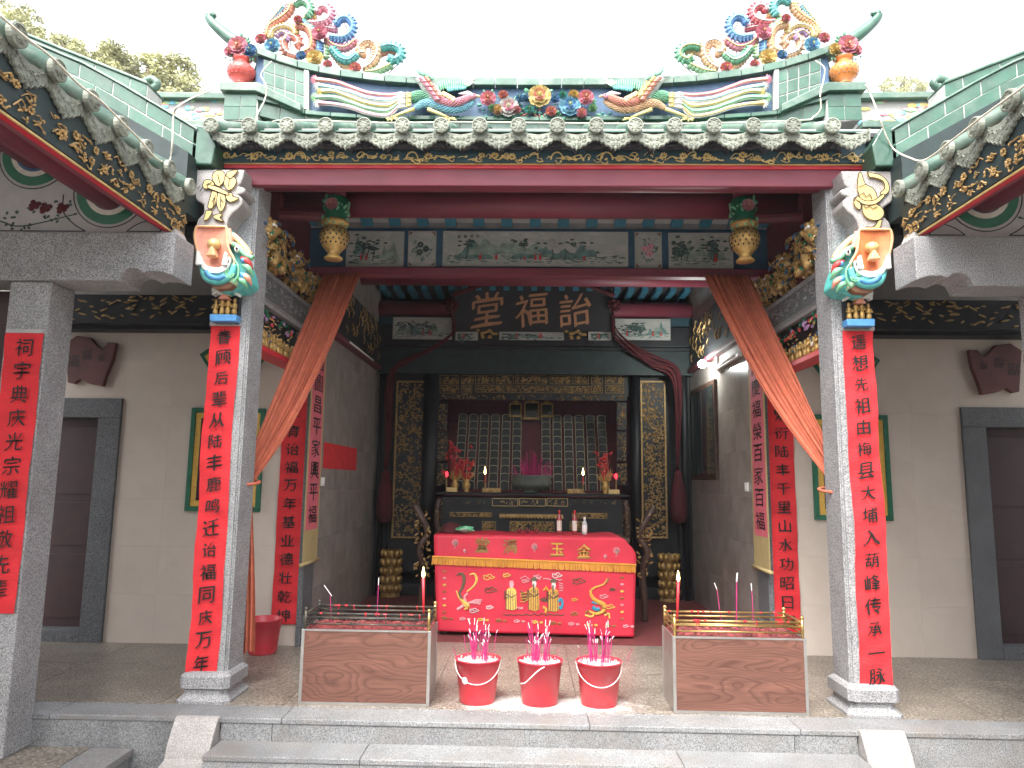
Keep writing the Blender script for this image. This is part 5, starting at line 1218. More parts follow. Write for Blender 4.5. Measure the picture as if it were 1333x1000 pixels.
for y in (2.7, 3.6):
    t = MB(); t.tube([(-2.2, y, 4.1), (2.2, y, 4.1)], .10, 12); t.build('ceiling_beam', M['beam_red'], None, smooth=True, label='round red ceiling beam inside the hall, %s one' % ('nearer' if y < 3 else 'farther'), cat='beam', group='round hall ceiling beams')
def hp(px0, px1, py0, py1, **k):
    a = at(px0, py0, 4.64); c_ = at(px1, py1, 4.64); panel(hb, a.x, c_.x, c_.z, a.z, 4.64, **k)
hp(512, 588, 413, 442, seed=12, trees=3); hp(801, 873, 415, 443, seed=15, trees=3); hp(593, 622, 432, 443, seed=13, trees=0); hp(650, 734, 432, 443, seed=14, trees=1); hp(766, 796, 432, 443, seed=16, trees=0)
pq = thing('name_plaque', 'black name board with raised copper gold characters 堂福詒 hanging under the ceiling', 'name board', (0, 4.55, 3.7))
tl, br = at(592, 366, 4.5), at(797, 431, 4.5)
def pf(x, z, d=0):   # tilted board
    v = (z-br.z)/(tl.z-br.z); return (x, 4.52-.14*v-d, z)
t = MB(); vs = [pf(x, z, d) for d in (0, -.04) for x, z in ((tl.x, br.z), (br.x, br.z), (br.x, tl.z), (tl.x, tl.z))]; t.add(vs, [(0, 1, 2, 3), (7, 6, 5, 4), (0, 4, 5, 1), (1, 5, 6, 2), (2, 6, 7, 3), (3, 7, 4, 0)]); t.build('board', M['wood_black'], pq)
t = MB()
M['copper_gold'] = plain('copper gold lettering', (.44, .21, .11), .45, .2, var=.15)
for i, ch in enumerate('堂福詒'):
    cx = at((634, 692, 749)[i], 403, 4.45).x; cz = at(690, 403, 4.45).z
    for lay in range(4): brush(t, ch, lambda u, v, w_, cx=cx, cz=cz, lay=lay: pf(cx+u, cz+v, .004+lay*.004+w_), .43, slant=.16, nib=.03)
t.build('lettering', M['copper_gold'], pq)
for x in (.31, .68):
    t = MB(); r = random.Random(3); cx = lerp(tl.x, br.x, .18 if x < .5 else .82); cx = at(634 if x < .5 else 749, 436, 4.5).x
    for k in range(14): t.blob((cx+r.uniform(-.13, .13), 4.49, br.z-.05+r.uniform(-.06, .06)), (.03, .02, .022), 0, 6, 4)
    t.build('gilt_bracket', M['gold_old'], pq)
# rosettes and red swags
for s, px in ((-1, 588), (1, 799)):
    side = 'left' if s < 0 else 'right'
    sw = thing('red_swag', 'dark red cloth swag hanging from the %s end of the name board' % side, 'cloth swag', (s*1.2, 4.4, 4.1), 'dark red swags')
    c_ = at(px, 399, 4.45); t = MB()
    for k in range(16): a = k*PI/8; t.oblob((c_.x+.02*math.cos(a), 4.40, c_.z+.02*math.sin(a)), (c_.x+.10*math.cos(a), 4.38+.02*(k % 2), c_.z+.10*math.sin(a)), .026)
    t.blob((c_.x, 4.37, c_.z), .04, 0, 8, 6); t.build('rosette', M['red_cloth_dark'], sw, smooth=True)
    pts = ([(588, 405), (590, 432), (560, 455), (530, 470), (512, 480), (506, 510), (506, 560), (503, 610)] if s < 0 else [(798, 405), (800, 432), (825, 455), (850, 470), (876, 482), (883, 510), (883, 560), (882, 610)])
    P = smooth_path([at(x, y, 4.45+.04*i) for i, (x, y) in enumerate(pts)], 6); t = MB()
    for j in range(7):
        o_ = (j-3)/3; W_ = [interp(i/(len(P)-1), [(0, .016), (.25, .036), (.45, .062), (.6, .06), (.85, .045), (1, .025)]) for i in range(len(P))]
        t.tube([p+Vector((o_*w_*.8, -.03*math.cos(o_*5+i*.12), o_*w_*.9+.008*math.sin(i*.5+j*2))) for i, (p, w_) in enumerate(zip(P, W_))], [w_*(.26+.08*math.sin(j*3+i*.3)) for i, w_ in enumerate(W_)], 6)
    t.build('cloth', M['red_cloth_dark'], sw, smooth=True)
    e = at(503 if s < 0 else 882, 612, 4.75); t = MB()
    t.lathe([(.03, 0), (.06, -.06), (.055, -.10), (.085, -.22), (.11, -.42), (.115, -.62), (.08, -.70), (.02, -.72)], (e.x, 4.72, e.z), 14)
    t.build('bundle', M['red_cloth_dark'], sw, smooth=True)
# red swag along the top of the plaque
t = MB(); P = smooth_path([at(588, 385, 4.35), at(640, 368, 4.35), at(694, 366, 4.33), at(750, 368, 4.35), at(800, 385, 4.35)], 6); t.tube(P, .03, 8)
p = at(697, 366, 4.33)
for k in range(12): a = k*PI/6; t.oblob(p, p+Vector((.09*math.cos(a), -.02, .05*math.sin(a))), .02)
t.build('cloth_garland', M['red_cloth_dark'], None, smooth=True, label='dark red cloth garland with a bow along the top of the name board', cat='garland')

# shrine front: black columns, gilt carved door panels, gilt frieze
sh = thing('shrine', 'black lacquer and gilt ancestral shrine filling the back of the hall', 'shrine', (0, 5, 0))
YS = 5.0
def S(px, py, Y=YS): p = at(px, py, Y); return p.x, p.z
def sbox(name, px0, px1, py0, py1, y0, y1, mat, parent=sh, bevel=0, Y=YS):
    x0, z1 = S(px0, py0, Y); x1, z0 = S(px1, py1, Y); t = MB(); t.box(x0, x1, y0, y1, z0, z1); return t.build(name, M[mat] if isinstance(mat, str) else mat, parent, bevel=bevel), (x0, x1, z0, z1)
for s in (-1, 1): t = mb(s > 0); t.box(-2.19, -2.02, 4.9, 5.1, 0, 3.5); t.build('side_panel', M['wood_black'], sh)
t = MB(); t.box(-2.19, 2.19, 5.02, 5.1, 3.085, 3.5); t.box(-2.02, -1.40, 5.06, 5.1, .3, 3.085); t.box(1.40, 2.02, 5.06, 5.1, .3, 3.085); t.build('screen_board', M['wood_black'], sh)
t = MB(); t.box(-2.19, 2.19, 4.88, 6.0, .002, .16); t.build('platform', M['wood_black'], sh, bevel=.01)
for px0, px1 in ((553, 567), (821, 835)):
    x0, z1 = S(px0, 484); x1, z0 = S(px1, 700); t = MB(); t.tube([((x0+x1)/2, 4.96, .16), ((x0+x1)/2, 4.96, 3.10)], (x1-x0)/2, 16); t.build('column', M['wood_black'], sh, smooth=True)
def carve(b, x0, x1, z0, z1, y, n, r, big=.03, mi=0):
    for k in range(n):
        x, z = r.uniform(x0+.01, x1-.01), r.uniform(z0+.01, z1-.01); q = r.random(); s_ = big*r.uniform(.5, 1.1); a = r.uniform(0, 6.28)
        if q < .45: b.tube([(min(x1, max(x0, x+s_*(1-i*.13)*math.cos(a+i*.8))), y-.008, min(z1, max(z0, z+s_*(1-i*.13)*math.sin(a+i*.8)))) for i in range(6)], s_*.16, 4, mi)
        elif q < .75: b.oblob((x, y-.004, z), (min(x1, max(x0, x+s_*math.cos(a))), y-.014, min(z1, max(z0, z+s_*math.sin(a)))), s_*.3, mi)
        else: b.blob((x, y-.006, z), (s_*.4, .014, s_*.4), mi, 6, 4)
r = random.Random(77)
for s, px0, px1 in ((-1, 517, 552), (1, 833, 869)):
    side = 'left' if s < 0 else 'right'
    dp = thing('gilt_door_panel', 'tall gilt carved door panel on the %s of the shrine' % side, 'carved panel', (s*1.7, 5, 1.8), 'tall gilt carved panels')
    o, (x0, x1, z0, z1) = sbox('board', px0, px1, 496, 701, 4.98, 5.03, 'wood_black', dp)
    t = MB(); w_ = .025; t.box(x0, x1, 4.965, 4.98, z1-w_, z1); t.box(x0, x1, 4.965, 4.98, z0, z0+w_); t.box(x0, x0+w_, 4.965, 4.98, z0+w_, z1-w_); t.box(x1-w_, x1, 4.965, 4.98, z0+w_, z1-w_); t.build('frame', M['gold_old'], dp, bevel=.003)
    t = MB(); carve(t, x0+.03, x1-.03, z0+.03, z1-.03, 4.98, 330, r, .05); t.build('carving', M['gold_old'], dp)
# frieze over the tablets
for row, (py0, py1, cells) in enumerate(((489, 500, [(573, 597), (601, 616), (619, 643), (646, 668), (671, 712), (716, 742), (745, 766), (770, 784), (788, 812)]), (502, 512, [(573, 597), (601, 614), (619, 768), (770, 784), (788, 812)]))):
    for a, c_ in cells:
        o, (x0, x1, z0, z1) = sbox('frieze_panel', a, c_, py0, py1, 5.0, 5.03, 'wood_black')
        t = MB(); carve(t, x0+.008, x1-.008, z0+.008, z1-.008, 5.0, int(150*(x1-x0))+8, r, .028)
        for q0, q1 in (((x0, z0), (x1, z0)), ((x1, z0), (x1, z1)), ((x1, z1), (x0, z1)), ((x0, z1), (x0, z0))): t.bar((q0[0], 4.995, q0[1]), (q1[0], 4.995, q1[1]), .006, .006)
        t.build('gilt_relief', M['gold_old'], o)
o, _ = sbox('frieze_board', 567, 821, 484, 516, 5.03, 5.06, 'wood_black')
o, (x0, x1, z0, z1) = sbox('arch_board', 571, 816, 513, 522, 5.0, 5.02, 'wood_black'); t = MB(); carve(t, x0, x1, z0, z1, 5.0, 90, r, .03); t.build('gilt_relief', M['gold_old'], o)
for a, c_ in ((569, 582), (803, 816)):
    for py0, py1 in ((524, 560), (562, 600), (603, 632)):
        o, (x0, x1, z0, z1) = sbox('side_relief', a, c_, py0, py1, 5.0, 5.03, 'wood_black'); t = MB(); carve(t, x0, x1, z0, z1, 5.0, 40, r, .03); t.build('gilt_relief', M['gold_old'], o)
t = MB(); t.box(-1.5, 1.5, 5.95, 6.0, 1.1, 3.1); t.build('back_panel', plain('purple brown back panel', (.10, .03, .05), .7), sh)
# stepped tablet stand
t = MB()
for r_ in range(10): t.box(-1.28, 1.28, 5.34+.055*r_, 5.36+.055*(r_+1), 1.1, 1.44+.113*r_)
t.build('tablet_stand', M['red_dull'], sh)
tb = MB(); tb.box(-.058, .058, 0, .014, 0, .10)
n_ = 8; tb.prism([(-.058, .10)]+[(.058*math.cos(PI-PI*i/n_), .10+.02*math.sin(PI*i/n_)) for i in range(1, n_)]+[(.058, .10)], 0, .014); tb_me = tb.mesh('ancestral_tablet', plain('dark tablet', (.010, .016, .018), .5))
fr_ = MB(); fr_.tube([(-.062, -.004, 0), (-.062, -.004, .10)]+[(.062*math.cos(PI-PI*i/n_), -.004, .10+.024*math.sin(PI*i/n_)) for i in range(1, n_)]+[(.062, -.004, .10), (.062, -.004, 0)], .0042, 4)
fr_me = fr_.mesh('gilt_frame', plain('pale gilt edge', (.66, .58, .40), .45, .1))
cols = [362+14.8*i+2 for i in range(6)]; colsx = []
for i in range(6): colsx.append(at(599.5+14.6*i, 580, 5.5).x)
for i in range(6): colsx.append(at(711+14.9*i, 580, 5.5).x)
for ci, x in enumerate(colsx):
    for r_ in range(10):
        if (ci == 0 and r_ < 2) or (ci == 11 and r_ < 2): pass
        o = bpy.data.objects.new('ancestral_tablet', tb_me); C.objects.link(o); o.location = (x, 5.335+.055*r_+.01, 1.445+.113*r_-.0)
        cc = ci if ci < 6 else 11-ci; sd_ = 'left' if ci < 6 else 'right'
        o.location.y = 5.34+.055*r_-.016
        tag(o, 'ancestral tablet %s from the bottom, %s column from the %s edge' % (ORD[r_], ORD[cc], sd_), 'tablet', 'ancestral tablets in rows')
        f_ = bpy.data.objects.new('gilt_frame', fr_me); C.objects.link(f_); f_.parent = o
for k, (px, py0, py1, w_) in enumerate(((671, 527, 540, .15), (692, 525, 543, .19), (712, 527, 540, .15))):
    x, z0 = S(px, py1, 5.8); _, z1 = S(px, py0, 5.8); tt = thing('ancestral_tablet', ('left small', 'tall central', 'right small')[k]+' framed ancestral tablet at the top of the shrine', 'tablet', (x, 5.8, z0), 'framed tablets at the top of the shrine')
    t = MB(); t.box(x-w_/2, x+w_/2, 5.79, 5.81, z0, z1); t.build('plate', M['glass_dark'], tt)
    t = MB(); t.box(x-w_/2-.02, x-w_/2, 5.775, 5.81, z0-.01, z1+.02); t.box(x+w_/2, x+w_/2+.02, 5.775, 5.81, z0-.01, z1+.02); t.box(x-w_/2, x+w_/2, 5.775, 5.81, z1, z1+.03); t.blob((x, 5.78, z1+.04), (.05, .02, .025)); t.build('frame', M['gold_old'], tt)
    t = MB(); t.box(x-w_/2-.03, x+w_/2+.03, 5.74, 5.9, z0-.04, z0-.012); t.build('base', M['gold_old'], tt)
# altar table in front of the tablets
al = thing('altar_table', 'long black altar table with gilt carved drawers in front of the shrine', 'altar table', (0, 4.6, .9))
YA = 4.4
def abox(name, px0, px1, py0, py1, mat, d0=0, d1=.02, bevel=0): return sbox(name, px0, px1, py0, py1, YA+d0, YA+d1, mat, al, bevel, YA)
abox('table_top', 568, 818, 641, 647, 'wood_black', -.04, .75, .005)
for a, c_, nm in ((577, 640, 0), (641, 674, 1), (676, 710, 1), (712, 739, 1), (741, 806, 0)):
    o, (x0, x1, z0, z1) = abox('drawer', a, c_, 649, 659, 'wood_black', 0, .3)
    t = MB()
    if nm:
        for q0, q1 in (((x0, z0), (x1, z0)), ((x1, z0), (x1, z1)), ((x1, z1), (x0, z1)), ((x0, z1), (x0, z0))): t.bar((q0[0], YA-.004, q0[1]), (q1[0], YA-.004, q1[1]), .007, .007)
        carve(t, x0+.02, x1-.02, z0+.012, z1-.012, YA, 14, r, .022)
    else: carve(t, x0+.03, x1-.03, z0+.02, z1-.02, YA, 14, r, .018)
    t.build('gilt_relief', M['gold_pale'] if nm else M['gold_old'], o)
abox('apron', 572, 814, 661, 676, M['red_dull'], .06, .4)
o, (x0, x1, z0, z1) = abox('gilt_rail', 650, 733, 669, 674, 'gold_old', -.01, .03, .003)
t = MB(); k = 0
while x0+.02+k*.045 < x1: t.blob((x0+.02+k*.045, YA-.01, z0-.005), (.02, .014, .016), 0, 6, 4); k += 1
t.build('scalloped_edge', M['gold_old'], al)
for a, c_, b0, b1 in ((664, 721, 679, 692), (628, 645, 679, 690), (742, 758, 679, 690), (586, 640, 667, 673), (745, 790, 668, 675)):
    o, (x0, x1, z0, z1) = abox('front_panel', a, c_, b0, b1, 'wood_black', 0, .02)
    t = MB(); carve(t, x0+.01, x1-.01, z0+.005, z1-.005, YA, int(220*(x1-x0)*(z1-z0)*8)+10, r, .035)
    for q0, q1 in (((x0, z0), (x1, z0)), ((x1, z0), (x1, z1)), ((x1, z1), (x0, z1)), ((x0, z1), (x0, z0))): t.bar((q0[0], YA-.004, q0[1]), (q1[0], YA-.004, q1[1]), .008, .008)
    t.build('gilt_relief', M['gold_old'], o)
abox('body', 574, 812, 647, 720, 'wood_black', .03, .7)
for px in (571, 814):
    x, z = S(px, 680, YA); t = MB(); t.tube(smooth_path([(x, YA+.02, 1.33), (x-.03*(1 if px < 600 else -1), YA, 1.1), (x+.02, YA+.03, .7), (x, YA, .2), (x, YA, .005)], 4), .045, 8); t.build('leg', M['wood_brown'], al, smooth=True)
    t = MB(); carve(t, x-.05, x+.05, .3, 1.3, YA-.03, 30, r, .03); t.build('gilt_relief', M['gold_old'], al)
ZT = at(690, 642, 4.4).z   # top of the altar table
def ontop(px, Y=4.55): return at(px, 640, Y).x
# objects on the altar table
t_ = thing('incense_burner', 'round grey censer crowded with magenta sticks in the middle of the altar table', 'censer', (ontop(692), 4.6, ZT))
x = ontop(692)
t = MB(); t.lathe([(.10, 0), (.12, .02), (.10, .04), (.24, .07), (.28, .13), (.26, .19), (.29, .22), (.29, .235), (.25, .235), (.24, .20)], (x, 4.62, ZT), 24); t.build('bowl', plain('grey green censer stone', (.13, .15, .13), .6, bmp=.4), t_, smooth=True)
t = MB(); t.lathe([(.24, .215), (.01, .225)], (x, 4.62, ZT), 20); t.build('ash', M['ash'], t_)
t = MB(); r = random.Random(4)
for k in range(110):
    a = r.uniform(0, 6.28); q = .22*r.random(); L = r.uniform(.12, .42)*(1-.5*q/.22); bx, by = x+q*math.cos(a), 4.62+q*math.sin(a); t.tube([(bx, by, ZT+.2), (bx+.35*q*math.cos(a)*1.2, by+.3*q*math.sin(a), ZT+.2+L)], .0035, 3)
t.build('incense_sticks', M['stick'], t_, kind='stuff')
for i, (px, lab) in enumerate(((631, 'left'), (759, 'right'))):
    cx = ontop(px, 4.5); cn = thing('candle', 'small lit red candle on a stand, %s of the altar censer' % lab, 'candle', (cx, 4.5, ZT), 'lit altar candles')
    t = MB(); t.lathe([(.03, 0), (.03, .01), (.008, .02), (.008, .12), (.022, .125), (.022, .135)], (cx, 4.5, ZT), 10); t.build('stand', M['gold_old'], cn, smooth=True)
    t = MB(); t.tube([(cx, 4.5, ZT+.13), (cx, 4.5, ZT+.24)], .010, 8); t.build('wax_stick', M['candle_red'], cn)
    t = MB(); t.lathe([(.002, 0), (.013, .022), (.010, .05), (.001, .10)], (cx, 4.5, ZT+.24), 8); t.build('flame', M['flame'], cn, smooth=True)
for i, (px, lab) in enumerate(((581, 'left'), (802, 'right'))):
    cx = ontop(px, 4.5); cn = thing('altar_lamp', 'tiny red glowing bulb lamp near the %s end of the altar table' % lab, 'lamp', (cx, 4.5, ZT), 'tiny red altar lamps')
    t = MB(); t.lathe([(.025, 0), (.008, .015), (.008, .19), (.02, .195)], (cx, 4.5, ZT), 8); t.build('stand', M['gold_old'], cn)
    t = MB(); t.blob((cx, 4.5, ZT+.235), (.022, .022, .04), 0, 10, 8); t.build('bulb', M['lamp_red'], cn, smooth=True)
r = random.Random(14)
for px, lab, g in ((592, 'left', 1), (607, 'second from the left', .6), (788, 'right', .8)):
    cx = ontop(px, 4.5); fv = thing('flower_holder', 'gilt vase of red artificial flowers, %s on the altar table' % lab, 'flower vase', (cx, 4.5, ZT), 'gilt flower vases')
    t = MB(); t.lathe([(.045, 0), (.03, .02), (.05, .07), (.055, .10), (.03, .14), (.045, .17)], (cx, 4.5, ZT), 12); t.build('vase', M['gold'], fv, smooth=True)
    t = MB()
    for k in range(int(34*g)): a = r.uniform(0, 6.28); q = r.uniform(.02, .14); t.oblob((cx+.3*q*math.cos(a), 4.5+.3*q*math.sin(a), ZT+.15), (cx+q*math.cos(a), 4.5+q*math.sin(a)*.5, ZT+.15+r.uniform(.05, .2)), .008)
    t.build('gilt_leaves', M['gold'], fv)
    t = MB()
    for k in range(int(26*g)): c0 = Vector((cx+r.gauss(0, .07), 4.5+r.gauss(0, .03), ZT+r.uniform(.2, .62)*g+.05)); [t.blob(c0+Vector((r.gauss(0, .014), r.gauss(0, .01), r.gauss(0, .014))), .017, 0, 5, 4) for _ in range(3)]; t.tube([c0, (cx, 4.5, ZT+.15)], .003, 3)
    t.build('red_flowers', PAL['red'], fv)
for i, (px, w_) in enumerate(((588, .14), (799, .14), (640, .24), (748, .2))):
    cx = ontop(px, 4.42); t = MB(); t.box(cx-w_/2, cx+w_/2, 4.38, 4.5, ZT+.001, ZT+.06); t.box(cx-w_/2+.01, cx+w_/2-.01, 4.376, 4.38, ZT+.012, ZT+.05)
    t.build('offering_box', [M['gold_pale'] if i < 2 else M['gold_old']], None, bevel=.004, label=('small gilt box at the left end of the altar table', 'small gilt box at the right end of the altar table', 'low carved tray left of the altar censer', 'low carved tray right of the altar censer')[i], cat='box', group='gilt boxes on the altar')

# lotus towers, small stands
for i, (px, Y) in enumerate(((510, 5.0), (478, 3.9), (870, 5.0), (907, 3.9))):
    far = Y > 4.5; px0 = px; X = at(px, 740, 4.8 if far else 4.2).x; X = max(-2.08, min(2.08, X)); Yp = 4.75 if far else 4.2
    if not far: continue
    lab = 'left' if px < 700 else 'right'
    lo = thing('lotus_tower', 'tiered gilt lotus tower lamp on the floor, %s of the shrine' % lab, 'lotus lamp', (X, Yp, .01), 'gilt lotus tower lamps')
    t = MB(); t.lathe([(.13, 0), (.13, .04), (.10, .05), (.09, .6), (.03, .62)], (X, Yp, .01), 14); t.build('core', M['gold_old'], lo)
    for j in range(5):
        t = MB()
        for k in range(9):
            a = 2*PI*(k+.5*(j % 2))/9; t.oblob((X+.10*math.cos(a), Yp+.10*math.sin(a), .06+j*.115), (X+.135*math.cos(a), Yp+.135*math.sin(a), .17+j*.115), .042)
        t.build('petal_tier', M['gold'], lo, smooth=True)
# lamp on the right wall, tube lamp bracket, framed board, red paper, switch plates
lp = thing('wall_lamp', 'lit white bulb lamp on the right hall wall', 'lamp', (2.15, 3.75, 3.05))
t = MB(); p = atx(914, 474, 2.06); t.blob((p.x, p.y, p.z), .05, 0, 14, 10); t.build('bulb', M['lamp'], lp, smooth=True)
t = MB(); t.tube([(2.2, p.y, p.z), (p.x+.05, p.y, p.z)], .025, 10); t.box(2.17, 2.199, p.y-.25, p.y-.18, p.z-.05, p.z+.05); t.build('holder', M['white'], lp)
pl_ = bpy.data.lights.new('bulb_light', 'POINT'); pl_.energy = 9; pl_.color = (.93, 1, .96); pl_.shadow_soft_size = .05
lo_ = bpy.data.objects.new('bulb_light', pl_); C.objects.link(lo_); lo_.parent = lp; lo_.location = (p.x-.08-2.15, p.y-.02-3.75, p.z-3.05)
for s, nm in ((1, 'right'), (-1, 'left')):
    a = atx(930, 480, 2.16) if s > 0 else atx(482, 468, -2.16); b_ = atx(962, 466, 2.16) if s > 0 else atx(448, 466, -2.16)
    tb_ = thing('tube_lamp', 'unlit tube lamp fixture high on the %s hall wall' % nm, 'lamp', tuple(a), 'tube lamps on the hall walls')
    t = MB(); t.box(min(s*2.15, s*2.198), max(s*2.15, s*2.198), b_.y, a.y, a.z-.03, a.z+.01); t.build('housing', M['white'], tb_, bevel=.004)
    t = MB(); t.tube([(s*2.12, b_.y+.03, a.z-.02), (s*2.12, a.y-.03, a.z-.02)], .016, 10); t.build('tube', M['white'], tb_, smooth=True)
a, b_ = atx(930, 495, 2.17), atx(893, 622, 2.17)
fb_ = thing('framed_notice', 'dark framed board hanging on the right hall wall below the lamp', 'framed board', (2.17, 4.2, 1.65))
t = MB(); t.box(2.16, 2.199, a.y, 4.72, 1.62, 2.82); t.build('frame', M['wood_brown'], fb_, bevel=.004)
for y0, y1 in ((a.y+.05, (a.y+4.72)/2-.02), ((a.y+4.72)/2+.02, 4.67)): t = MB(); t.box(2.154, 2.16, y0, y1, 1.68, 2.76); t.build('glass', M['glass_dark'], fb_)
t = MB(); t.box(-2.199, -2.196, 2.28, 3.72, 1.67, 1.94); t.build('red_paper', M['red_cloth'], None, label='blank red paper strip stuck on the left hall wall', cat='paper')
for s, px, py in ((-1, 420, 627), (1, 972, 634)):
    p = atx(px, py, s*2.19); t = MB(); t.box(min(s*2.18, s*2.199), max(s*2.18, s*2.199), p.y-.045, p.y+.045, p.z-.045, p.z+.045); t.box(min(s*2.172, s*2.18), max(s*2.172, s*2.18), p.y-.02, p.y+.02, p.z-.025, p.z+.025)
    t.build('light_switch', M['white'], None, bevel=.003, label='white light switch plate on the %s hall wall' % ('left' if s < 0 else 'right'), cat='switch', group='light switches')
# gilt carved frieze along the top of the right hall wall
for s in (-1, 1):
    fz = thing('wall_frieze', 'dark carved frieze with silvery highlights high on the %s hall wall' % ('left' if s < 0 else 'right'), 'carving', (s*2.18, 3.4, 3.3), 'carved wall friezes')
    t = mb(s > 0); t.box(-2.2, -2.14, 2.3, 4.6, 3.12, 3.7); t.build('board', M['wood_black'], fz); t = mb(s > 0); t.box(-2.2, -2.11, 2.3, 4.6, 3.07, 3.12); t.build('rail', M['red_dull'], fz, bevel=.004)
    t = mb(s > 0); r = random.Random(41)
    for k in range(60): y = r.uniform(2.4, 4.5); z = r.uniform(3.17, 3.62); t.tube([(-2.135, y, z), (-2.125, y+.02, z+.05), (-2.135, y+r.uniform(-.04, .05), z+.1)], .006, 4)
    t.build('carving', M['gold_old'], fz)
# dark posts against the shrine
for s in (-1, 1):
    t = mb(s > 0); t.tube([(-2.10, 4.84, .005), (-2.10, 4.84, 4.2)], .05, 14); t.build('hall_column', M['wood_black'], None, smooth=True, label='black round column against the %s hall wall' % ('left' if s < 0 else 'right'), cat='column', group='black hall columns')
# ================================================================ OFFERING TABLE, INCENSE BOXES, BUCKETS
ot = thing('offering_table', 'offering table hung with a red embroidered cloth reading 金玉满堂', 'table', (0, 2.7, 0))
t = MB(); t.box(-.98, .99, 2.42, 3.12, .94, .985); t.build('table_top', M['wood_brown'], ot, bevel=.004)
for x in (-.93, .94):
    for y in (2.47, 3.06): t = MB(); t.box(x-.03, x+.03, y-.03, y+.03, .004, .94); t.build('leg', M['wood_brown'], ot)
YF = 2.38
TL, TR, BL, BR = at(565, 697, YF), at(829, 701, YF), at(570, 821, YF), at(825, 829, YF)
def cloth(u, v):     # u across, v up
    x = lerp(lerp(BL.x, BR.x, u), lerp(TL.x, TR.x, u), v); z = lerp(lerp(BL.z, BR.z, u), lerp(TL.z, TR.z, u), v)
    if v > .78 and u > .9: k = (u-.9)/.1*(v-.78)/.22; x -= .10*k*k; z -= .05*k*k
    y = YF-.02*(1-v)-.008*math.sin(u*9+v*3)*(1.1-v)-.005*math.sin(u*23+v*2)*(1-v*.7)+.004*math.sin(v*14)*math.sin(u*7)
    return Vector((x, y, z))
t = MB(); t.grid(cloth, 60, 40); t.grid(lambda u, v: cloth(u, 1)+Vector((0, .80*v, .006*math.sin(u*30)*v+.004)), 60, 6)
t.grid(lambda u, v: cloth(0, v)+Vector((0, .8*u, 0)), 6, 20); t.grid(lambda u, v: cloth(1, v)+Vector((0, .8*u, 0)), 6, 20)
clo = t.build('altar_cloth', M['altar_red'], None, smooth=True, label='red embroidered cloth with gold fringe covering the offering table', cat='tablecloth')
so = clo.modifiers.new('thick', 'SOLIDIFY'); so.thickness = .003
def cuv(px, py):
    """cloth position of a photograph pixel"""
    v = (lerp(821, 829, (px-565)/262)-py)/(lerp(821, 829, (px-565)/262)-lerp(697, 701, (px-565)/264)); u = (px-lerp(570, 565, v))/(lerp(825, 829, v)-lerp(570, 565, v)); return u, v
def cp(px, py, d=.005): p = cloth(*cuv(px, py)); p.y -= d; return p
t = MB(); r = random.Random(1); n = 170
t.tube([cp(lerp(563, 828, i/40), lerp(725, 736, i/40), .012) for i in range(41)], .012, 6)
for i in range(n):
    f = i/n; a = cp(lerp(563.5, 827.5, f), lerp(726, 737, f), .012); b_ = cp(lerp(563.5, 827.5, f)+r.uniform(-.8, .8), lerp(726, 737, f)+r.uniform(8.2, 9.6), .014); t.tube([a, b_], [.0065, .0075], 4)
t.build('gold_fringe', plain('gold silk fringe', (.62, .27, .035), .6, var=.2), clo, kind='stuff')
thread = {k: plain('embroidery '+k, c, .7, var=.25, scale=60) for k, c in dict(gold=(.62, .33, .06), dark=(.13, .10, .06), pink=(.72, .35, .38), white=(.68, .6, .58), blue=(.03, .28, .42), brown=(.30, .16, .05), yellow=(.72, .5, .12)).items()}
def emb(name, fn, col): t = MB(); fn(t); t.build(name, thread[col], clo)
Ze = lambda x, y: (560+x/4.76, 700+y/4.76)
def line(t, pts, w=.007, d=.006): t.tube([cp(*Ze(x, y), d) for x, y in pts], w, 4)
def charf(ch, x, y, sz, dd=.004):
    def f(t):
        c_ = cp(*Ze(x, y)); brush(t, ch, lambda u, v, w_: (c_.x+u, c_.y-dd-w_, c_.z+v), sz, nib=.04, slant=.02)
    return f
for ch, x, y in (('堂', 325, 45), ('满', 497, 55), ('玉', 790, 75), ('金', 955, 85)):
    emb('lettering', charf(ch, x, y, .145, .003), 'brown'); emb('lettering', charf(ch, x-2, y-3, .125, .006), 'gold' if ch in '金玉' else 'brown')
def blossom(x, y, sc, seed):
    def f(t):
        r = random.Random(seed)
        for k in range(7):
            a = k*.9+seed; c_ = (x+sc*.5*math.cos(a), y+sc*.5*math.sin(a)); line(t, [(c_[0]+sc*.28*math.cos(b_), c_[1]+sc*.28*math.sin(b_)) for b_ in [i*1.05 for i in range(7)]], .0035)
        line(t, [(x, y), (x+sc*.2, y+sc), (x-sc*.2, y+sc*1.5)], .004)
    return f
for i, (x, y, sc) in enumerate(((155, 30, 26), (648, 55, 24), (1155, 80, 26), (1085, 115, 12), (215, 80, 10))): emb('embroidered_flower', blossom(x, y, sc, i), 'pink'); emb('embroidered_flower', blossom(x+4, y+6, sc*.6, i+5), 'dark')
def cloud(x, y, sc):
    def f(t):
        line(t, [(x+sc*(1+.25*math.cos(5*a))*math.cos(a), y+sc*.45*(1+.3*math.sin(4*a))*math.sin(a)) for a in [i*2*PI/20 for i in range(21)]], .0045)
        line(t, [(x-sc*.5, y), (x-sc*.1, y-sc*.25), (x+sc*.1, y+sc*.1), (x+sc*.5, y)], .004)
    return f
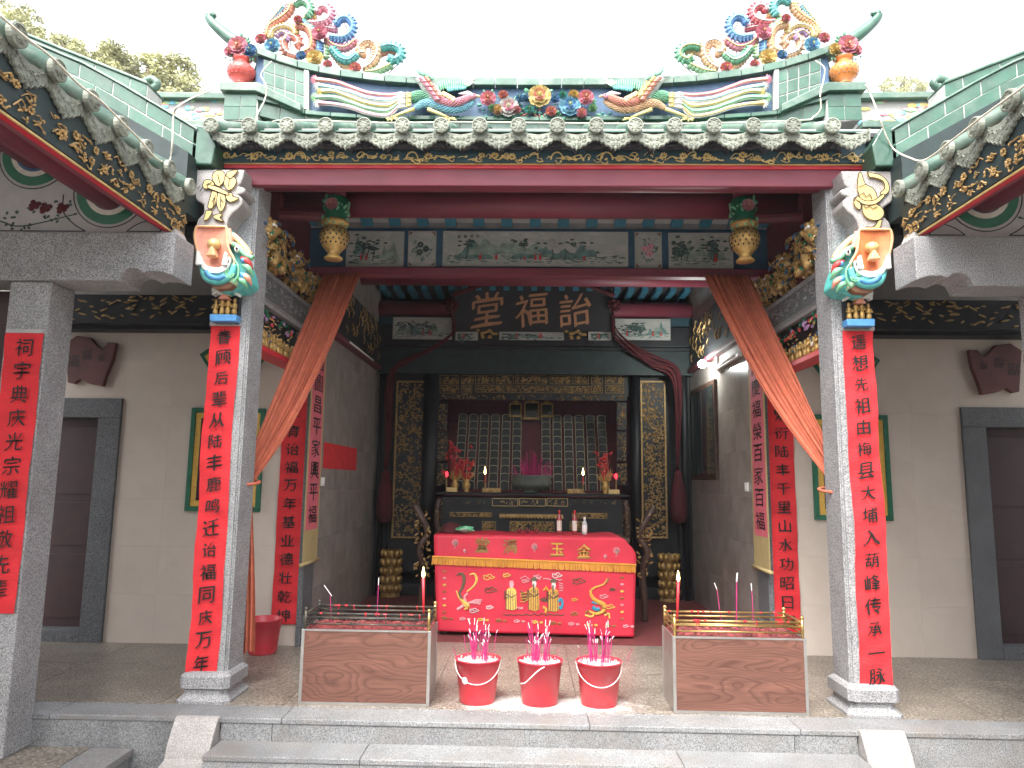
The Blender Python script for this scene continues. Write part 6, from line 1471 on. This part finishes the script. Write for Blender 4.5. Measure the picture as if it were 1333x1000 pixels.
for x, y, sc, col in ((363, 247, 32, 'yellow'), (375, 325, 34, 'dark'), (370, 432, 20, 'white'), (785, 235, 28, 'white'), (920, 270, 36, 'dark'), (1128, 322, 16, 'dark'), (895, 385, 16, 'gold'), (893, 472, 20, 'brown'), (475, 235, 22, 'yellow'), (272, 452, 26, 'white'), (1112, 428, 26, 'yellow'), (1075, 365, 24, 'pink'), (665, 245, 22, 'pink'), (590, 270, 20, 'pink')): emb('embroidered_cloud', cloud(x, y, sc), col)
# border of little flowers
for col, off in (('brown', 0), ('pink', 1), ('yellow', 2)):
    def f(t):
        for i in range(11):
            if i % 3 == off: cloud(90+i*112, 497+i*5, 16)(t); cloud(130+i*112, 500+i*5, 9)(t)
        for i in range(7):
            if i % 3 == off: cloud(90, 210+i*42, 9)(t); cloud(1188, 250+i*42, 9)(t)
    emb('embroidered_border', f, col)
# phoenix (left) and dragon (right)
def fat(t, pts, w): t.tube(smooth_path([cp(*Ze(x, y), .004) for x, y in pts], 4), w, 5)
def rr(n, *k): return [interp(i/(4*(n-1)), [(a, b_) for a, b_ in k]) for i in range(4*(n-1)+1)]
emb('embroidered_phoenix', lambda t: (fat(t, [(165, 235), (195, 225), (212, 255), (205, 300), (185, 345), (200, 385)], rr(6, (0, .008), (.4, .02), (1, .012)))), 'dark')
emb('embroidered_phoenix', lambda t: (fat(t, [(245, 232), (275, 228), (290, 265), (268, 305), (230, 335)], rr(5, (0, .006), (.4, .014), (1, .008))), fat(t, [(165, 330), (180, 370), (205, 395)], .008), fat(t, [(190, 380), (215, 405), (235, 430), (215, 445)], rr(4, (0, .014), (.5, .028), (1, .01)))), 'yellow')
emb('embroidered_phoenix', lambda t: (fat(t, [(235, 345), (215, 370), (225, 395)], .012), fat(t, [(170, 445), (195, 430), (215, 415)], .014), [line(t, [(235, 405), (285+k*10, 385+k*8), (325-k*8, 388+k*9)], .006) for k in range(4)]), 'pink')
emb('embroidered_dragon', lambda t: (fat(t, [(1095, 255), (1075, 290), (1020, 310), (995, 335), (1005, 370), (1035, 395), (1075, 415), (1075, 450), (1030, 470), (985, 455)], rr(10, (0, .006), (.3, .014), (.6, .022), (.85, .02), (1, .010)))), 'gold')
emb('embroidered_dragon', lambda t: [line(t, [(1080+k*6, 290-k*4), (1090+k*6, 262-k*5)], .005) for k in range(4)]+[line(t, [(1060, 410+k*12), (1085+k*8, 470+k*6)], .007) for k in range(3)]+[line(t, [(960, 460+k*8), (985, 450+k*8), (1000, 490)], .005) for k in range(2)], 'brown')
emb('embroidered_dragon', lambda t: (fat(t, [(1005, 430), (1030, 445), (1050, 440)], .018), fat(t, [(1000, 400), (1030, 408), (1060, 405)], .009)), 'blue')
emb('embroidered_dragon', lambda t: (fat(t, [(960, 478), (990, 488), (1015, 480)], .010), fat(t, [(1080, 480), (1105, 470), (1110, 500)], .010)), 'yellow')
# three robed figures
for x, y0, hh, cr, cf, hat in ((505, 270, 180, 'yellow', 'pink', 0), (645, 265, 190, 'gold', 'white', 1), (765, 275, 185, 'gold', 'white', 1)):
    def pl_(t, pts, d=.004):
        P = [cp(*Ze(a, b_), 0) for a, b_ in pts]; y = min(p.y for p in P)-d; t.prism([(p.x, p.z) for p in P], y-.003, y+.004)
    emb('embroidered_robe', lambda t: pl_(t, [(x-28, y0+55), (x-12, y0+42), (x+14, y0+42), (x+30, y0+58), (x+34, y0+hh-10), (x+8, y0+hh), (x-30, y0+hh-8)]), cr)
    emb('embroidered_robe', lambda t: ([line(t, [(x-30+k*13, y0+60), (x-32+k*14, y0+110), (x-34+k*15, y0+hh-5)], .0045, .012) for k in range(5)], line(t, [(x-30, y0+80), (x, y0+100), (x+32, y0+82)], .007, .012), line(t, [(x-38, y0+60), (x-44, y0+105), (x-20, y0+100)], .007, .012)), 'dark')
    emb('embroidered_face', lambda t: (pl_(t, [(x-14+5, y0), (x+10, y0-2), (x+16, y0+22), (x+8, y0+46), (x-4, y0+48), (x-12, y0+24)], .009)), cf)
    if hat: emb('embroidered_hat', lambda t: (pl_(t, [(x-22, y0-2), (x-10, y0-20), (x+10, y0-20), (x+24, y0-2), (x+12, y0+4), (x-12, y0+4)], .012), line(t, [(x-4, y0+20), (x-2, y0+60), (x, y0+75)], .010, .014)), 'dark')
emb('embroidered_robe', lambda t: (fat(t, [(795, 400), (810, 380), (822, 405), (812, 440), (800, 425)], .014)), 'blue')
emb('embroidered_scene', lambda t: ([line(t, [(450+k*48, 470+5*math.sin(k)), (475+k*48, 482), (500+k*48, 474)], .0045) for k in range(8)], [line(t, [(560+k*4, 330+k*12), (590, 350+k*14), (610-k*3, 380)], .005) for k in range(5)], [line(t, [(680+k*10, 380-k*4), (700+k*8, 395), (735, 380+k*8)], .005) for k in range(4)]), 'dark')
emb('embroidered_scene', lambda t: ([line(t, [(560, 350+k*16), (600-k*5, 340+k*20), (630, 370)], .006) for k in range(4)], [line(t, [(700, 330), (720, 300+k*10), (735, 330)], .005) for k in range(3)], fat(t, [(700, 430), (720, 445), (715, 465)], .014)), 'gold')
emb('embroidered_scene', lambda t: ([line(t, [(540+k*12, 430), (555+k*10, 445), (575, 432)], .006) for k in range(3)], [line(t, [(560+k*70, 255), (590+k*70, 240+k*8), (620+k*66, 262)], .005) for k in range(4)], [line(t, [(800, 280+k*16), (825, 290+k*12)], .005) for k in range(4)]), 'pink')
# things on the table
def tz(px, py): p = at(px, py, 2.9); return p.x
ZT2 = 1.008
for i, (px, Y, cols_) in enumerate(((728, 2.72, ('glass_red', 'white', 'red')), (748, 2.72, ('glass_red', 'white', 'red')), (761, 2.68, ('glass', 'white', 'white')))):
    x = at(px, 680, Y).x
    bt = thing('bottle', ('red capped bottle with pale label, leftmost on the offering table', 'red capped bottle with pale label between the two other bottles', 'clear glass bottle with white label on the offering table')[i], 'bottle', (x, Y, ZT2), 'bottles on the offering table')
    hh = .25 if i < 2 else .18; rr_ = .028
    gm = plain('bottle glass %d' % i, (.30, .05, .05) if i < 2 else (.45, .5, .48), .12, var=.05); 
    t = MB(); t.lathe([(rr_*.9, 0), (rr_, .008), (rr_, hh*.62), (rr_*.85, hh*.70), (.011, hh*.80), (.010, hh*.93)], (x, Y, ZT2), 16); t.build('glass_body', gm, bt, smooth=True)
    t = MB(); t.lathe([(rr_+.0008, hh*.14), (rr_+.0008, hh*.56)], (x, Y, ZT2), 16, cap=False); t.build('paper_label', PAL['cream'] if i < 2 else PAL['white'], bt, smooth=True)
    t = MB(); t.lathe([(.0125, hh*.84), (.0125, hh), (.010, hh*1.01)], (x, Y, ZT2), 12); t.build('cap', M['candle_red'] if i < 2 else M['white'], bt, smooth=True)
t = MB()
def lump(u, v):
    a = 2*PI*u; R_ = (1-v)**.6; x = at(588, 692, 2.7).x+.14*R_*math.cos(a)*(1+.15*math.sin(3*a)); y = 2.7+.11*R_*math.sin(a); z = ZT2+.105*(1-R_**2.2)+.012*math.sin(5*a+v*9)*(1-v); return (x, y, max(z, ZT2+.001))
t.grid(lump, 26, 10); t.build('cloth_bundle', M['red_cloth_dark'], None, smooth=True, label='crumpled dark red cloth bundle on the left of the offering table', cat='cloth bundle')
t = MB(); r = random.Random(9); bx = at(606, 692, 2.62).x
def bag(u, v):
    a = 2*PI*u; R_ = math.sin(PI*min(.999, v*.98+.01)); q = 1+.22*math.sin(4*a+v*8)+.1*math.sin(9*a); return (bx+.10*R_*math.cos(a)*q, 2.58+.06*R_*math.sin(a)*q, ZT2+.004+.075*v+.012*math.sin(a*3)*R_)
t.grid(bag, 22, 8); t.build('green_packet', plain('shiny green plastic packet', (.03, .38, .15), .2, var=.4, scale=30, dirt=(.6, .65, .6)), None, smooth=True, label='crumpled green and white plastic packet beside the red cloth bundle', cat='packet')
for i, px in enumerate((676, 687, 699)):
    x = at(px, 690, 2.75).x; t = MB(); t.lathe([(.014, 0), (.022, .03), (.024, .042), (.021, .042), (.014, .01)], (x, 2.75, ZT2), 12)
    t.build('tea_cup', plain('dark red cup %d' % i, (.22, .04, .05), .3), None, smooth=True, label='small dark red tea cup, %s of three in a row on the offering table' % ('leftmost', 'middle', 'rightmost')[i], cat='cup', group='small tea cups')
# carved stands to either side of the table
for s, px in ((-1, 551), (1, 838)):
    x = at(px, 700, 3.3).x; cs = thing('carved_stand', 'red and gilt carved dragon stand behind the %s end of the offering table' % ('left' if s < 0 else 'right'), 'stand', (x, 3.3, 0), 'carved dragon stands')
    t = MB(); t.tube(smooth_path([(x-s*-.12, 3.3, 1.28), (x+s*.02, 3.28, 1.12), (x-s*.05, 3.3, .95), (x+s*.04, 3.28, .78), (x-s*.02, 3.3, .55), (x, 3.3, .2), (x, 3.3, .005)], 5), .042, 8); t.build('post', M['wood_brown'], cs, smooth=True)
    t = MB(); r = random.Random(5+s)
    for k in range(46): z = r.uniform(.45, 1.2); a = r.uniform(0, 6.28); t.oblob((x+.05*math.cos(a), 3.28+.03*math.sin(a), z), (x+.10*math.cos(a), 3.25, z+r.uniform(-.05, .06)), .013)
    t.build('carving', M['gold_old'], cs)

# ---------------------------------------------------------------- incense boxes
def candle(x, y, z0, h, lab, lean=0, R=.011):
    cn = thing('candle', lab, 'candle', (x, y, z0), 'tall red candles')
    t = MB(); t.tube([(x, y, z0), (x+lean*.5, y, z0+h*.5), (x+lean, y, z0+h)], [R*.55, R*.8, R*1.1], 10); t.build('wax_stick', M['candle_red'], cn, smooth=True)
    t = MB(); t.lathe([(.002, 0), (.011, .014), (.012, .028), (.006, .055), (.001, .078)], (x+lean, y, z0+h), 10); t.build('flame', M['flame'], cn, smooth=True)
stick_n = 0
def stick(x, y, z0, dx, dy, h, lab, group, tip=True, R=.0022, burnt=False):
    t = MB(); L = .72 if tip else 1
    a = Vector((x, y, z0)); d = Vector((dx, dy, h)); t.tube([a, a+d*L], R, 4, 0)
    if tip: t.tube([a+d*L, a+d*(L+.12)+Vector((0, 0, .0))], R*.9, 4, 0); t.tube([a+d*(L+.12), a+d+Vector((dx*.3, 0, -abs(dx)*.3))], R*1.25, 4, 1)
    t.build('incense_stick', [M['stick'], M['white' if not burnt else 'ash']], None, label=lab, cat='incense stick', group=group)
for s, X0, X1, Y0, Y1, met in ((-1, -1.65, -.735, .045, .42, 'soot'), (1, .945, 1.865, .02, .42, 'brass')):
    lab = ('wood grain incense box with sooty black rails, left of the buckets' if s < 0 else 'wood grain incense box with brass rails, right of the buckets')
    ib = thing('incense_box', lab, 'incense box', ((X0+X1)/2, (Y0+Y1)/2, 0), 'wood grain incense boxes')
    H = .505
    t = MB(); w_ = .022
    for x in (X0, X1-w_):
        for y in (Y0, Y1-w_): t.box(x, x+w_, y, y+w_, .001, H)
    t.build('steel_frame', M['steel'], ib, bevel=.002)
    t = MB(); t.box(X0+w_, X1-w_, Y0+.004, Y0+.016, .02, H-.012); t.box(X0+w_, X1-w_, Y1-.016, Y1-.004, .02, H-.012); t.build('laminate_panel', M['laminate'], ib)
    for z0, z1 in ((.001, .019), (H-.011, H)): t = MB(); t.box(X0+w_, X1-w_, Y0+.001, Y0+.02, z0, z1); t.build('steel_trim', M['steel'], ib)
    for x0, x1 in ((X0+.004, X0+.012), (X1-.012, X1-.004)): t = MB(); t.box(x0, x1, Y0+w_, Y1-w_, .005, H-.002); t.build('side_panel', M['steel'], ib)
    t = MB(); t.grid(lambda u, v: (lerp(X0+.01, X1-.01, u), lerp(Y0+.01, Y1-.01, v), H-.012+.014*abs(math.sin(u*31+v*9))*abs(math.sin(v*7+u*11))), 60, 20); t.build('wax_and_ash_bed', M['wax'], ib)
    mt = M[met]; corners = [(X0+.02, Y0+.02), (X1-.02, Y0+.02), (X1-.02, Y1-.02), (X0+.02, Y1-.02)]
    for x, y in corners:
        t = MB(); t.tube([(x, y, H), (x, y, H+.125)], .011, 10); t.blob((x, y, H+.135), .015, 0, 10, 7); t.build('rail_post', mt if not (s < 0 and x > -1) else M['brass'], ib, smooth=True)
    for k, (z, r_) in enumerate(((.035, .006), (.075, .008), (.105, .008))):
        for (a, c_) in ((0, 1), (1, 2), (2, 3), (3, 0)):
            if k == 0 and a in (1, 3): pass
            t = MB(); p, q_ = corners[a], corners[c_]; t.tube([(p[0], p[1], H+z), (q_[0], q_[1], H+z)], r_, 8); t.build('rail', mt, ib, smooth=True)
    # second inner pair of rails for candles
    for yy in ((Y0+Y1)/2-.05, (Y0+Y1)/2+.06):
        t = MB(); t.tube([(X0+.03, yy, H+.06), (X1-.03, yy, H+.06)], .006, 8); t.build('rail', mt, ib, smooth=True)
    t = MB(); r = random.Random(50+s)
    for k in range(130): x = r.uniform(X0+.03, X1-.03); y = r.uniform(Y0+.03, Y1-.03); a = r.uniform(0, 3.14); L = r.uniform(.004, .03); t.oblob((x, y, H+.004), (x+L*math.cos(a), y+L*math.sin(a), H+.004+r.uniform(0, .02)), r.uniform(.003, .008))
    t.build('wax_lumps', M['wax'], ib, kind='stuff')
    t = MB()
    for k in range(22):
        x = r.uniform(X0+.05, X1-.05); z = H+.105; yy = Y1-.02 if k % 2 else Y0+.02; t.blob((x, yy-.004, z+.002), (r.uniform(.006, .016), .009, r.uniform(.005, .012)), 0, 6, 4)
        if k % 3 == 0: t.oblob((x, yy-.006, z), (x+.002, yy-.006, z-.03), .004)
    t.build('wax_drips', M['candle_red'], ib)
    t = MB()
    for k in range(40): x = r.uniform(X0+.03, X1-.03); t.oblob((x, Y0+.03+.3*r.random(), H+.012), (x+.015, Y0+.05+.28*r.random(), H+.014), .0025)
    t.build('burnt_matches', M['soot'], ib, kind='stuff')
def zz(px, py, Y): p = at(px, py, Y); return p
p = zz(552, 805, .33); q_ = zz(551, 752, .33); candle(p.x, .33, .50, q_.z-.50, 'tall lit red candle at the right end of the left incense box', q_.x-p.x)
p = zz(881, 812, .33); q_ = zz(883, 757, .33); candle(p.x, .33, .50, q_.z-.50, 'tall lit red candle at the left end of the right incense box', q_.x-p.x)
for px, py, px1, py1, lab, tp in ((491, 800, 493, 752, 'single magenta incense stick standing in the left incense box', True), (432, 800, 430, 776, 'short magenta stub in the left end of the left incense box', False), (940, 805, 932, 757, 'thin leaning incense stick in the middle of the right incense box', True), (958, 806, 959, 745, 'thick magenta incense stick near the middle of the right incense box', True), (981, 806, 978, 759, 'thin pink incense stick near the right end of the right incense box', True)):
    a, c_ = at(px, py, .25), at(px1, py1, .25); d = c_-Vector((a.x, .25, .5)); stick(a.x, .25, .50, d.x, 0, d.z, lab, 'sticks in the incense boxes', tp, R=.004 if px == 958 else .0026)
a, c_ = at(432, 776, .25), at(422, 762, .25); t = MB(); t.tube([a, c_], .003, 5); t.build('incense_stick', M['white'], None, label='white burnt stick leaning at the left end of the left incense box', cat='incense stick')

# ---------------------------------------------------------------- buckets
def bucket(name, lab, cx, cy, R1, R0, H, grp, handle, sticker=False, ash=True, mat='bucket_red'):
    bk = thing(name, lab, 'bucket', (cx, cy, 0), grp)
    t = MB(); t.lathe([(R0*.9, .004), (R0, .004), (R0+.003, .012), (lerp(R0, R1, .92), H*.90), (lerp(R0, R1, .92)+.006, H*.905), (R1, H-.006), (R1+.008, H-.004), (R1+.009, H), (R1, H+.003), (R1-.006, H-.004), (R0+.004, .02), (.001, .018)], (cx, cy, 0), 40, cap=False); t.build('shell', M[mat], bk, smooth=True)
    if handle:
        a0, sag, tilt = handle; pts = []
        for i in range(17):
            a = PI*i/16; x = cx-(R1+.004)*math.cos(a)*1.0; pts.append((x, cy-(R1+.012)*math.sin(a)*.9*math.cos(.4)-.004, H-.012-sag*math.sin(a)+tilt*math.cos(a)*0))
        t = MB(); t.tube(pts, .0034, 6); t.blob(pts[0], .009, 0); t.blob(pts[-1], .009, 0); t.build('handle', M['white'], bk, smooth=True)
    if sticker: t = MB(); a = -PI/2-.6; t.lathe([(.024, 0), (.024, .003)], (0, 0, 0), 16, axis='y'); 
    if sticker:
        o = t.build('sticker', M['white'], None); o.parent = bk; o.location = (.1475*math.cos(a), .1475*math.sin(a), .17); o.rotation_euler = (.08, 0, -.6)
    if ash:
        t = MB(); r = random.Random(int(cx*100)+200)
        n_ = 14; 
        def af(u, v): R_ = (R1-.008)*v; a = 2*PI*u; return (cx+R_*math.cos(a), cy+R_*math.sin(a), H-.022+.008*math.sin(7*a)*v+.012*(1-v)+.006*math.sin(a*11+v*20))
        t.grid(af, 30, 8)
        for k in range(170): a = r.uniform(0, 6.28); q = (R1-.01)*math.sqrt(r.random()); L = r.uniform(.004, .012); t.oblob((cx+q*math.cos(a), cy+q*math.sin(a), H-.016), (cx+q*math.cos(a)+r.uniform(-L, L), cy+q*math.sin(a)+r.uniform(-L, L), H-.008+r.uniform(-.004, .012)), .003, 0, 4)
        t.build('ash_and_rice', M['ash'], bk, kind='stuff')
    return bk
BK = [(-.412, .20, 'left'), (.032, .19, 'middle'), (.452, .19, 'right')]
for i, (x, y, lab) in enumerate(BK):
    bucket('red_bucket', ('red bucket with white sticker holding incense, left of the three', 'red bucket of incense with its handle slung to one side, middle of the three', 'red bucket of incense with hanging white handle, right of the three')[i], x, y, .158, .124, .297, 'red incense buckets on the front step', None if i == 1 else (0, .135, 0), sticker=(i == 0))
t = MB(); hx, hy = .032, .19; root_ = [o for o in bpy.data.objects if o.name.startswith('red_bucket')][1]
P = smooth_path([(hx+.03, hy-.163, .285), (hx-.01, hy-.160, .262), (hx-.06, hy-.150, .215), (hx-.105, hy-.115, .165), (hx-.135, hy-.075, .15)], 5); t.tube(P, .0042, 6); t.build('handle', M['white'], root_, smooth=True)
r = random.Random(123)
for i, (x, y, lab) in enumerate(BK):
    n_ = (42, 48, 38)[i]; cl_ = ((-.03, 0), (.04, -.01)) if i == 0 else (((-.035, 0), (.03, .01)) if i == 1 else ((-.04, .01), (.045, 0)))
    for k in range(n_):
        c0 = cl_[k % 2]; spread = .016 if k < n_*.72 else .06
        bx, by = x+c0[0]+r.gauss(0, spread), y+c0[1]+r.gauss(0, spread); h = r.uniform(.15, .30) if k < n_*.72 else r.uniform(.05, .2)
        tp_ = k % 3 != 2 and h > .13
        stick(bx, by, .28, r.gauss(0, .018)+(bx-x)*.15, r.gauss(0, .015), h, ('tall ' if h > .2 else 'short ' if h < .13 else 'middling ')+('magenta incense stick with white ash tip in the %s red bucket' if tp_ else 'bare burnt out magenta incense stick in the %s red bucket') % lab, 'incense sticks in the %s red bucket' % lab, k % 3 != 2 and h > .13, R=.0021 if k % 4 else .003)
bucket('red_bucket', 'empty red plastic bucket standing by the wall behind the left column', -2.44, 1.5, .155, .12, .30, None, None, ash=False)
# white ash spilled on the floor around the buckets
m_, t_, b_ = newmat('spilled white ash'); v_ = coords(t_); tr_ = nd(t_, 'ShaderNodeBsdfTransparent'); mx = nd(t_, 'ShaderNodeMixShader'); outn = t_.nodes['Material Output']
n1 = noise(t_, v_, 5.5, 8, .72); gr_ = nd(t_, 'ShaderNodeTexCoord'); sp = nd(t_, 'ShaderNodeSeparateXYZ'); t_.links.new(gr_.outputs['Generated'], sp.inputs[0])
def edge(o):
    a = nd(t_, 'ShaderNodeMath', operation='SUBTRACT'); a.inputs[1].default_value = .5; t_.links.new(o, a.inputs[0]); b2 = nd(t_, 'ShaderNodeMath', operation='ABSOLUTE'); t_.links.new(a.outputs[0], b2.inputs[0])
    c2_ = nd(t_, 'ShaderNodeMapRange'); c2_.inputs['From Min'].default_value = .5; c2_.inputs['From Max'].default_value = .2; t_.links.new(b2.outputs[0], c2_.inputs[0]); return c2_.outputs[0]
ex, ey = edge(sp.outputs[0]), edge(sp.outputs[1]); mm = nd(t_, 'ShaderNodeMath', operation='MULTIPLY'); t_.links.new(ex, mm.inputs[0]); t_.links.new(ey, mm.inputs[1])
ad = nd(t_, 'ShaderNodeMath', operation='ADD'); t_.links.new(n1, ad.inputs[0]); m3 = nd(t_, 'ShaderNodeMath', operation='MULTIPLY'); m3.inputs[1].default_value = .45; t_.links.new(mm.outputs[0], m3.inputs[0]); t_.links.new(m3.outputs[0], ad.inputs[1])
al_ = ramp(t_, ad.outputs[0], [(.66, (0, 0, 0)), (.9, (.62, .62, .62))]); t_.links.new(al_, mx.inputs[0]); t_.links.new(tr_.outputs[0], mx.inputs[1]); t_.links.new(b_.outputs[0], mx.inputs[2]); t_.links.new(mx.outputs[0], outn.inputs[0])
b_.inputs['Base Color'].default_value = (.62, .58, .55, 1); b_.inputs['Roughness'].default_value = 1
t = MB(); t.add([(-.74, -.12, .0045), (.96, -.12, .0045), (.96, .42, .0045), (-.74, .42, .0045)], [(0, 1, 2, 3)]); t.build('spilled_ash', m_, None, kind='stuff', label='white ash dusted over the step around the buckets', cat='ash')
t = MB(); r = random.Random(99)
for k in range(260):
    x = r.gauss(.05, .45); y = abs(r.gauss(.0, .22))-.1
    if abs(x) < .95: a = r.uniform(0, 3.14); L = r.uniform(.002, .008); t.bar((x, y, .0062), (x+L*math.cos(a), y+L*math.sin(a), .0062), .003, .002)
t.build('stick_litter', M['white'], None, kind='stuff', label='tiny bits of burnt incense scattered on the paving', cat='litter')

# ---------------------------------------------------------------- cables on the roof
def zc(x, y): return x/2.942, y/2.942
L1 = [atx(*zc(x, y), -2.44) for x, y in ((0, 60), (100, 145), (200, 222), (300, 322), (380, 382), (440, 440), (540, 540), (600, 608))]+[at(*zc(x, y), -.32) for x, y in ((648, 618), (660, 545), (665, 440), (690, 402))]+[at(*zc(x, y), .3) for x, y in ((760, 365), (830, 342))]
cable(L1, 'cream cable looping along the left gallery eave and up to the ridge')
L2 = [at(*zc(x, y), .55) for x, y in ((1040, 235), (1000, 285), (1020, 330), (1015, 380))]+[at(*zc(x, y), .2) for x, y in ((985, 440), (982, 475), (1010, 486), (1060, 462))]+[at(x, y, -.12) for x, y in ((400, 157), (500, 160), (600, 159), (700, 160), (800, 161), (900, 161), (1040, 157))]+[at(900+x/3.03, y/3.03, .2) for x, y in ((480, 462), (510, 430), (508, 370))]+[at(900+x/3.03, y/3.03, .5) for x, y in ((520, 320), (525, 270), (490, 240))]
cable(L2, 'cream cable running across the top of the disc tile ends')
L3 = [at(900+x/3.03, y/3.03, .4) for x, y in ((685, 335), (710, 380))]+[at(900+x/3.03, y/3.03, -.2) for x, y in ((735, 445), (765, 530), (800, 590))]+[atx(900+x/3.03, y/3.03, 2.44) for x, y in ((860, 622), (920, 632), (1020, 560), (1150, 458), (1250, 385), (1333, 325))]
cable(L3, 'cream cable looping along the right gallery eave')

# ================================================================ TREES BEHIND
def tree(name, label, base, H, R, seed, n=5200, leaf=.17, squash=.8):
    r = random.Random(seed); tr = thing(name, label, 'tree', base, 'trees behind the hall')
    x0, y0, z0 = base; t = MB()
    t.tube([(x0, y0, z0), (x0+.2, y0, z0+H*.35), (x0-.1, y0+.1, z0+H-R*squash)], [.38, .28, .12], 8)
    tips = []
    for k in range(9):
        a = k*2*PI/9+r.random(); s0 = Vector((x0, y0, z0+(H-2*R*squash)*r.uniform(.7, 1)+.3*R)); e = Vector((x0+R*.8*math.cos(a)*r.uniform(.4, 1), y0+R*.8*math.sin(a)*r.uniform(.4, 1), z0+H-R*squash+R*squash*r.uniform(-.5, .8)))
        t.tube(smooth_path([s0, s0.lerp(e, .5)+Vector((0, 0, R*.15)), e], 3), [.15, .13, .11, .09, .07, .05, .03], 6); tips.append(e)
    t.build('trunk', M['bark'], tr, smooth=True)
    cl_ = []
    for k in range(90):
        a = r.uniform(0, 6.28); b_ = math.asin(r.uniform(-.9, 1)); q = r.uniform(.55, 1)
        cl_.append((Vector((x0+R*q*math.cos(b_)*math.cos(a), y0+R*q*math.cos(b_)*math.sin(a), z0+H-R*squash+R*squash*q*math.sin(b_))), R*r.uniform(.18, .34)))
    t = MB()
    for k in range(n):
        c0, cr = cl_[k % len(cl_)]; d = Vector((r.gauss(0, 1), r.gauss(0, 1), r.gauss(0, .75))).normalized()*cr*r.random()**.45; p = c0+d
        u = Vector((r.gauss(0, 1), r.gauss(0, 1), r.gauss(0, .5))).normalized(); v = u.cross(Vector((r.gauss(0, 1), r.gauss(0, 1), r.gauss(0, 1)))).normalized(); s_ = leaf*r.uniform(.6, 1.3)
        t.add([p-u*s_, p+v*s_*.5, p+u*s_, p-v*s_*.5], [(0, 1, 2, 3)])
    t.build('crown', M['leaf'], tr)
def tree_at(px, py, wpx, Y, lab, seed, squash=1.35, n=17000):
    p = at(px, py, Y); d = (Y-CAM.y); R = wpx/2*d/FPX*1.12; tree('broadleaf_tree', lab, (p.x, Y, -.425), p.z+.425, R, seed, n, R*.062, squash)
tree_at(148, 58, 72, 26, 'pale leafy tree left of centre in the gap beside the left gallery roof', 1)
tree_at(219, 74, 88, 27, 'rounder pale tree just right of the first, behind the left roof end', 2)
tree_at(22, 6, 75, 20, 'thin tree crown at the top left corner of the picture', 3, n=6000)
tree_at(88, 52, 66, 34, 'distant low tree crown above the left gallery roof', 4)
tree_at(1160, 96, 40, 40, 'sparse distant tree crown just right of the orange vase', 5, n=3500)
tree_at(1188, 98, 34, 42, 'small distant tree crown above the right verge ridge', 6, n=3500)
# ================================================================ THE REST OF THE COURT, unseen behind the camera, added to cut frontal light
t = MB(); t.box(-6, -1.1, -8.6, -8.3, -.42, 4.2); t.box(1.1, 6, -8.6, -8.3, -.42, 4.2); t.box(-1.1, 1.1, -8.6, -8.3, 2.6, 4.2)
t.build('entrance_wall', M['lime'], None, label='unseen plaster wall of the entrance hall across the court', cat='wall')
t = MB(); t.prism([(-7.7, 4.1), (-10.2, 5.6), (-12.5, 4.2), (-12.5, 4.0), (-10.2, 5.4), (-7.7, 3.9)], -6.5, 6.5, plane='yz')
t.build('entrance_roof', M['green_glaze'], None, label='unseen green tiled roof of the entrance hall across the court', cat='roof')
t = MB(); t.box(-6, 6, -12.4, -12.2, -.42, 4.2); t.build('outer_wall', M['lime'], None, label='unseen outer wall of the entrance hall', cat='wall')
# thin haze: incense smoke, also added to wash out the roofs
hm = bpy.data.materials.new('haze'); hm.use_nodes = True; ht = hm.node_tree; ht.nodes.clear()
ho = ht.nodes.new('ShaderNodeOutputMaterial'); hv = ht.nodes.new('ShaderNodeVolumePrincipled'); hv.inputs['Color'].default_value = (.92, .96, 1, 1); hv.inputs['Density'].default_value = HAZE
ht.links.new(hv.outputs[0], ho.inputs['Volume'])
t = MB(); t.box(-125, 125, -65, 165, -1.6, 34); o = t.build('haze', hm, None, kind='stuff')
